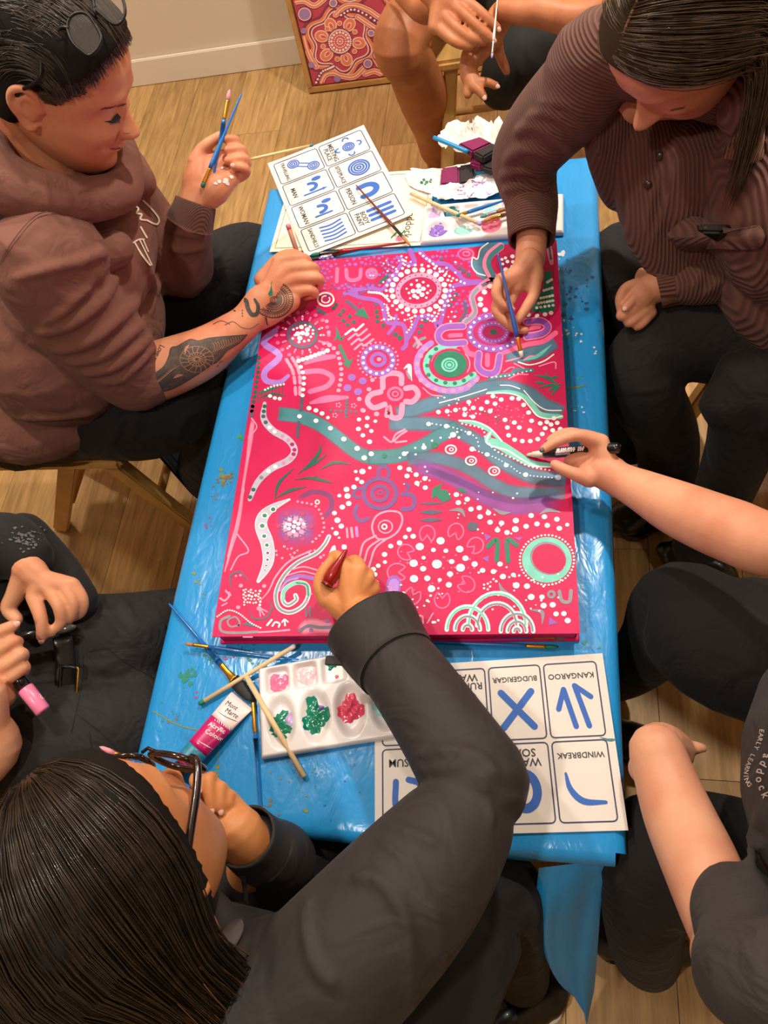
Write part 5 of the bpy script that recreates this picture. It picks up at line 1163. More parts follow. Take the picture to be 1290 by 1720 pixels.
# --- build
for (c, l), a in sorted(ART.items(), key=lambda k: k[0][1]):
    a.put(on_plane(CVT+0.00012*(l+2)), PNAME.get(c, c)+'_paint_marks', PM[c], canvas, 'stuff')
def soft_mat(c):
    m = mat('soft_paint_'+c, srgb(*PCOL[c]), rough=0.45, var=0.12, vscale=35); nt = m.node_tree; b = nt.nodes['Principled BSDF']
    at = nt.nodes.new('ShaderNodeAttribute'); at.attribute_name = 'cover'; nt.links.new(at.outputs['Fac'], b.inputs['Alpha']); return m
sm = {}
for i, (c, pts, w, op, edge) in enumerate(SOFT):
    w = np.full(len(pts), float(w)) if np.ndim(w) == 0 else w
    q = spline(np.column_stack([pts, w]), 8); t = np.gradient(q[:, :2], axis=0); t /= np.linalg.norm(t, axis=1)[:, None]; nr = np.column_stack([-t[:, 1], t[:, 0]])
    prof = [(-1, 0), (-1+edge, 1), (0, 1), (1-edge, 1), (1, 0)]; V = []; al = []; n = len(q)
    for k in range(n):
        e = min(1, k/3.0, (n-1-k)/3.0) if c in ('purple', 'magenta', 'plum', 'lpink', 'slate') else min(1, 0.6+k/4, 0.6+(n-1-k)/4)
        for s_, a in prof:
            p = q[k, :2]+nr[k]*q[k, 2]/2*s_; V.append(P(p[0], p[1], CVT+0.00006+0.000012*i)); al.append(a*op*e)
    me = bpy.data.meshes.new('brushed_band'); me.from_pydata([tuple(v) for v in V], [], [(k*5+j, k*5+j+1, (k+1)*5+j+1, (k+1)*5+j) for k in range(n-1) for j in range(4)]); me.update()
    at = me.attributes.new('cover', 'FLOAT', 'POINT'); at.data.foreach_set('value', np.array(al, np.float32))
    if c not in sm: sm[c] = soft_mat(c)
    link_mesh(PNAME.get(c, c)+'_brushed_band', me, sm[c], canvas)
# ================================================================== things on the table and in the room
def pw(q):
    """(px,py,z) -> world"""
    return P(*q)
M_wood_stick = mat('pale_birch', srgb(226, 196, 150), rough=0.55, var=0.06, vscale=60)
M_skewer = mat('bamboo', srgb(236, 214, 150), rough=0.5, var=0.05, vscale=60)
M_blueh = mat('blue_lacquer', srgb(32, 110, 190), rough=0.25, coat=0.3)
M_redh = mat('red_lacquer', srgb(150, 22, 22), rough=0.28, coat=0.3)
M_maroon = mat('maroon_lacquer', srgb(108, 36, 24), rough=0.3, coat=0.3)
M_copper = mat('brown_lacquer', srgb(150, 92, 52), rough=0.3, coat=0.3)
M_blackh = mat('black_lacquer', srgb(16, 15, 16), rough=0.25, coat=0.3)
M_gold = mat('brass_ferrule', srgb(205, 150, 52), rough=0.25, metal=0.85)
M_silver = mat('steel_ferrule', srgb(200, 200, 205), rough=0.25, metal=0.9)
def bristle(name, col): return mat('bristle_'+name, srgb(*col), rough=0.6, bump=0.4, bscale=900, bdist=0.0005)
MBr = dict(green=bristle('green', (10, 120, 92)), black=bristle('black', (22, 20, 22)), white=bristle('white', (236, 226, 220)), pink=bristle('pink', (226, 150, 160)), tan=bristle('tan', (176, 126, 70)), teal=bristle('teal', (70, 140, 140)), lilac=bristle('lilac', (170, 150, 200)))
def brush(label, tail, tip, r=0.0032, handle=M_blueh, ferrule=M_gold, br='tan', fh=0.72, ff=0.86, flat=1.0, wide=1.0, group=None, tail_r=0.45):
    a, b = np.asarray(tail, float), np.asarray(tip, float)
    t = empty('paint_brush', a*.5+b*.5, label, 'paint brush', group); L = lambda k: a+(b-a)*k
    side = np.cross(b-a, (0, 0, 1.)); side /= np.linalg.norm(side)+1e-9; upv = np.cross(side, (b-a)/np.linalg.norm(b-a))
    fl = (upv, flat) if flat < 1 else None
    ks = [0, .03, .35, .62, fh-.06, fh]; rs = [.35*r*tail_r*2, tail_r*r, .62*r, r*1.05, r*1.1, r*.86]
    MB().tube([L(k*1.0) if k < fh else L(fh) for k in ks], rs, n=12, round_=False).build('handle', handle, t)
    MB().tube([L(fh), L(fh+.01), L((fh+ff)/2), L(ff-.01), L(ff)], [r*.9, r*.98, r*.92, r*.98*wide**.5, r*.95*wide], n=12, flat=fl).build('ferrule', ferrule, t)
    MB().tube([L(ff), L(ff+(1-ff)*.4), L(ff+(1-ff)*.8), L(1)], [r*.86*wide, r*1.0*wide, r*.7*wide, r*.12*wide], n=10, flat=fl).build('bristles', MBr[br], t)
    return t
def stick(label, a, b, r, m, tipm=None, name='dowel_stick', tip2=None):
    a, b = np.asarray(a, float), np.asarray(b, float); t = empty(name, (a+b)/2, label, 'stick')
    MB().tube([a, b], r, n=12).build('shaft', m, t)
    d = (b-a)/np.linalg.norm(b-a)
    if tipm: MB().tube([b-d*.006, b+d*.001, b+d*.003], [r*1.06, r*1.06, r*.6], n=12).build('painted_tip', tipm, t)
    if tip2: MB().tube([a+d*.006, a-d*.001, a-d*.003], [r*1.06, r*1.06, r*.6], n=12).build('painted_tip', tip2, t)
    return t
tz = CLZ
# near end of the table
brush('wide blue brush with black bristles at the near left corner of the table', P(284, 1014, tz+.004), P(424, 1178, tz+.006), .0042, br='black', fh=.64, ff=.79, flat=.35, wide=2.2)
brush('thin blue detail brush lying below the left corner of the pink canvas', P(502, 1108, tz+.004), P(310, 1081, tz+.012), .0028, br='tan', fh=.78, ff=.92)
brush('slim blue brush with brass ferrule lying just left of the white palette', P(438, 1364, tz+.003), P(424, 1165, tz+.003), .0030, br='black', fh=.65, ff=.92)
brush('blue brush with green tip tight against the near edge of the canvas', P(640, 1068, tz+.004), P(952, 1071, tz+.004), .0028, br='green', fh=.82, ff=.94)
brush('blue brush with green tip just below another one at the near edge of the canvas', P(650, 1075, tz+.004), P(937, 1087, tz+.004), .0029, br='green', fh=.82, ff=.93)
stick('pale wooden stick with green and white painted ends, lying across the blue brushes', P(337, 1181, tz+.005), P(493, 1086, tz+.013), .0031, M_wood_stick, MBr['white'], tip2=MBr['green'])
stick('pale wooden stick lying across the white palette', P(414, 1137, tz+.014), P(511, 1305, tz+.006), .0037, M_wood_stick)
# far end
brush('maroon brush lying across the printed card sheet', P(598, 311, tz+.014), P(690, 413, tz+.012), .0032, M_maroon, M_blackh, 'tan', fh=.70, ff=.86)
brush('red brush with green tip lying along the far edge of the canvas', P(684, 407, tz+.010), P(521, 429, tz+.010), .0042, M_redh, M_blackh, 'green', fh=.70, ff=.90)
brush('dark red brush tucked right against the far edge of the canvas', P(612, 418, tz+.006), P(515, 438, tz+.008), .0040, M_maroon, M_silver, 'black', fh=.55, ff=.75)
stick('pale wooden stick with grey tip resting on the far palette', P(690, 325, tz+.012), P(806, 376, tz+.022), .0034, M_wood_stick, MBr['lilac'])
brush('blue brush with green tip resting on the far palette', P(880, 326, tz+.026), P(766, 363, tz+.020), .0034, br='green', fh=.84, ff=.93)
brush('brown brush with steel ferrule half under the corduroy cuff', P(900, 335, tz+.026), P(806, 365, tz+.020), .0036, M_copper, M_silver, 'teal', fh=.70, ff=.88)
brush('short brown brush with brass ferrule half under the corduroy cuff', P(890, 348, tz+.024), P(812, 371, tz+.020), .0036, M_copper, M_gold, 'tan', fh=.62, ff=.85)

# ------------------------------------------------------------------ printed sheets
M_paper = mat('white_paper', srgb(226, 218, 210), rough=0.7, var=0.01, vscale=8)
M_cream = mat('cream_paper', srgb(238, 226, 204), rough=0.7)
M_navy = mat('navy_ink', srgb(52, 58, 92), rough=0.6)
M_blueink = mat('blue_ink', srgb(42, 98, 186), rough=0.6)
M_blackink = mat('black_ink', srgb(48, 46, 56), rough=0.6)
def sheet_frame(o, ex, ey, w, h, z, curl=0.0, n=14):
    """paper in its own reading frame: o lower left, ex right, ey up (unit vectors, flat); returns map(u,v)->world"""
    o = np.asarray(o, float); ex = np.asarray(ex, float); ey = np.asarray(ey, float)
    def fn(u, v, lift=0.0):
        p = o+ex*u+ey*v; a = abs(u/w-.5)*2; b = abs(v/h-.5)*2
        return np.array([p[0], p[1], z+curl*(a**4*.6+b**4*.4)+lift])
    return fn
def paper(name, label, fn, w, h, m, n=16, cat='paper'):
    c = fn(w/2, h/2); V = []; th = 0.00025
    for s in (0, 1):
        for i in range(n+1):
            for j in range(n+1): q = fn(w*i/n, h*j/n); V.append((q[0], q[1], q[2]-s*th))
    k = (n+1)**2; Fc = []
    for i in range(n):
        for j in range(n):
            a = i*(n+1)+j; Fc.append((a, a+n+1, a+n+2, a+1)); Fc.append((k+a+1, k+a+n+2, k+a+n+1, k+a))
    for i in range(n):
        for a, b in ((i, i+1), (n*(n+1)+i+1, n*(n+1)+i), ((i+1)*(n+1), i*(n+1)), (i*(n+1)+n, (i+1)*(n+1)+n)): Fc.append((a, b, k+b, k+a))
    me = bpy.data.meshes.new(name); me.from_pydata(V, [], Fc); me.update()
    t = empty(name, (c[0], c[1], c[2]), label, cat)
    link_mesh('sheet', me, m, t, smooth=False); return t
def lay(fn, lift=0.0004): return lambda u, v: fn(u, v, lift)
def spiral_rings(a, x, y, rs, w):
    for r in rs: a.ring(x, y, r, r*.92, w, n=26)
def card_sheet(t, fn, labels):
    """four columns by two rows of cards, picture above a caption; labels maps (col,row) -> (caption, painter)"""
    W_, H_ = .297, .210; line = Art(); ink = Art(); txt = Art(); mx, my, gp = .010, .010, .005
    cw, ch = (W_-2*mx-3*gp)/4, (H_-2*my-gp)/2
    for col in range(4):
        for row in range(2):
            x0, y0 = mx+col*(cw+gp), my+row*(ch+gp)
            line.rrect(x0, y0, x0+cw, y0+ch, .005, .0017)
            if (col, row) in labels:
                cap, pic = labels[col, row]; ls = cap.split('\n')
                for k, s in enumerate(ls):
                    v_, _f = text_mesh(s, 'CENTER', .012); tw = max(p_[0] for p_ in v_)-min(p_[0] for p_ in v_); sz = min(.0135, cw*.86/tw); txt.text(s, x0+cw/2, y0+.0165+(len(ls)-1)*.0055-k*.0112, sz, bold=.012)
                if pic: pic(ink, x0+cw/2, y0+ch*.60)
    line.put(lay(fn), 'card_borders', M_navy, t, 'stuff'); ink.put(lay(fn), 'card_symbols', M_blueink, t, 'stuff'); txt.put(lay(fn, .0005), 'card_captions', M_blackink, t, 'stuff')
def pic_kang(a, x, y):
    for p, q in (((x+.0197, y+.0025), (x+.011, y-.022)), ((x+.011, y-.022), (x+.001, y+.0246)), ((x-.021, y-.011), (x-.003, y-.026)), ((x-.003, y-.026), (x-.0148, y+.0246))): a.stroke([p, q], .0066, sub=2)
def pic_x(a, x, y): a.stroke([(x-.019, y+.022), (x+.019, y-.022)], .0085); a.stroke([(x+.019, y+.022), (x-.019, y-.022)], .0085)
def pic_water(a, x, y):
    for r in (.0035, .008, .0125): a.ring(x-.008, y-.014, r, r, .0022)
    for k in (-.003, .003): a.stroke([(x+k, y-.004), (x+.006+k, y+.008), (x+.010+k, y+.02)], .0022)
    a.ring(x+.013, y+.024, .006, .006, .0022)
def pic_wind(a, x, y): a.stroke([(x+.020, y-.018), (x+.0165, y), (x+.003, y+.014), (x-.022, y+.016)], [.003, .0065, .0075, .0042])
def pic_o(a, x, y): a.ring(x, y, .015, .020, .0105)
def pic_d(a, x, y): a.stroke([(x+.016, y-.016), (x+.016, y+.014), (x, y+.020), (x-.016, y+.010), (x-.014, y-.012), (x, y-.018)], .0075)
def pic_meet(a, x, y):
    for r in (.0035, .0075, .0115): a.ring(x, y, r, r, .0030)
    for dx, dy, g in ((0, .021, 0), (0, -.021, 180), (-.022, 0, 90), (.022, 0, 270)): a.ring(x+dx, y+dy, .006, .006, .0034, a0=g, a1=g+180)
def pic_site(a, x, y):
    for r in (.004, .010, .016, .0215): a.ring(x, y, r, r*.95, .0040)
def pic_person(a, x, y): a.ring(x, y-.006, .015, .019, .0125, a0=0, a1=180); a.stroke([(x-.015, y-.006), (x-.014, y-.018)], .0125); a.stroke([(x+.015, y-.006), (x+.014, y-.018)], .0125)
def pic_body(a, x, y):
    for k in (-.014, 0, .014): a.stroke([(x+k, y-.022), (x+k, y+.022)], .0080)
def pic_travel(a, x, y):
    for cx, cy in ((x-.013, y-.018), (x+.013, y+.018)):
        for r in (.0035, .0075, .0115): a.ring(cx, cy, r, r, .0028)
    for k in (-.0035, .0035): a.stroke([(x-.006+k, y-.009-k), (x+.006+k, y+.009-k)], .0028)
def pic_man(a, x, y):
    a.dot(x-.018, y+.012, .006, .010, n=16); a.ring(x, y-.006, .010, .013, .0078, a0=0, a1=180); a.stroke([(x+.018, y-.022), (x+.018, y+.018)], .0042); a.poly([(x+.014, y+.016), (x+.022, y+.016), (x+.018, y+.026)])
def pic_woman(a, x, y): a.dot(x-.016, y+.012, .0055, .010, n=16); a.ring(x+.001, y-.006, .0095, .013, .0080, a0=0, a1=180); a.stroke([(x+.018, y-.018), (x+.018, y+.014)], .0046)
def pic_sand(a, x, y):
    for k in range(5): a.stroke([(x-.020+k*.010, y-.020), (x-.017+k*.010, y), (x-.022+k*.010, y+.022)], .0042)

# near right sheet: upside down to the camera
A0 = P(1012, 1097, tz+.002); A1 = P(1055, 1392, tz+.002)
ey = A1-A0; ey[2] = 0; ey /= np.linalg.norm(ey); ex = np.array([ey[1], -ey[0], 0])
f1 = sheet_frame(A0, ex, ey, .297, .210, tz+.0016)
s1 = paper('symbol_card_sheet', 'upside-down printed sheet of eight symbol cards at the near right corner', f1, .297, .210, M_paper)
card_sheet(s1, f1, {(0, 0): ('KANGAROO', pic_kang), (1, 0): ('BUDGERIGAR', pic_x), (2, 0): ('RUNNING\nWATER', pic_water), (0, 1): ('WINDBREAK', pic_wind), (1, 1): ('WATER\nSOAK', pic_o), (3, 1): ('POSSUM', pic_d)})
st = Art().stroke([(-.001, .108), (.008, .108), (.018, .104)], [.004, .003, .001], taper=.3); st.put(lay(f1, .0006), 'teal_paint_smear', PM['teal'], s1)
# far left sheet
B0 = P(450, 276, tz+.008); B1 = P(612, 211, tz+.008)
ey = B1-B0; ey[2] = 0; ey /= np.linalg.norm(ey); ex = np.array([ey[1], -ey[0], 0])
f2 = sheet_frame(B0, ex, ey, .297, .210, tz+.0065, curl=.004)
s2 = paper('symbol_card_sheet', 'printed sheet of symbol cards tilted over the far left corner of the table', f2, .297, .210, M_paper)
card_sheet(s2, f2, {(0, 1): ('MEETING\nPLACE', pic_meet), (1, 1): ('SITE/PLACE', pic_site), (2, 1): ('PERSON', pic_person), (3, 1): ('BODY\nPAINT', pic_body), (0, 0): ('TRAVELLING', pic_travel), (1, 0): ('MAN', pic_man), (2, 0): ('WOMAN', pic_woman), (3, 0): ('SANDHILLS', pic_sand)})
# cream sheet below it
Cc = P(453, 424, tz+.002); C1 = P(703, 413, tz+.002)
ex = C1-Cc; ex[2] = 0; wid = np.linalg.norm(ex); ex /= wid; ey = np.array([-ex[1], ex[0], 0])
f3 = sheet_frame(Cc, ex, ey, .297, .200, tz+.0022, curl=.001)
s3 = paper('bordered_certificate', 'cream sheet with thin dark border lying under the tilted card sheet', f3, .297, .200, M_cream)
a = Art(); a.rrect(.009, .009, .288, .191, .0005, .0009); a.put(lay(f3), 'border_line', mat('olive_ink', srgb(92, 92, 80)), s3)
a = Art(); a.text('addock', .262, .052, .022, ang=-math.pi/2); a.put(lay(f3), 'lettering', mat('brown_ink', srgb(74, 52, 40)), s3)
a = Art()
for k in range(7): a.stroke([(.232+.004*k, .020+.006*(k % 3)), (.236+.004*k, .030+.006*(k % 3))], .0035, taper=.4)
a.put(lay(f3, .0005), 'leaf_print', PM['green'], s3)
a = Art().dot(.250, .020, .010, .006, n=16, a=.5); a.put(lay(f3, .0006), 'pink_smudge', PM['lpink'], s3)
# white serviette with green blot beside the foam brushes
M_tissue = mat('tissue_paper', srgb(226, 220, 212), rough=0.9, bump=0.4, bscale=120, bdist=0.002)
def crumple(name, label, pts, z, hgt, seed, cat='paper towel', extra=None):
    """a crumpled sheet over the outline pts (pixels on height z)"""
    rn = random.Random(seed); q = np.array([P(x, y, z) for x, y in pts]); c = q.mean(0); N = len(q); V = []; Fc = []; R_ = 9
    closed = spline(np.vstack([q, q[:3]]), 8)[8:8+8*N]; m_ = len(closed)
    jit = np.array([rn.uniform(.86, 1.08) for _ in range(m_)]); jit = (jit+np.roll(jit, 1))/2
    hr_ = np.array([[rn.random() for _ in range(m_)] for _ in range(R_+1)]); hr_ = (hr_+np.roll(hr_, 1, 1)+np.roll(hr_, 2, 1))/3
    for i in range(R_+1):
        k = i/R_
        for j in range(m_):
            p = c+(closed[j]-c)*k*(1+(jit[j]-1)*k); V.append((p[0], p[1], z+hgt*(.15+1.1*hr_[i][j]*(1-.55*k)+.25*abs(math.sin(p[0]*70+seed)*math.sin(p[1]*60)))))
    V[:m_] = [V[0]]*m_
    for i in range(R_):
        for j in range(m_): Fc.append((i*m_+j, (i+1)*m_+j, (i+1)*m_+(j+1) % m_, i*m_+(j+1) % m_))
    me = bpy.data.meshes.new(name); me.from_pydata(V, [], Fc); me.update()
    return me, c
me, c0 = crumple('t', '', [(690, 290), (735, 285), (800, 275), (835, 300), (830, 322), (770, 332), (720, 328), (692, 318)], tz+.001, .012, 3)
o = link_mesh('paper_towel', me, M_tissue); tag(o, 'flat white paper towel with paint blots beside the foam brushes', 'paper towel')
bvt = bvh_of(me); a = Art()
for x, y, r in ((708, 307, 3), (712, 302, 2.5), (717, 306, 3), (714, 310, 2), (723, 305, 2.5), (724, 302, 1.8)): a.dot(x, y, r, r*.8)
a.put(on_surface(bvt, .001), 'green_blot', PM['green'], o, 'stuff')
me, c0 = crumple('t', '', [(716, 330), (745, 318), (790, 305), (835, 292), (858, 300), (852, 322), (815, 338), (775, 343), (735, 338)], tz+.006, .020, 5)
o = link_mesh('crumpled_wrap', me, mat('white_plastic_film', srgb(238, 232, 232), rough=0.35, bump=0.5, bscale=90, bdist=0.003)); tag(o, 'crumpled white film smeared with lilac paint behind the far palette', 'plastic film')
bvt = bvh_of(me); a = Art(); rn = random.Random(5)
for k in range(16):
    x = rn.uniform(770, 845); y = rn.uniform(300, 330); a.stroke([(x, y), (x+rn.uniform(-6, 6), y+rn.uniform(-4, 4)), (x+rn.uniform(-10, 10), y+rn.uniform(-5, 5))], 1.3)
a.put(on_surface(bvt, .001), 'lilac_smear', PM['lilac'], o, 'stuff')
me, c0 = crumple('t', '', [(735, 243), (760, 226), (790, 222), (815, 220), (845, 232), (852, 255), (830, 268), (790, 270), (752, 266)], tz+.002, .045, 8)
# one corner stands up as a peak
pk = P(838, 204, tz+.05); co = np.array([v.co[:] for v in me.vertices]); base = P(838, 238, tz+.02); d = np.linalg.norm(co[:, :2]-base[:2], axis=1)
wgt = np.exp(-(d/.012)**2)[:, None]; co = co+(pk-base)*wgt*.9; me.vertices.foreach_set('co', co.ravel()); me.update()
o = link_mesh('crumpled_tissue', me, M_tissue); tag(o, 'crumpled white tissue with a raised peak under the foam brushes', 'tissue')

# ------------------------------------------------------------------ foam brushes
M_foam = mat('black_foam', srgb(46, 40, 42), rough=0.95, bump=0.6, bscale=500, bdist=0.002)
M_foamp = mat('magenta_foam', srgb(122, 14, 78), rough=0.7, bump=0.5, bscale=300, bdist=0.002)
M_cyan = mat('cyan_plastic', srgb(20, 140, 196), rough=0.3)
def foam(label, quad, z, th, hp, hr, split=.55):
    """quad pixels: painted end first (a,b) then plain end (c,d)"""
    q = [P(x, y, z+th) for x, y in quad]; c = sum(q)/4; t = empty('foam_brush', (c[0], c[1], z), label, 'foam brush')
    def slab(k0, k1, name, m, bev):
        p = [q[0]+(q[3]-q[0])*k0, q[1]+(q[2]-q[1])*k0, q[1]+(q[2]-q[1])*k1, q[0]+(q[3]-q[0])*k1]
        mb = MB().add([(*v[:2], v[2]-th) for v in p]+[tuple(v) for v in p], [(0,3,2,1),(4,5,6,7),(0,1,5,4),(1,2,6,5),(2,3,7,6),(3,0,4,7)])
        mb.build(name, m, t, smooth=False, bevel=bev)
    slab(0, split, 'painted_foam', M_foamp, .003); slab(split, 1, 'foam_block', M_foam, .003)
    h = [P(*p) for p in hp]; MB().tube(spline(h, 4) if len(h) > 2 else h, hr, n=12).build('handle', M_cyan, t)
foam('black foam brush with magenta tip nearest the canvas', [(739, 309), (741, 281), (795, 273), (798, 306)], tz+.010, .014, [(798, 290, tz+.02), (820, 287, tz+.02), (850, 286, tz+.02)], .0045)
foam('black foam brush with magenta end lying across two others, long blue handle', [(768, 240), (806, 228), (842, 246), (811, 264)], tz+.042, .016, [(786, 255, tz+.055), (758, 243, tz+.055), (729, 231, tz+.055)], .0040, .6)
foam('black foam brush with magenta patches, under the crossing one', [(789, 274), (792, 257), (846, 266), (838, 288)], tz+.026, .014, [(820, 253, tz+.05), (836, 257, tz+.05), (870, 268, tz+.05)], .0062, .4)

# ------------------------------------------------------------------ palettes
M_plastic = mat('white_plastic', srgb(226, 220, 220), rough=0.28, coat=0.2)
def palette(label, o, ex, ey, w, h, wells, z, nx=110, ny=76, th=.011):
    """height-field tray; wells: ('r'|'o', cx, cy, rx, ry) in metres"""
    c = o+ex*w/2+ey*h/2; t = empty('paint_palette', (c[0], c[1], z), label, 'paint palette')
    def height(u, v):
        d = 0.0
        for k, cx, cy, rx, ry in wells:
            a, b = abs(u-cx)/rx, abs(v-cy)/ry
            e = (a**6+b**6)**(1/6) if k == 'r' else math.hypot(a, b)
            d = max(d, min(1, max(0, (1-e)*(3.2 if k == 'r' else 2.2))))
        rim = min(u, w-u, v, h-v); s = min(1, max(0, rim/.003))
        return z+th*(.55+.45*s)-(d*d*(3-2*d))*(th-.0025)
    V = []; Fc = []
    for i in range(nx+1):
        for j in range(ny+1):
            u, v = w*i/nx, h*j/ny; p = o+ex*u+ey*v; V.append((p[0], p[1], height(u, v)))
    for i in range(nx):
        for j in range(ny): a = i*(ny+1)+j; Fc.append((a, a+ny+1, a+ny+2, a+1))
    edge = [i*(ny+1) for i in range(nx+1)]+[nx*(ny+1)+j for j in range(1, ny+1)]+[i*(ny+1)+ny for i in range(nx-1, -1, -1)]+[j for j in range(ny-1, 0, -1)]
    k = len(V); V += [(V[e][0], V[e][1], z) for e in edge]; n = len(edge)
    Fc += [(edge[i], k+i, k+(i+1) % n, edge[(i+1) % n]) for i in range(n)]; Fc.append(tuple(range(k+n-1, k-1, -1)))
    me = bpy.data.meshes.new('tray'); me.from_pydata(V, [], Fc); me.update(); link_mesh('tray', me, M_plastic, t)
    def blob(cx, cy, rx, ry, m, hz=.0035, seed=1, rough=.18):
        rn = random.Random(seed); ph = [rn.uniform(0, 6.28) for _ in range(6)]; V = []; Fc = []; NR, NA = 7, 36
        for i in range(NR+1):
            for j in range(NA):
                a = 2*math.pi*j/NA; k = i/NR; r = k*(1+rough*(math.sin(3*a+ph[0])*.5+math.sin(4*a+ph[1])*.35+math.sin(11*a+ph[2])*.22))
                u, v = cx+rx*r*math.cos(a), cy+ry*r*math.sin(a); p = o+ex*u+ey*v
                V.append((p[0], p[1], height(u, v)+.0003+hz*(1-k**2)*(.6+.4*math.sin(u*420+ph[3])*math.sin(v*390+ph[4]))))
        for i in range(NR):
            for j in range(NA): Fc.append((i*NA+j, (i+1)*NA+j, (i+1)*NA+(j+1) % NA, i*NA+(j+1) % NA))
        me = bpy.data.meshes.new('paint_blob'); me.from_pydata(V, [], Fc); me.update(); link_mesh('paint_blob', me, m, t)
    return t, blob
def wet(n, c): return mat('wet_paint_'+n, srgb(*c), rough=0.18, coat=0.4, var=0.12, vscale=120)
WP = dict(pink=wet('pink', (228, 110, 150)), lpink=wet('lpink', (244, 190, 196)), green=wet('green', (6, 122, 96)), greyblue=wet('greyblue', (120, 140, 160)), rose=wet('rose', (214, 72, 100)), lilac=wet('lilac', (190, 160, 210)), purple=wet('purple', (132, 96, 190)), aqua=wet('aqua', (150, 208, 204)), coral=wet('coral', (226, 110, 140)), teal=wet('teal', (44, 124, 140)), dgreen=wet('dgreen', (12, 84, 74)), white=wet('white', (238, 232, 232)))
o = P(442, 1277, tz); e2 = P(657, 1242, tz)-o; e2[2] = 0; ex = e2/np.linalg.norm(e2); ey = np.array([-ex[1], ex[0], 0]); hgt = abs((P(434, 1125, tz)-o)@ey)
wd = .200; cwd = wd/5.2
wl = []
for i in range(5): wl.append(('r', .008+cwd*(i+.5)+.001*i, hgt-.022, cwd*.46, .0185))
ow = (wd-.012)/4
for i in range(4): wl.append(('o', .006+ow*(i+.5), hgt*.36, ow*.47, hgt*.31))
pal, blob = palette('white plastic paint palette at the near end with pink and green paint in its wells', o, ex, ey, wd, hgt, wl, tz)
blob(wl[0][1], wl[0][2]-.002, .014, .013, WP['pink'], .002, 1); blob(wl[1][1], wl[1][2], .014, .012, WP['lpink'], .002, 2); blob(wl[2][1]-.004, wl[2][2]+.008, .006, .005, WP['green'], .002, 3, .4); blob(wl[2][1]+.002, wl[2][2]-.008, .0025, .0025, WP['pink'], .001, 3)
blob(wl[3][1], wl[3][2], .015, .014, WP['greyblue'], .001, 4, .1); blob(wl[4][1], wl[4][2], .013, .013, WP['lpink'], .001, 4, .1)
blob(wl[5][1]-.002, wl[5][2], .013, .014, WP['green'], .004, 5, .5); blob(wl[5][1]+.009, wl[5][2]+.002, .006, .010, WP['lilac'], .003, 6); blob(wl[5][1]-.002, wl[5][2]-.014, .011, .008, WP['green'], .003, 15, .6); blob(wl[6][1]-.001, wl[6][2], .017, .022, WP['green'], .005, 7, .4); blob(wl[6][1]+.007, wl[6][2]+.010, .004, .004, WP['purple'], .007, 8); blob(wl[7][1], wl[7][2]+.002, .017, .018, WP['rose'], .008, 9, .3); blob(wl[8][1], wl[8][2], .016, .018, WP['aqua'], .002, 10, .3)
# far palette
o = P(707, 414, tz); e2 = P(930, 397, tz)-o; e2[2] = 0; ex = e2/np.linalg.norm(e2); ey = np.array([-ex[1], ex[0], 0])
wl = []
for i in range(5): wl.append(('o', .029+.048*i, .030, .0215, .0225))
for i in range(7): wl.append(('r', .018+.0345*i, .072, .015, .0145))
pal2, blob = palette('white plastic paint palette at the far end with purple, aqua and pink wells', o, ex, ey, .250, .094, wl, tz)
blob(wl[0][1], .029, .016, .016, WP['purple'], .006, 11, .3); blob(wl[1][1], .026, .018, .014, WP['aqua'], .003, 12, .2); blob(wl[1][1]+.008, .036, .008, .008, WP['white'], .005, 13); blob(wl[2][1], .030, .018, .018, WP['coral'], .003, 14, .1); blob(wl[3][1], .030, .018, .018, WP['dgreen'], .002, 15, .1); blob(wl[4][1], .030, .018, .018, WP['aqua'], .002, 15, .1)
blob(wl[5][1], .072, .011, .011, WP['lilac'], .002, 16, .5); blob(wl[6][1], .072, .014, .013, WP['teal'], .001, 17, .1); blob(wl[8][1], .072, .012, .012, WP['aqua'], .001, 18, .1); blob(wl[9][1], .072, .012, .012, WP['teal'], .001, 18, .1)

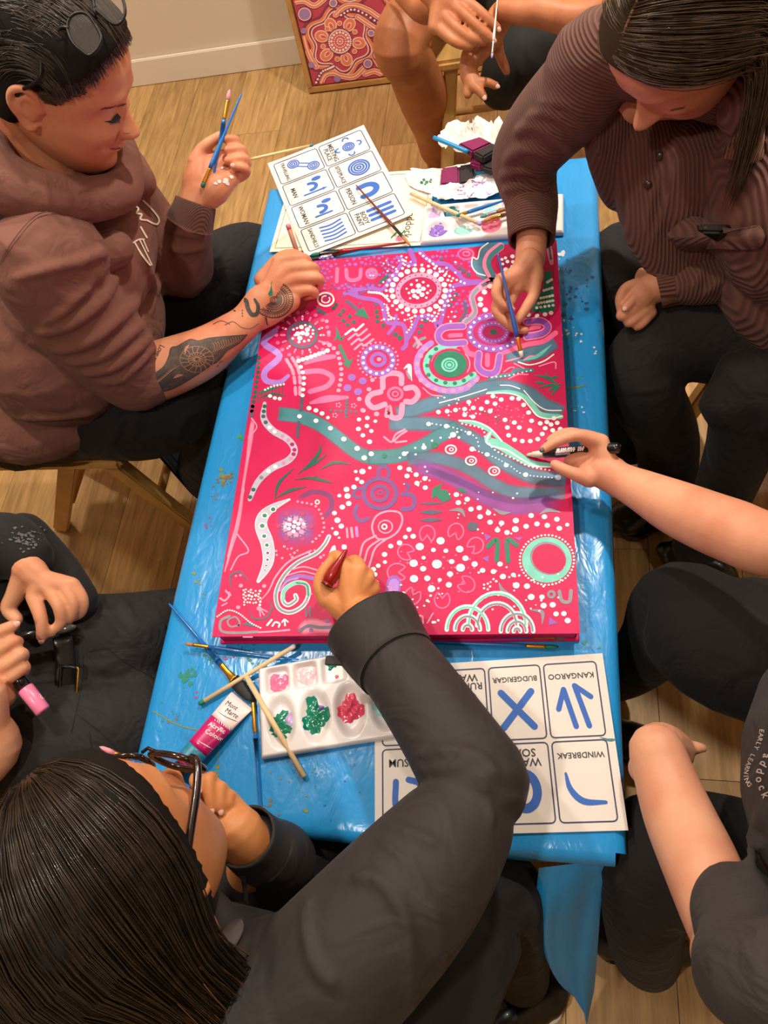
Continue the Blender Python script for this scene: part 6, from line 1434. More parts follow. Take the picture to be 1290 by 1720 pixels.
# ------------------------------------------------------------------ paint tube
def paint_tube():
    a = P(313, 1280, tz+.017); b = P(406, 1176, tz+.004); d = b-a; d /= np.linalg.norm(d); side = np.cross(d, (0, 0, 1.)); side /= np.linalg.norm(side); upv = np.cross(side, d)
    t = empty('paint_tube', (a+b)/2-np.array([0, 0, .008]), 'magenta and white acrylic paint tube with black cap near the bespectacled painter', 'paint tube')
    L = np.linalg.norm(b-a)
    def ring(k, n=32):
        w = .0155+.0055*k; h = .0150*(1-k)**.8+.0009; c = a+d*L*k
        c = c*1.0; c[2] = tz+.0012+h
        return [c+side*w*math.cos(q)+upv*h*math.sin(q) for q in np.arange(n)*2*math.pi/n]
    def part(k0, k1, name, m, cap=False):
        mb = MB(); n = 32; ks = np.linspace(k0, k1, 8); V = [p for k in ks for p in ring(k)]
        Fc = [(i*n+j, i*n+(j+1) % n, (i+1)*n+(j+1) % n, (i+1)*n+j) for i in range(7) for j in range(n)]
        Fc.append(tuple(range(n-1, -1, -1))); Fc.append(tuple(7*n+j for j in range(n)))
        return mb.add(V, Fc).build(name, m, t)
    Mm = mat('tube_magenta', srgb(196, 20, 108), rough=0.3, coat=0.3); Mt = mat('tube_teal', srgb(46, 140, 170), rough=0.3, coat=0.3); Mw = mat('tube_white', srgb(236, 214, 214), rough=0.3, coat=0.3)
    part(0, .04, 'shoulder', Mm); part(.04, .20, 'colour_band', Mt); bb = part(.20, .62, 'label_body', Mm); cw = part(.62, 1.0, 'crimped_end', Mw)
    c0 = np.array([*a[:2], tz+.0162])
    MB().tube([c0-d*.001, c0-d*.006], [.0150, .0110], n=28).build('neck', Mm, t)
    MB().tube([c0-d*.006, c0-d*.008, c0-d*.024, c0-d*.025], [.0095, .0115, .0135, .0125], n=28).build('cap', M_blackh, t)
    me = MB(); 
    bv = BVHTree.FromPolygons([tuple(v.co) for v in bb.data.vertices]+[tuple(v.co) for v in cw.data.vertices], [tuple(p.vertices) for p in bb.data.polygons]+[tuple(i+len(bb.data.vertices) for i in p.vertices) for p in cw.data.polygons])
    fn = on_surface(bv, .0005); k7 = T(270, 1000, 3.225); ang = math.radians(25)
    s = Art()
    p = k7((385, 598)); s.text('Mont', p[0], p[1], 12.5, ang=math.radians(30), flip=True, shear=.25, sx=.8); p = k7((392, 640)); s.text('Marte', p[0]-2, p[1], 12.5, ang=math.radians(30), flip=True, shear=.25, sx=.8); s.stroke(k7([(312, 632), (360, 662), (430, 690)]), 1.0, taper=.3)
    s.put(fn, 'brand_script', M_blackink, t)
    s = Art(); p = k7((295, 715)); s.text('Acrylic', p[0]+3, p[1]+1, 11, ang=math.radians(27), flip=True, bold=.01); p = k7((285, 755)); s.text('Colour', p[0]+1, p[1]+1, 11, ang=math.radians(27), flip=True, bold=.01)
    rn = random.Random(4)
    for k in range(9): x, y = 295+k*11, 680+k*7; s.stroke(k7([(x, y), (x+rn.uniform(-2, 6), y-rn.uniform(6, 20))]), 1.1, sub=2)
    for k in range(4): s.stroke(k7([(205+k*14, 790+k*9), (240+k*14, 808+k*8)]), .7, sub=2)
    s.put(fn, 'label_print', PM['white'], t)
paint_tube()

# ------------------------------------------------------------------ paint spots on the plastic sheet
def spots(c, items, seed):
    rn = random.Random(seed); a = Art()
    for x, y, w, n, rmax in items:
        for k in range(n):
            r = rn.uniform(.25, 1)*rmax; px, py = x+rn.gauss(0, w), y+rn.gauss(0, w)
            nn = 9; a.poly([(px+r*rn.uniform(.6, 1.2)*math.cos(t), py+r*rn.uniform(.5, 1)*math.sin(t)) for t in np.arange(nn)*2*math.pi/nn])
    return a
M_st = {k: mat('stain_'+k, srgb(*v), rough=0.4) for k, v in dict(green=(10, 128, 108), olive=(120, 130, 50), brown=(120, 96, 60), dark=(30, 84, 130), pink=(150, 60, 130), white=(210, 220, 226), lgreen=(60, 150, 90)).items()}
bvc = bvh_of(cloth.data)
for c, it, sd in (('green', [(314, 1138, 7, 26, 5), (350, 1110, 12, 14, 3), (430, 1085, 14, 10, 3), (425, 1115, 10, 8, 3.5), (500, 1090, 16, 8, 3), (985, 1078, 2, 3, 5), (1005, 1086, 2, 3, 4), (480, 1150, 4, 3, 3), (278, 1200, 9, 5, 4), (526, 1294, 3, 4, 3), (960, 575, 8, 6, 3)], 1),
                 ('olive', [(372, 800, 5, 9, 5), (336, 975, 6, 5, 4), (512, 1362, 3, 3, 5), (508, 1325, 8, 4, 3), (365, 1300, 4, 6, 5), (345, 1010, 8, 4, 2), (475, 1300, 12, 5, 3)], 2), ('brown', [(378, 805, 8, 16, 4.5), (365, 830, 6, 6, 3), (455, 1355, 8, 8, 4), (700, 1380, 20, 6, 2), (290, 1210, 6, 4, 3)], 3),
                 ('dark', [(962, 490, 18, 12, 4), (960, 520, 16, 10, 5), (965, 440, 14, 8, 3), (560, 1330, 30, 10, 2), (430, 1060, 12, 6, 2)], 4), ('pink', [(352, 880, 6, 6, 3), (335, 1170, 5, 3, 3), (385, 1100, 10, 8, 3)], 5),
                 ('white', [(944, 428, 4, 5, 5), (938, 452, 2, 3, 3), (950, 541, 3, 3, 3), (955, 555, 4, 5, 4), (968, 563, 6, 6, 3), (1000, 590, 3, 3, 3), (975, 684, 8, 6, 2.5), (940, 560, 8, 5, 2)], 6), ('lgreen', [(405, 735, 3, 5, 5), (960, 560, 10, 8, 3), (965, 640, 8, 5, 3), (948, 606, 8, 5, 3)], 7)):
    spots(c, it, sd).put(on_surface(bvc, .0006), c.replace('lgreen', 'light_green')+'_paint_spots', M_st[c], cloth, 'stuff')
a = Art().stroke([(258, 1195), (300, 1218), (340, 1228)], 2.0); a.stroke([(366, 1250), (366, 1300)], 1.2); a.stroke([(945, 655), (985, 648)], 3, taper=.4); a.put(on_surface(bvc, .0007), 'drip_line', M_st['olive'], cloth, 'stuff')

# ------------------------------------------------------------------ framed picture leaning on the wall
def framed():
    x0, w, h = -.798, .62, .86; y0, y1 = 2.428, 2.552; L = np.array([0, y1-y0, .0]); zz = math.sqrt(h*h-(y1-y0)**2)
    ex = np.array([1., 0, 0]); ev = np.array([0, (y1-y0)/h, zz/h]); nn = np.cross(ex, ev); R = np.stack([ex, ev, nn], 1); o = np.array([x0, y0, .0])
    t = empty('framed_picture', (x0+w/2, y0, 0), 'pink and orange dot painting in oak frame leaning against the wall', 'painting')
    fw, fd = .016, .034; Mf = mat('oak_frame', srgb(176, 128, 72), rough=0.45, var=0.12, vscale=20, stretch=(1, 6, 1))
    B = lambda u0, v0, u1, v1, dep, lift: (o+ex*(u0+u1)/2+ev*(v0+v1)/2+nn*(lift-dep/2), (u1-u0, v1-v0, dep))
    for u0, v0, u1, v1 in ((0, 0, w, fw), (0, h-fw, w, h), (0, fw, fw, h-fw), (w-fw, fw, w, h-fw)):
        c, s = B(u0, v0, u1, v1, fd, fd); MB().box(c, s, R).build('frame_rail', Mf, t, smooth=False, bevel=.0015)
    g = .004; c, s = B(fw+g, fw+g, w-fw-g, h-fw-g, .022, .026); face = MB().box(c, s, R).build('canvas_panel', mat('picture_rose', srgb(188, 66, 84), rough=0.7, var=.05), t, smooth=False)
    bv = bvh_of(face.data); K = T(480, 0, 6.45); arts = {}
    M = dict(o=mat('pic_orange', srgb(226, 128, 84), rough=.7), p=mat('pic_peach', srgb(246, 196, 176), rough=.7), m=mat('pic_plum', srgb(140, 52, 84), rough=.7), l=mat('pic_lavender', srgb(160, 124, 168), rough=.7), w=mat('pic_white', srgb(246, 226, 216), rough=.7), r=mat('pic_coral', srgb(214, 92, 92), rough=.7))
    def A(c, l): return arts.setdefault((c, l), Art())
    def st(c, pts, w_, l=1, **k): A(c, l).stroke(K(pts), w_/6.45, **k)
    def band(pts, l=1):
        for c, w_, d in (('m', 78, 0), ('p', 62, 1), ('o', 46, 2), ('p', 14, 3)): st(c, pts, w_, l+d)
    # rolling bands around the flower
    petal = []
    for k in range(61):
        a = 2*math.pi*k/60; r = 300+34*math.cos(6*(a-.35)); petal.append((588+r*1.0*math.cos(a), 445+r*1.02*math.sin(a)))
    for c, dr, w_, l in (('m', 62, 60, 1), ('o', 40, 36, 2), ('p', 22, 10, 3), ('m', 4, 24, 2), ('p', -10, 14, 3)):
        st(c, [((x-588)*(1+dr/300)+588, (y-445)*(1+dr/300)+445) for x, y in petal], w_, l)
    band([(100, 20), (200, 10), (300, 60), (380, 20), (460, -60)], 1); band([(540, 160), (640, 70), (760, 60), (900, 110), (1040, 190), (1180, 120)], 3); band([(780, 180), (900, 260), (1000, 320), (1080, 320)], 3)
    band([(200, 400), (230, 520), (280, 640), (330, 720)], 1); band([(380, 900), (430, 810), (520, 790), (600, 820), (740, 830), (860, 720)], 1); band([(860, 800), (960, 770), (1040, 800)], 1); band([(990, 480), (960, 600), (1010, 700)], 1)
    for pts in ([(600, 160), (720, 100), (860, 150), (1000, 240), (1075, 240)], [(330, 890), (390, 780), (470, 740), (520, 715)]):
        q = spline(pts, 10)
        for p in q[::3]: A('w', 8).dot(*K(p), 1.9)
        st('m', pts, 44, 7)
    A('m', 6).dot(*K((588, 445)), 21, 23, n=28); A('r', 7).dot(*K((588, 445)), 18.5, 20, n=28)
    for rr, n_, rd in ((118, 34, 1.5), (92, 16, 2.1), (62, 18, 1.1), (30, 10, 1.2), (0, 1, 1.5)):
        for k in range(n_): a = 2*math.pi*k/n_; A('w', 9).dot(*K((588+rr*math.cos(a), 445+rr*1.06*math.sin(a))), rd, n=8)
    for k, a in enumerate(np.radians([5, 70, 135, 195, 240, 300])):
        c, s = math.cos(a), math.sin(a)
        for col, rx, ry, l, d in (('p', 78, 66, 5, 0), ('o', 66, 54, 6, 2), ('p', 40, 26, 7, -12), ('r', 32, 16, 8, -16)):
            cx, cy = 588+(205+d)*c, 445+(208+d)*s; pts = [(cx+rx*math.cos(q)*c-ry*math.sin(q)*s, cy+rx*math.cos(q)*s+ry*math.sin(q)*c) for q in np.arange(20)*2*math.pi/20]; A(col, l).poly(K(pts))
        a2 = a+.5; A('p', 6).dot(*K((588+190*math.cos(a2), 445+195*math.sin(a2))), 4.6, n=14); A('o', 7).dot(*K((588+190*math.cos(a2), 445+195*math.sin(a2))), 3.4, n=14)
    for x, y, r in ((205, 150, 70), (515, 30, 42), (195, 330, 40), (280, 700, 42), (890, 685, 46), (560, 850, 44), (925, 355, 36), (1010, 590, 60)):
        A('m', 8).dot(*K((x, y)), (r+14)/6.45, n=22); A('p', 9).dot(*K((x, y)), (r+2)/6.45, n=22); A('l', 10).dot(*K((x, y)), (r-8)/6.45, n=22)
    # the same kind of pattern goes on over the rest of the picture
    for cx, cy, sc in ((690, -150, .9), (330, -330, .85), (980, -330, .8), (620, -560, .8), (1180, -60, .6), (1150, 300, .7), (1130, 700, .7), (220, -720, .75), (900, -800, .75), (560, -1050, .7)):
        for col, r_, l in (('m', 260, 1), ('o', 225, 2), ('p', 190, 3), ('m', 172, 4)): A(col, l).dot(*K((cx, cy)), r_*sc/6.45, n=30)
        for k in range(7):
            a = 2*math.pi*k/7
            for col, rr_, l in (('p', 52, 5), ('o', 40, 6), ('r', 18, 7)): A(col, l).dot(*K((cx+118*sc*math.cos(a), cy+118*sc*math.sin(a))), rr_*sc/6.45, n=16)
        A('m', 8).dot(*K((cx, cy)), 74*sc/6.45, n=22)
        for rr_, n_ in ((60, 16), (34, 9), (0, 1)):
            for k in range(n_): A('w', 9).dot(*K((cx+rr_*sc*math.cos(6.283*k/n_), cy+rr_*sc*math.sin(6.283*k/n_))), 1.4, n=8)
    for (c, l), a in arts.items(): a.put(on_surface(bv, .0004+.0002*l), 'painted_pattern', M[c], t, 'stuff')
framed()

# ------------------------------------------------------------------ stools
M_oak = mat('stool_oak', srgb(206, 160, 94), rough=0.4, var=0.10, vscale=14, stretch=(4, 1, 1))
def stool(label, x, y, rz, h=.41, w=.33, d=.30, group='wooden stools'):
    t = empty('wooden_stool', (x, y, 0), label, 'stool', group); c, s = math.cos(rz), math.sin(rz); R = np.array([[c, -s, 0], [s, c, 0], [0, 0, 1]])
    q = lambda a, b, z: np.array([x, y, 0])+R@np.array([a, b, z])
    MB().box(q(0, 0, h-.014), (w, d, .028), R).build('seat', M_oak, t, smooth=False, bevel=.008)
    for sx in (-1, 1):
        for sy in (-1, 1):
            a, b = q(sx*(w/2-.05), sy*(d/2-.045), h-.028), q(sx*(w/2+.01), sy*(d/2+.01), 0)
            dz = (b-a)/np.linalg.norm(b-a); ux = R[:, 0]-dz*(R[:, 0]@dz); ux /= np.linalg.norm(ux)
            mid = (a+b)/2; LR = np.stack([ux, np.cross(dz, ux), dz], 1); MB().box(mid, (.034, .030, np.linalg.norm(b-a)), LR).build('leg', M_oak, t, smooth=False, bevel=.004)
        a, b = q(sx*(w/2-.018), -(d/2-.02), h*.42), q(sx*(w/2-.018), d/2-.02, h*.42); MB().tube([a, b], .010, n=10).build('rung', M_oak, t)
    a, b = q(-(w/2-.02), 0, h*.42), q(w/2-.02, 0, h*.42); MB().tube([a, b], .010, n=10).build('rung', M_oak, t)
    return t
def trestle_stool():
    t = empty('wooden_stool', (-.97, .85, 0), 'pale wooden stool with splayed legs under the brown-hooded person', 'stool', 'wooden stools')
    MB().box((-.985, .855, .398), (.34, .31, .026)).build('seat', M_oak, t, smooth=False, bevel=.008)
    for y, yb in ((.735, .772), (.975, .955)):
        for xt, xb in ((-.868, -.852), (-.945, -1.215)):
            a, b = np.array([xt, y, .386]), np.array([xb, yb, 0.002]); dz = (b-a)/np.linalg.norm(b-a); ux = np.array([1., 0, 0])-dz*dz[0]; ux /= np.linalg.norm(ux)
            MB().box((a+b)/2, (.036, .030, np.linalg.norm(b-a)), np.stack([ux, np.cross(dz, ux), dz], 1)).build('leg', M_oak, t, smooth=False, bevel=.004)
    for x in (-.86, -1.08): MB().tube([(x, .75, .17), (x, .965, .17)], .010, n=10).build('rung', M_oak, t)
trestle_stool()
stool('pale wooden stool under the corduroy-shirted person', .47, .885, .05)
stool('pale wooden stool under the person in shorts at the far end', -.13, 1.97, .03)
stool('pale wooden stool under the person with the paint marker', .56, .12, -.05)
stool('pale wooden stool under the dark-haired person at the near end', -.385, -.23, .02, h=.37)
stool('pale wooden stool under the person with the pink-capped pen', -1.13, .24, .0)
stool('pale wooden stool under the neighbour at the right edge', .82, .645, .04)
# ================================================================== hair, faces, clothing details, things held
def hair_mat(name, c1, c2, rough=0.38):
    m = mat(name, srgb(*c1), rough=rough, spec=0.5, col2=srgb(*c2), vscale=60, coat=0.15); return m
def cap(pos, R, keep, thick, s=1.0, nu=72, nv=60):
    """closed scalp cap: head rings pushed out by thick(x,y,z) where keep(x,y,z)"""
    zs = HZ[0]+(HZ[-1]-HZ[0])*(0.5-0.5*np.cos(np.linspace(0, math.pi, nv))); o = np.argsort(HZ)
    f = np.interp(zs, HZ[o], HF[o]); b = np.interp(zs, HZ[o], HB[o]); w = np.interp(zs, HZ[o], HW[o]); a = np.arange(nu)*2*math.pi/nu
    V = []; K = []
    for i in range(nv):
        for j in range(nu):
            c, d = (f[i]+b[i])/2, (f[i]-b[i])/2; p = np.array([w[i]*math.copysign(abs(math.cos(a[j]))**.88, math.cos(a[j])), c+d*math.copysign(abs(math.sin(a[j]))**.88, math.sin(a[j])), zs[i]])
            k = keep(*p); K.append(k); n = (p-np.array([0, -.01, .0]))/np.array([.077, .1, .117])**2; n /= np.linalg.norm(n)+1e-9
            V.append(p+n*thick*min(1, max(-.35, k)))
    Fc = [(i*nu+j, i*nu+(j+1) % nu, (i+1)*nu+(j+1) % nu, (i+1)*nu+j) for i in range(nv-1) for j in range(nu)]
    Fc = [q for q in Fc if max(K[i] for i in q) > -.25]
    return (np.array(V)*s)@R.T+pos, Fc
def ell(c, r, phi, th):
    return np.array([c[0]+r[0]*math.sin(phi), c[1]+r[1]*math.cos(phi)*math.cos(th), c[2]+r[2]*math.cos(phi)*math.sin(th)])
def decal(name, m, parent, bv, art, off=.0008, kind=None): return art.put(on_surface(bv, off), name, m, parent, kind)
def smooth01(x): x = min(1, max(0, x)); return x*x*(3-2*x)

# ---------------- brown hoodie person
M_hair1 = hair_mat('black_brown_hair', (44, 37, 34), (70, 60, 53), .45)
def keep1(x, y, z):
    # swept-back hair: above a line from the forehead to behind the ear
    line = np.interp(y, [-.11, -.03, .0, .03, .06, .075, .1], [-.075, -.05, .022, .026, .050, .074, .080])
    return (z-line)/.016
M_cap = mat('matte_dark_scalp_hair', srgb(30, 26, 24), rough=.85, spec=.15)
V, Fc = cap(h1, R1, keep1, .011); MB().add(V, Fc).build('scalp_hair', M_cap, w1); mb = MB()
hr = random.Random(11); c_, r_ = (0, -.008, .012), (.086, .112, .116)
for _ in range(2600):
    ph = hr.uniform(-1.25, 1.25); t0 = math.radians(20)
    while t0 < 1.6:
        p = ell(c_, np.array(r_), ph, t0)
        if keep1(p[0]*.93, p[1]*.93, p[2]*.93) > .1: break
        t0 += .03
    t0 += hr.uniform(-.10, .10)+hr.choice((0, 0, .1, .25, .5))*hr.random(); t1 = t0+math.radians(hr.uniform(45, 150)); k = hr.uniform(.97, 1.07); sw = hr.uniform(-.15, .15)
    pts = []
    for i in range(9):
        u = i/8; p = ell(c_, np.array(r_)*(k+.05*math.sin(u*3)*abs(sw)), ph+sw*u, t0+(t1-t0)*u)
        if keep1(p[0]*.93, p[1]*.93, p[2]*.93) < -.3 and u > .3: break
        pts.append(L1(*p))
    if len(pts) > 4:
        w_ = .0013*np.interp(np.linspace(0, 1, len(pts)), [0, .25, 1], [.3, 1, .25]); mb.tube(pts, w_, n=3)
for _ in range(260):   # tousled ends over the crown and short side hair
    ph = hr.uniform(-1.1, 1.1); t0 = math.radians(hr.uniform(60, 150)); a = ell(c_, np.array(r_)*1.02, ph, t0); b = ell(c_, np.array(r_)*hr.uniform(1.06, 1.16), ph+hr.uniform(-.3, .3), t0+hr.uniform(.1, .4)); tuft(mb, L1(*a), L1(*b), .0012, R1@np.array([hr.uniform(-.006, .006), 0, .004]), n=3, seg=3)
mb.build('hair', M_hair1, w1)
M_hairl = hair_mat('thin_side_hair', (70, 50, 38), (96, 66, 46)); mb = MB()
for _ in range(260):
    y = hr.uniform(-.01, .062); z = np.interp(y, [-.02, .03, .065], [.018, .024, .055])+hr.uniform(-.010, .010); x = .0795*math.sqrt(max(.2, 1-(y/.125)**2)) ; a = L1(x-.002, y, z); b = L1(x+.004, y-hr.uniform(.02, .035), z+hr.uniform(-.004, .008)); tuft(mb, a, b, .0007, n=3, seg=3)
mb.build('side_hair', M_hairl, w1)
M_ink = mat('tattoo_ink', srgb(72, 66, 64), rough=0.55); M_brow = mat('brow_hair', srgb(86, 52, 40), rough=0.7); M_dark = mat('lash_dark', srgb(24, 16, 16), rough=0.5)
k3 = T(0, 0, 4.607)
def brow(pts, n, r, m, parent, bv, tr, seed=1, ln=2.5):
    a = Art(); rn = random.Random(seed); q = spline(pts, 8)
    for _ in range(n):
        p = q[rn.randrange(len(q))]; x, y = tr(p)+np.array([rn.gauss(0, .8), rn.gauss(0, .7)]); a.stroke([(x, y), (x+ln*rn.uniform(.4, 1), y-ln*rn.uniform(.1, .35))], r, sub=2)
    return decal('eyebrow', m, parent, bv, a, .0007, 'stuff')
brow([(785, 842), (880, 828), (965, 806)], 60, .7, M_brow, w1, bv1, k3, 2)
a = Art().poly(k3([(800, 940), (860, 930), (905, 875), (935, 905), (915, 945), (870, 955)])); decal('eyelashes', M_dark, w1, bv1, a)
a = Art()
for x in range(0, 9): a.stroke(k3([(850+x*9, 948-x*4), (845+x*10, 968-x*2)]), .6, sub=2)
decal('eyelashes', M_dark, w1, bv1, a, .001, 'stuff')
a = Art().poly(k3([(1040, 700), (1062, 690), (1070, 720), (1050, 745), (1032, 735)])); decal('far_eyelashes', M_dark, w1, bv1, a)
a = Art().poly(k3([(845, 1150), (900, 1120), (960, 1100), (985, 1110), (990, 1150), (960, 1180), (900, 1185)])); decal('lips', mat('lip_rose', srgb(186, 84, 78), rough=.4), w1, bv1, a)
a = Art().stroke(k3([(842, 1148), (900, 1150), (980, 1138)]), 1.6, taper=.2); decal('mouth_line', mat('mouth_dark', srgb(92, 30, 28)), w1, bv1, a, .0012)
a = Art().poly(k3([(905, 1140), (960, 1122), (972, 1132), (930, 1148)])); decal('teeth', mat('teeth', srgb(235, 226, 214), rough=.3), w1, bv1, a, .0013)
a = Art().stroke(k3([(925, 1010), (905, 1060), (880, 1110)]), .9, taper=.3); a.stroke(k3([(940, 1020), (965, 1032), (1010, 1030)]), 1.2, taper=.3); decal('smile_crease', mat('crease_red', srgb(150, 78, 58), rough=.6), w1, bv1, a)
# glasses pushed up on the head
M_frame = mat('black_acetate', srgb(20, 18, 18), rough=0.42, spec=.3)
M_glass = bpy.data.materials.new('lens_glass'); M_glass.use_nodes = True; nt = M_glass.node_tree; nb = nt.nodes['Principled BSDF']; nb.inputs['Base Color'].default_value = (.16, .14, .13, 1); nb.inputs['Roughness'].default_value = .06; nb.inputs['Alpha'].default_value = .32
g1 = empty('eyeglasses', L1(0, .06, .12), 'black-framed glasses pushed up onto the dark hair of the hooded person', 'glasses')
for lens, d0 in (([(113, 45), (117, 31), (126, 23), (139, 21), (150, 27), (160, 41), (170, 61), (168, 74), (160, 86), (149, 93), (138, 86), (126, 76), (117, 62)], .028), ([(157, 2), (160, 14), (172, 26), (190, 40), (203, 38), (210, 22), (208, 4), (202, -10), (190, -22), (170, -22), (158, -12)], .035)):
    ref = L1(.03, .075, .105); q = np.array([ray_at(x, y, ref, d0) for x, y in lens]); cl = spline(np.vstack([q, q[:3]]), 4)[4:4+4*len(q)+1]
    MB().tube(cl, .0019, n=8).build('rim', M_frame, g1)
    MB().add(q, [tuple(range(len(q)))]).build('lens', M_glass, g1, smooth=False)
ref = L1(.03, .075, .105)
MB().tube([ray_at(163, 30, ref, .03), ray_at(160, 22, ref, .036), ray_at(158, 12, ref, .035)], .002, n=8).build('bridge', M_frame, g1)
MB().tube(spline([ray_at(116, 48, ref, .028), ray_at(104, 46, ref, .027), ray_at(95, 55, ref, .024), ray_at(70, 85, ref, .016), L1(.090, .012, .055), L1(.090, -.008, .030), L1(.089, -.016, .018)], 4), .0024, n=8).build('temple_arm', M_frame, g1)
# hoodie lettering, zip and seams
kc = T(0, 0, 2.58); a = Art()
for pts, w_ in (([(606, 856), (640, 890), (676, 930), (688, 955), (678, 972), (655, 966), (635, 955)], 3.0), ([(582, 893), (598, 905), (590, 925), (612, 930), (606, 950), (630, 955)], 3.0), ([(608, 985), (622, 1010), (634, 1030)], 3.0), ([(570, 1056), (600, 1038), (622, 1038)], 2.6), ([(582, 1052), (610, 1100), (648, 1148)], 2.6), ([(604, 1042), (630, 1095), (655, 1148)], 2.4), ([(618, 1040), (640, 1090)], 2.2)): a.stroke(kc(pts), w_)
decal('chest_lettering', mat('cream_print', srgb(232, 214, 190), rough=.7), w1, bvh_hood, a, .0012)
M_seam = mat('brown_seam', srgb(86, 54, 46), rough=.9); a = Art()
for pts in ([(0, 1140), (60, 1040), (150, 940), (240, 915), (330, 930), (420, 990)], [(0, 1150), (66, 1050), (156, 950), (240, 925)], [(0, 690), (90, 770), (180, 830), (280, 900)], [(0, 610), (120, 700), (260, 800), (420, 870)]): a.stroke(kc(pts), .9)
decal('seam', M_seam, w1, bvh_hood, a, .001)
def band_ring(joints, th, m, parent, name): return cuff(joints, th, m, parent, name=name)
cw_ = [ray_at(x, y, Hl.ref, d_*.01) for x, y, d_ in ((319, 376, -2.4), (325, 356, -1.4), (329, 340, -.9))]; cuff([W(*q, r_) for q, r_ in zip(cw_, (.040, .036, .034))], .003, M_cuff, w1)
# tattoos on the right forearm
kt = T(220, 560, 3.794); k2 = T(400, 380, 7.167); a = Art()
def fill_poly(art, pts, step=3.0):
    """hatch a polygon with short ribbons so that it follows a curved surface"""
    p = np.asarray(pts); y = p[:, 1].min()
    while y < p[:, 1].max():
        xs = []
        for i in range(len(p)):
            q, r = p[i], p[(i+1) % len(p)]
            if (q[1] <= y) != (r[1] <= y): xs.append(q[0]+(y-q[1])/(r[1]-q[1])*(r[0]-q[0]))
        xs.sort()
        for u, v in zip(xs[::2], xs[1::2]):
            n_ = max(2, int((v-u)/4)); g = np.linspace(u, v, n_)
            for m_, e in zip(g[:-1], g[1:]): art.poly([(m_, y), (e, y), (e, y+step), (m_, y+step)])
        y += step
M_ink2 = mat('tattoo_shade', srgb(92, 76, 68), rough=0.55, var=.25, vscale=140)
fill_poly(a, kt([(62, 332), (130, 270), (205, 215), (240, 150), (255, 95), (300, 80), (375, 40), (430, 48), (500, 30), (620, 18), (740, 8), (690, 60), (610, 110), (560, 170), (500, 205), (440, 250), (360, 300), (280, 345), (200, 368), (110, 358)]), 1.2)
decal('tattoo_shading', M_ink2, w1, bv1, a, .0005, 'stuff')
a = Art(); rt_ = random.Random(21)
for pts in ([(62, 332), (130, 270), (205, 215), (240, 150), (255, 95), (300, 80), (375, 40), (430, 48), (500, 30), (620, 18), (740, 8)], [(740, 8), (690, 60), (610, 110), (560, 170), (500, 205), (440, 250), (360, 300), (280, 345), (200, 368), (110, 358), (62, 332)], [(90, 330), (160, 320), (240, 270), (300, 200)], [(110, 345), (190, 340), (270, 300), (330, 240)]): a.stroke(kt(pts), 1.4)
fill_poly(a, kt([(80, 330), (150, 275), (215, 225), (250, 230), (270, 280), (230, 335), (150, 352)]), 1.3)
for k in range(9):
    cx, cy = 400+rt_.uniform(-70, 90), 170+rt_.uniform(-70, 60)
    for r in (16, 30): a.ring(*kt((cx, cy)), r/3.794, r*.8/3.794, 1.0, n=18)
for k in range(46):
    x, y = rt_.uniform(330, 560), rt_.uniform(60, 230)
    if y < 330-.33*x+60: a.stroke(kt([(x, y), (x+rt_.uniform(8, 26), y-rt_.uniform(2, 18))]), .9, sub=2)
for k in range(14): x = 300+k*20; a.stroke(kt([(x, 130-k*5), (x+14, 85-k*4), (x+24, 120-k*5)]), 1.0, sub=3)
al = Art()      # bare skin lines left inside the shading
for k in range(16):
    t_ = k/16*6.283
    for r0, r1 in ((14, 40), (46, 78)): al.stroke([kt((420+r0*1.3*math.cos(t_), 165+r0*math.sin(t_))), kt((420+r1*1.3*math.cos(t_+.12), 165+r1*math.sin(t_+.12)))], .9, sub=3)
for r in (12, 43, 82): al.ring(*kt((420, 165)), r*1.3/3.794, r/3.794, .8, n=30)
for k in range(9): al.stroke(kt([(110+k*16, 345-k*13), (150+k*15, 330-k*13), (175+k*16, 300-k*12)]), .6, sub=3)
for k in range(12): al.stroke(kt([(520+k*16, 60-k*4), (535+k*15, 90-k*5), (520+k*15, 120-k*6)]), .8, sub=3)
for pts in ([(345, 135), (350, 100), (372, 75)], [(270, 285), (300, 268), (335, 262)]): al.stroke(kt(pts), 4.5, taper=.4)
decal('skin_lines', mat('inked_skin_line', srgb(188, 132, 100), rough=.5), w1, bv1, al, .0009, 'stuff')
# wrist mandala, serpent, dots, fine chain
for r, w_ in ((20, 1.0), (40, 1.1), (105, 1.2), (125, .9), (165, 1.4), (185, 1.2), (235, 1.6)): a.ring(*k2((425, 885)), r/7.167, r*.92/7.167, w_, n=40, a0=-60 if r > 100 else 0, a1=140 if r > 100 else 360)
for k in range(22): t_ = math.radians(-60+k*9.5); a.stroke([k2((425+45*math.cos(t_), 885+42*math.sin(t_))), k2((425+104*math.cos(t_), 885+96*math.sin(t_)))], 1.0, sub=2)
for k in range(26): t_ = math.radians(-60+k*8); a.stroke([k2((425+188*math.cos(t_), 885+174*math.sin(t_))), k2((425+230*math.cos(t_+.05), 885+212*math.sin(t_+.05)))], .9, sub=2)
for k in range(18): t_ = math.radians(-50+k*10); a.ring(*k2((425+146*math.cos(t_), 885+134*math.sin(t_))), 2.0, 1.8, .7, n=10)
a.stroke(k2([(-40, 1010), (30, 900), (95, 895), (120, 990), (165, 1060), (225, 1050), (240, 960), (200, 880)]), [5, 6.5, 7, 7, 7, 6.5, 6, 4])
for y in (1015, 1048, 1080): a.dot(*k2((52, y)), 1.1)
a.stroke(k2([(-160, 1190), (-60, 1150), (40, 1215), (150, 1230), (250, 1170)]), .8); a.stroke(k2([(330, 1100), (350, 1180)]), 2.5)
a.stroke(k2([(-300, 1180), (-200, 1140), (-100, 1180)]), .8)
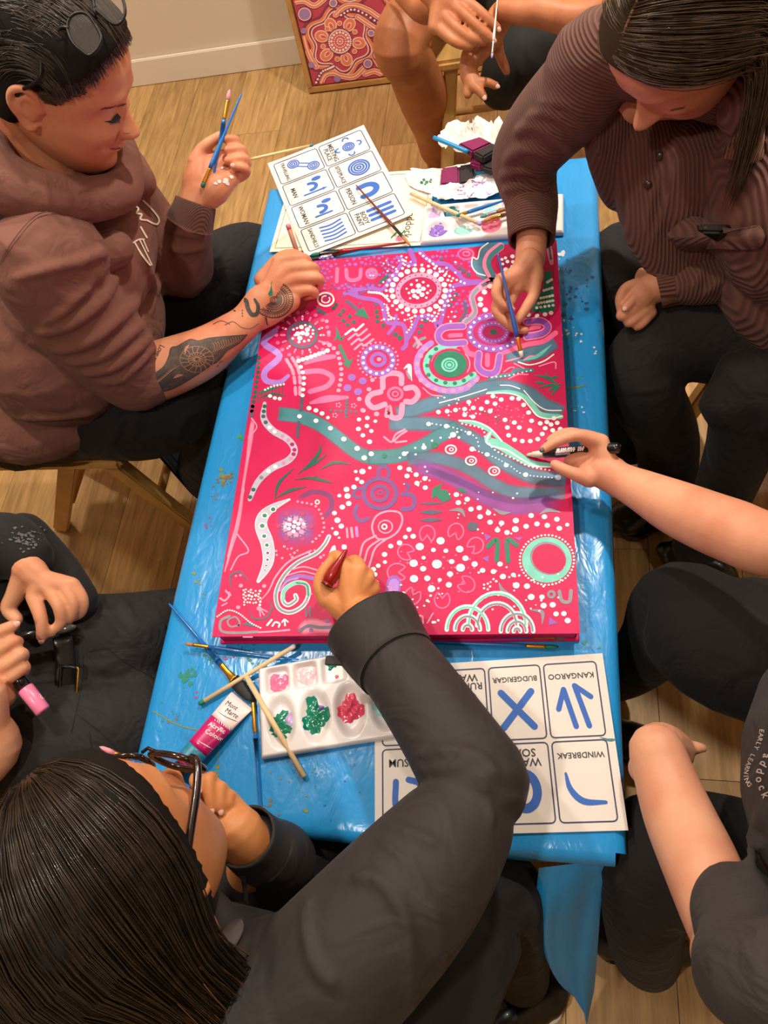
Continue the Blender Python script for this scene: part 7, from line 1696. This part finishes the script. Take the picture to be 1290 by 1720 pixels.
a.text('Love yours', 262, 601, 13, ang=math.radians(118), flip=True, sx=.8)
decal('tattoo_lines', M_ink, w1, bv1, a, .0007, 'stuff')
a = Art().poly(k2([(358, 815), (385, 770), (400, 690), (410, 780), (412, 830), (380, 845)])); a.stroke(k2([(395, 700), (412, 660)]), 1.2, taper=.3); decal('teal_paint_splash', PM['green'], w1, bv1, a)
a = Art(); k1 = T(280, 130, 6.45)
for x, y, w_ in ((640, 1120, 50), (570, 1130, 30), (700, 1080, 30), (530, 1150, 24), (600, 980, 22), (660, 1150, 30)):
    rn = random.Random(int(x)); n_ = 10; a.poly(k1([(x+w_*rn.uniform(.5, 1.2)*math.cos(t_), y+w_*.7*rn.uniform(.5, 1.2)*math.sin(t_)) for t_ in np.arange(n_)*2*math.pi/n_]))
decal('white_paint_on_palm', PM['white'], w1, bv1, a, .001, 'stuff')
# things held by this person
rl = Hl.ref
def near(px, py, d): return ray_at(px, py, rl, d*.01)
brush('blue brush with pale pink tip held upright in the raised hand', near(357, 306, 1.8), near(386, 150, 3.4), .0036, br='pink', fh=.68, ff=.88)
brush('blue brush with green tip held head down in the raised hand', near(406, 157, 2.6), near(339, 315, 2.6), .0036, br='green', fh=.80, ff=.95)
stick('long bamboo skewer with teal tip sticking out of the raised hand', near(400, 272, .2), P(524, 244, .70), .0022, M_skewer, MBr['teal'], name='bamboo_skewer')
rh = P(500, 430, .64); stick('short pink-tipped stick held in the tattooed hand', ray_at(506, 444, rh, -.004), ray_at(484, 379, rh, .02), .0040, mat('pinkish_wood', srgb(190, 128, 108), rough=.5), mat('pink_tip', srgb(226, 140, 160)))

# ---------------- corduroy person
M_hair3 = hair_mat('dark_blonde_hair', (66, 50, 36), (92, 72, 50), .4)
def keep3(x, y, z):
    line = np.interp(y, [-.11, -.02, .03, .06, .08, .1], [-.09, -.06, .0, .040, .070, .085]); return (z-line)/.018
V, Fc = cap(h3, R3, keep3, .008, .92); MB().add(V, Fc).build('scalp_hair', mat('matte_brown_scalp_hair', srgb(58, 44, 33), rough=.85, spec=.15), w3); mb = MB()
def fan(Lf, c, r, th0, th1, az0, az1, sd, elev, drop, n=11, k=17, frac=.55, push=1.02, tilt=0.0, off=(0, 0, 0), ns=1.0, taper=0.0):
    """guides that leave the parting (head midline from angle th0 in front to th1), wrap one side of the head and then hang"""
    out = []
    for s in np.linspace(0, 1, n):
        th = math.radians(th0+(th1-th0)*s); A = np.array([math.sin(tilt), math.cos(th)*math.cos(tilt), math.sin(th)*math.cos(tilt)]); A /= np.linalg.norm(A)
        az = math.radians(az0+(az1-az0)*s); el = math.radians(elev); B = np.array([sd*math.cos(az)*math.cos(el), -math.sin(az)*math.cos(el), math.sin(el)])
        om = math.acos(max(-1, min(1, A@B))); g = []
        for i in range(k):
            u = i/(k-1)
            if u <= frac:
                t = (u/frac)**ns; d = (math.sin((1-t)*om)*A+math.sin(t*om)*B)/math.sin(om); p = last = Lf(*(c+d*r*(push+.02*math.sin(t*math.pi))))
            else:
                q = (u-frac)/(1-frac); p = last+np.array([off[0]*q, off[1]*q, -drop*q])+(last-Lf(*c))*np.array([1, 1, 0])*.25*math.sin(q*2.0)
            g.append(p)
        out.append(np.array(g))
    mean = np.mean(out, axis=0); q = np.clip((np.arange(k)/(k-1)-frac)/(1-frac), 0, 1)[:, None]
    out = [g*(1-taper*q)+mean*taper*q for g in out]
    for g in out:
        e_ = int(frac*(k-1))-1
        for _ in range(4): g[e_:-1] = (g[e_-1:-2]+g[e_:-1]*2+g[e_+1:])/4
    return out
c3, r3 = np.array([0, -.006, .010]), np.array([.089, .105, .111])
gl = fan(L3, c3, r3, 41, 135, 16, 75, -1, -22, .20, off=(-.04, -.09, 0), taper=.6); gr = fan(L3, c3, r3, 41, 135, 12, 75, 1, -22, .22, taper=.4)
strands(mb, gl, 1300, .0008, .0055, .005, random.Random(5), center=h3, length=(.72, 1)); strands(mb, gr, 900, .0008, .003, .005, random.Random(6), center=h3)
mb.build('hair', M_hair3, w3)
# pale parting line
mb = MB(); pl = [L3(*ell(c3, r3*1.062, 0, math.radians(a_))) for a_ in np.linspace(47, 135, 14)]; mb.tube(pl, .0016, n=6); mb.build('hair_parting', mat('scalp', srgb(150, 112, 92), rough=.6), w3)
bv3 = bvh_of(body3.data); k4 = T(990, 0, 4.3); a = Art()
for k in range(10): a.stroke(k4([(585+k*10, 800-k*2), (600+k*10, 785-k*2)]), .8, sub=2)
decal('eyelashes', M_dark, w3, bv3, a, .001, 'stuff')
mb = MB(); e = L3(-.086, -.002, -.026); mb.ball(e, .004); mb.build('earring', M_silver, w3)
# collar, placket, buttons, pocket and phone
def patch(name, pts, m, parent, bv, off, th=.003):
    """a cloth patch following the garment under the listed pixels"""
    q = [cast(bv, *p) for p in pts]; q = [(h[0]+h[1]*off, h[1]) for h in q if h is not None]
    if len(q) < 3: return None
    V = [tuple(h) for h, _ in q]+[tuple(h-n_*th) for h, n_ in q]; k = len(q); c = np.mean([h for h, _ in q], 0)
    V += [tuple(c+q[0][1]*.001)]; Fc = [(i, (i+1) % k, 2*k) for i in range(k)]+[(k+i, k+(i+1) % k, (i+1) % k, i) for i in range(k)]
    return MB().add(V, Fc).build(name, m, parent)
M_cordk = mat('brown_corduroy_collar', srgb(150, 108, 92), rough=.85); wave_bump(M_cordk, 70, (0, 0, .3), .9, .003, .4)
def dense(pts, n=5): return [tuple(p) for p in spline(pts+[pts[0]], n)[:-1]]
patch('collar', dense([(1225, 265), (1262, 190), (1290, 150), (1292, 255), (1278, 275), (1250, 274)]), M_cordk, w3, bvh_shirt3, .012)
M_btn = mat('brown_button', srgb(60, 34, 28), rough=.3)
for px in ((1088, 310), (1108, 262)):
    h = cast(bvh_shirt3, *px)
    if h is not None: zz = h[1]; ux = np.cross(zz, (0, 0, 1.)); ux /= np.linalg.norm(ux); MB().ball(h[0]+zz*.002, (.006, .006, .0022), R=np.stack([ux, np.cross(zz, ux), zz], 1)).build('button', M_btn, w3)
patch('chest_pocket', dense([(1118, 395), (1165, 358), (1230, 380), (1285, 378), (1285, 410), (1220, 412), (1150, 410)], 4), M_cord, w3, bvh_shirt3, .012)
hp = cast(bvh_shirt3, 1214, 384)
if hp is not None:
    ref = hp[0]; t = empty('phone', ref, 'black phone sticking out of the corduroy chest pocket', 'phone')
    q = [ray_at(x, y, ref, .020) for x, y in ((1168, 374), (1258, 376), (1256, 392), (1170, 390))]; dn = -hp[1]*.03-np.array([0, 0, .03])
    MB().add([tuple(v) for v in q]+[tuple(v+dn) for v in q], [(0,1,2,3),(7,6,5,4),(0,4,5,1),(1,5,6,2),(2,6,7,3),(3,7,4,0)]).build('case', mat('black_phone', srgb(14, 14, 15), rough=.25, coat=.4), t, smooth=False, bevel=.003)
    MB().ball(ray_at(1185, 382, ref, .0215), (.003, .003, .002)).build('camera_lens', M_glass, t)
brush('blue brush with orange ferrule painting pale strokes at the right of the canvas', ray_at(836, 425, H3.ref, .030), P(877, 601, CVT+.002), .0036, mat('blue_violet_lacquer', srgb(52, 84, 170), rough=.3), mat('orange_ferrule', srgb(214, 120, 40), rough=.3, metal=.5), 'white', fh=.80, ff=.93)

# ---------------- paint-marker person
def text_path(art, s, pts, size, bold=0.0, sp=1.0):
    q = spline(pts, 10); d = np.concatenate([[0], np.cumsum(np.linalg.norm(np.diff(q, axis=0), axis=1))]); n = len(s); tot = d[-1]
    for i, ch in enumerate(s):
        if ch == ' ': continue
        k = tot*(i+.5)/n; x, y = np.interp(k, d, q[:, 0]), np.interp(k, d, q[:, 1]); x2, y2 = np.interp(min(tot, k+2), d, q[:, 0]), np.interp(min(tot, k+2), d, q[:, 1]); x1, y1 = np.interp(max(0, k-2), d, q[:, 0]), np.interp(max(0, k-2), d, q[:, 1])
        art.text(ch, x, y, size, ang=math.atan2(y2-y1, x2-x1), flip=True, bold=bold, sx=sp)
kp = T(1040, 1200, 5.16); a = Art(); text_path(a, 'EARLY LEARNING', kp([(1268, 125), (1245, 230), (1200, 330), (1145, 450), (1130, 550), (1165, 625)])-np.array([4, 0]), 11, .01)
text_path(a, 'addock', kp([(1285, 330), (1265, 400), (1225, 480), (1215, 560), (1245, 650), (1280, 730)])+np.array([2, 0]), 19, .015, .9)
decal('shirt_logo', mat('pale_logo_print', srgb(196, 180, 172), rough=.7), p4, bvh_shirt4, a, .0012)
a = Art(); M_gn = mat('grey_nail_polish', srgb(96, 96, 98), rough=.25)
H4.nails(M_gn, p4, [0, 1])
mk = empty('paint_marker', P(960, 760, .64), 'black paint marker with white nib held over the right edge of the canvas', 'marker')
ta, tb = P(885, 764, CVT+.003), ray_at(1041, 752, H4.ref, .022); d = tb-ta; LN = np.linalg.norm(d); d = d/LN; at = lambda k: ta+d*LN*k
MB().tube([at(0), at(.03), at(.06), at(.07), at(.20)], [.0016, .0026, .0026, .0040, .0052], n=16).build('nib', mat('white_nib', srgb(226, 220, 200), rough=.5), mk)
M_mk = mat('black_marker_barrel', srgb(20, 18, 20), rough=.25, coat=.4)
bb = MB().tube([at(.20), at(.21), at(.30), at(.34), at(.96), at(.985), at(1)], [.0056, .0066, .0066, .0074, .0074, .0070, .0050], n=24).build('barrel', M_mk, mk)
bvm = bvh_of(bb.data); a = Art(); km = T(870, 690, 5.375); ang = math.atan2(-62, 670)
rb_ = random.Random(2)
for x0_, n_ in ((350, 9), (545, 3)):
    for k in range(n_): x = x0_+k*19; y = 362-(x-350)*.093; a.stroke(km([(x, y+14), (x+rb_.uniform(2, 10), y-14)]), 2.6, sub=2); a.stroke(km([(x, y+rb_.uniform(-10, 10)), (x+15, y+rb_.uniform(-10, 10))]), 1.6, sub=2)
for k in range(3): a.stroke(km([(700, 300+k*9), (775, 293+k*9)]), .7, sub=2)
for k in range(4): a.stroke(km([(340, 372+k*9), (470, 360+k*9)]), .6, sub=2)
decal('barrel_print', PM['white'], mk, bvm, a, .0004); a = Art().stroke(km([(660, 335), (678, 300)]), 3.2); decal('blue_flash', M_blueink, mk, bvm, a, .0004)

# ---------------- black jacket person
M_hair5 = hair_mat('dark_brown_hair', (34, 26, 20), (52, 40, 30), .33)
M_hair5b = hair_mat('brown_hair_ends', (96, 62, 34), (120, 80, 44), .4)
def keep5(x, y, z):
    line = np.interp(y, [-.11, -.03, .02, .05, .08, .1], [-.11, -.10, -.01, .035, .066, .082]); return (z-line)/.018
V, Fc = cap(h5, R5, keep5, .012); MB().add(V, Fc).build('scalp_hair', M_cap, w5); mb = MB()
c5, r5 = np.array([0, -.008, .008]), np.array([.090, .112, .120])
G5r = fan(L5, c5, r5, 50, 108, 24, 165, 1, -28, .22, n=16, k=19, tilt=-.22, off=(.03, -.06, 0), taper=.25); G5l = fan(L5, c5, r5, 42, 108, 2, 15, -1, -28, .22, n=6, k=15, tilt=-.22)
strands(mb, G5r, 3000, .00075, .0028, .006, random.Random(8), center=h5, length=(.62, 1)); strands(mb, G5l, 500, .0009, .003, .006, random.Random(9), center=h5)
mb.build('hair', M_hair5, w5)
mb = MB(); strands(mb, [g[10:] for g in G5r[0:7]], 160, .0007, .006, .004, random.Random(10), center=h5); mb.build('hair_ends', M_hair5b, w5)
M_tort = mat('tortoiseshell', srgb(44, 22, 14), rough=.2, coat=.5, col2=srgb(20, 10, 8), vscale=90)
g5 = empty('eyeglasses', L5(0, .11, 0), 'tortoiseshell glasses worn by the dark-haired person', 'glasses')
for sd in (1, -1):
    q = [];
    for k in range(20):
        t_ = 2*math.pi*k/20; cx, sz = math.cos(t_), math.sin(t_); ex_ = math.copysign(abs(cx)**.75, cx)*.027; ez = math.copysign(abs(sz)**.75, sz)*.0225
        q.append(L5(sd*(.034)+ex_, .112-.010*abs(sd*.034+ex_)/.06, -.004+ez))
    q = np.array(q); MB().tube(np.vstack([q, q[:2]]), .0034, n=8).build('rim', M_tort, g5); MB().add(q, [tuple(range(20))]).build('lens', M_glass, g5, smooth=False)
    MB().tube(spline([L5(sd*.062, .104, .010), L5(sd*.071, .098, .010), L5(sd*.077, .07, .008), L5(sd*.081, .02, .006), L5(sd*.083, -.015, .0), L5(sd*.080, -.03, -.02)], 4), .0040, n=8).build('temple_arm', M_tort, g5)
MB().tube([L5(-.008, .116, .004), L5(0, .119, .006), L5(.008, .116, .004)], .002, n=8).build('bridge', M_tort, g5)
# drawstring, tab, seams
h = cast(bvh_jkt, 410, 1478)
if h is not None: MB().tube(spline([ray_at(408, 1470, h[0], .015), ray_at(412, 1500, h[0], .012), ray_at(414, 1530, h[0], .006), ray_at(418, 1560, h[0], .004)], 4), .0028, n=8).build('drawstring', M_jkt, w5)
M_lin = mat('grey_jersey_lining', srgb(96, 92, 92), rough=.9); patch('shirt_collar', dense([(365, 1600), (385, 1560), (410, 1555), (405, 1580), (380, 1610)]), M_lin, w5, bvh_jkt, .006)
a = Art()
for pts in ([(380, 1720), (365, 1650), (375, 1590)],): a.stroke(pts, 1.6)
decal('seam', mat('jacket_seam', srgb(30, 27, 27), rough=.9), w5, bvh_jkt, a, .001, 'stuff')
MB().box(P(566, 1110, .640), (.030, .012, .004)).build('cuff_tab', M_jkt, w5, smooth=False, bevel=.001)
brush('red-handled brush held in the fist over the lower canvas', ray_at(582, 923, H5.ref, .012), ray_at(548, 984, H5.ref, .012), .0085, M_redh, M_redh, 'black', fh=.90, ff=.96, tail_r=.3)
rg = G5.ref; brush('blue brush with pink-white tip held at the chin behind the glasses', ray_at(412, 1364, rg, -.004), ray_at(167, 1254, rg, .02), .0030, br='pink', fh=.80, ff=.90)

# ---------------- pink pen person
M_tan = mat('tan_waistband', srgb(170, 122, 84), rough=.6); a = Art()
kp6 = T(0, 920, 5.733)
patch('tan_waistband', [tuple(q) for q in kp6([(495, 860), (545, 880), (575, 960), (560, 1100), (530, 1300), (510, 1500), (480, 1610), (492, 1400), (500, 1150), (490, 950)])], M_tan, p6, bvh_top6, .004)
M_bk = mat('black_leather', srgb(16, 14, 14), rough=.35, coat=.2); hb = cast(bvh_tr6, 118, 1150)
if hb is not None:
    rb = hb[0]; q = [ray_at(x, y, rb, .006) for x, y in ((103, 1118), (131, 1122), (128, 1170), (99, 1165))]
    t6 = MB().tube(np.array(q+q[:2]), .0030, n=8).build('belt_buckle', M_bk, p6); MB().tube(np.array([ray_at(x, y, rb, .008) for x, y in ((129, 1120), (132, 1124), (129, 1168), (125, 1170))]), .0014, n=8).build('buckle_pin', M_gold, p6)
    bq = [ray_at(x, y, rb, .001) for x, y in ((105, 1070), (110, 1115), (108, 1165), (100, 1215), (90, 1260))]; MB().tube(spline(bq, 5), .013, n=12, flat=(CAM-rb, .15)).build('belt', M_bk, p6)
a = Art(); rn = random.Random(3)
for k in range(70):
    x, y = 45+rn.gauss(0, 17), 905+rn.gauss(0, 9); n_ = 6; r = rn.uniform(1, 4); a.poly([(x+r*rn.uniform(.5, 1.3)*math.cos(t_), y+r*.6*rn.uniform(.5, 1.3)*math.sin(t_)) for t_ in np.arange(n_)*2*math.pi/n_])
decal('grey_sleeve_print', mat('grey_print', srgb(92, 90, 94), rough=.8), p6, bvh_top6, a, .0012, 'stuff')
a = Art()
for pts in ([(150, 1095), (180, 1090), (210, 1112), (260, 1140)], [(130, 1200), (180, 1240), (230, 1300)], [(150, 1230), (155, 1280), (140, 1320)], [(140, 1100), (135, 1160), (120, 1230)]): a.stroke(pts, 1.3)
decal('pocket_seam', mat('twill_seam', srgb(20, 18, 18), rough=.9), p6, bvh_tr6, a, .001)
r6 = H6.ref; pen = empty('black_pen', ray_at(50, 1050, r6, 0), 'black pen held between two hands at the left edge', 'pen')
pa, pb = ray_at(14, 1074, r6, .004), ray_at(128, 1052, r6, .004); d = (pb-pa); LN = np.linalg.norm(d); at6 = lambda k: pa+d*k
MB().tube([at6(0), at6(.45), at6(.46)], [.0068, .0072, .0060], n=18).build('barrel', M_mk, pen); MB().tube([at6(.46), at6(.85), at6(.95), at6(1)], [.006, .006, .004, .0015], n=18).build('clear_grip', mat('clear_plastic', srgb(70, 68, 70), rough=.15, coat=.5), pen)
pm6 = empty('pink_marker', ray_at(52, 1175, G6.ref, 0), 'black marker with a pink cap held in the lower left hand', 'marker')
pa, pb = ray_at(22, 1130, G6.ref, -.006), ray_at(73, 1195, G6.ref, .0); at6 = lambda k: pa+(pb-pa)*k
MB().tube([at6(0), at6(.40)], .0085, n=20).build('barrel', M_mk, pm6); cp = MB().tube([at6(.40), at6(.42), at6(.97), at6(1)], [.0096, .0105, .0098, .0085], n=20).build('cap', mat('pink_plastic', srgb(240, 130, 170), rough=.3), pm6)
bvp = bvh_of(cp.data); a = Art().poly(kp6([(345, 1420), (375, 1375), (455, 1500), (430, 1540)])); decal('black_cap_label', M_blackh, pm6, bvp, a, .0004); a = Art().stroke(kp6([(375, 1410), (392, 1430), (385, 1440), (405, 1445), (400, 1455), (420, 1455)]), .9); decal('cap_squiggle', PM['white'], pm6, bvp, a, .0007)

# ---------------- shorts person: watch and fine brush
wr = ray_at(842, 14, G2.ref, .03); t = empty('wristwatch', wr, 'black wristwatch on the far person in shorts', 'watch')
ax = ray_at(880, 16, G2.ref, .03)-wr; ax /= np.linalg.norm(ax); qv = np.cross(ax, CAM-wr); qv /= np.linalg.norm(qv); vv = np.cross(qv, ax)
MB().tube([wr-ax*.009, wr+ax*.009], .029, n=24).build('strap', M_bk, t); MB().tube([wr+vv*.027, wr+vv*.036], [.017, .016], n=20).build('case', M_blackh, t)
brush('fine white-handled brush pinched by the person in shorts', ray_at(836, -6, H2.ref, .02), ray_at(826, 98, H2.ref, .006), .0024, mat('white_handle', srgb(226, 220, 214), rough=.3), M_silver, 'lilac', fh=.72, ff=.92)

# ---------------- shoes
M_sole = mat('white_sole', srgb(226, 222, 216), rough=.5)
def shoe(parent, heel, toe, m=M_bk, sole=M_sole, stripes=False, w=.045):
    heel, toe = np.array([*heel, 0.]), np.array([*toe, 0.]); d = toe-heel; LN = np.linalg.norm(d); d /= LN; sd = np.array([-d[1], d[0], 0])
    prof = [(0, .030), (.08, .036), (.3, .036), (.55, .042), (.75, .046), (.92, .036), (1, .018)]; V = []; Fc = []; n = len(prof)
    ol = [heel+d*LN*k+sd*x*w/.045 for k, x in prof]+[heel+d*LN*k-sd*x*w/.045 for k, x in prof[::-1]]
    mb = MB(); N = len(ol); mb.add([(*p[:2], .002) for p in ol]+[(*p[:2], .026) for p in ol], [tuple(range(N-1, -1, -1)), tuple(range(N, 2*N))]+[(i, (i+1) % N, N+(i+1) % N, N+i) for i in range(N)])
    s = mb.build('shoe_sole', sole, parent, smooth=False, bevel=.003)
    mb = MB(); ks = [0, .1, .25, .4, .6, .8, .95]; hs = [.075, .085, .088, .075, .058, .048, .034]; ws = [.028, .034, .035, .037, .041, .042, .026]
    for k, hh, ww in zip(ks, hs, ws): mb.ball(heel+d*LN*(k*.92+.04)+np.array([0, 0, .02+hh*.35]), (ww*w/.045, .045, hh*.62), R=np.stack([sd, d, (0, 0, 1)], 1), nu=14, nv=8)
    u = link_mesh('shoe', remesh(mb, .005, smooth=3, name='shoe'), m, parent)
    if stripes:
        a = MB()
        for k in range(3): a.tube([heel+d*LN*(.08)+sd*.040+np.array([0, 0, .032+k*.012]), heel+d*LN*.0+np.array([0, 0, .030+k*.012])-d*.008, heel+d*LN*.08-sd*.040+np.array([0, 0, .032+k*.012])], .0022, n=6)
        a.build('stripe', M_sole, parent)
shoe(p7, (.315, .640), (.235, .690), stripes=True); shoe(w3, (.23, .80), (.13, .765), sole=M_bk); shoe(w5, (-.10, -.16), (.0, -.085)); shoe(p4, (.17, .30), (.03, .33), sole=M_bk); shoe(p4, (.18, -.02), (.06, .0), sole=M_bk)
shoe(w1, (-.72, .70), (-.60, .74), m=mat('maroon_shoe', srgb(90, 20, 30), rough=.5)); shoe(p2, (-.32, 1.78), (-.31, 1.60), sole=M_bk)

# ---------------- hair of the people whose heads lie outside the photograph
for k, (pp, hp_, hR, hc) in enumerate(OUT):
    mh = hair_mat('plain_hair', hc, tuple(int(c*1.35) for c in hc), .45); Lf = on_head(hp_, hR); cc, rr = np.array([0, -.008, .010]), np.array([.087, .110, .115])
    V, Fc = cap(hp_, hR, keep1 if k != 1 else keep3, .012); MB().add(V, Fc).build('scalp_hair', mh, pp); mb = MB()
    long_ = pp is not p2
    for sd in (1, -1): strands(mb, fan(Lf, cc, rr, 55, 130, 25, 85, sd, -20 if long_ else 5, .20 if long_ else .01, n=7, k=12, taper=.3), 260, .0016, .003, .006, random.Random(30+k), center=hp_)
    mb.build('hair', mh, pp)
# ================================================================== sub-parts: details hang under the part they belong to
RULES = {'hoodie': ('hood', 'chest_lettering', 'seam', 'cuff'), 'overshirt': ('sleeve', 'cuff', 'collar', 'button', 'chest_pocket'), 'jacket': ('cuff', 'cuff_tab', 'drawstring', 'shirt_collar', 'seam'),
         'work_shirt': ('shirt_logo',), 't_shirt': (), 'black_top': ('grey_sleeve_print', 'tan_waistband'), 'trousers': ('belt', 'belt_buckle', 'buckle_pin', 'pocket_seam'), 'hair': ('hair_ends', 'hair_parting', 'scalp_hair', 'side_hair'),
         'shoe_sole': ('stripe',), 'body': ('fingernail', 'eyebrow', 'eyelashes', 'far_eyelashes', 'lips', 'mouth_line', 'teeth', 'smile_crease', 'tattoo_shading', 'skin_lines', 'tattoo_lines', 'teal_paint_splash', 'white_paint_on_palm', 'earring'),
         'tray': ('paint_blob',), 'sheet': ('card_borders', 'card_symbols', 'card_captions', 'border_line', 'lettering', 'leaf_print', 'pink_smudge', 'teal_paint_smear'), 'label_body': ('brand_script', 'label_print'), 'barrel': ('barrel_print', 'blue_flash'), 'cap': ('black_cap_label', 'cap_squiggle'), 'canvas_panel': ('painted_pattern',)}
base = lambda o: o.name.split('.')[0]
for root in [o for o in list(scene.objects) if o.parent is None and o.type == 'EMPTY']:
    kids = list(root.children)
    for k in kids:
        for part, subs in RULES.items():
            if base(k) in subs:
                host = next((h for h in kids if base(h) == part), None)
                if host is not None: k.parent = host; k.matrix_parent_inverse = Matrix.Identity(4)
for o in scene.objects:
    b_ = base(o)
    if b_ == 'tattoo_lines': o['label'] = 'black tattoo linework on the forearm'
    elif b_ == 'chest_lettering': o['label'] = 'cream lettering on the hoodie chest'
    elif b_ == 'shirt_logo': o['label'] = 'pale shirt logo lettering'
    elif b_ == 'card_symbols': o['label'] = 'blue printed symbols'
    elif b_ == 'brand_script': o['label'] = 'black handwritten brand name'
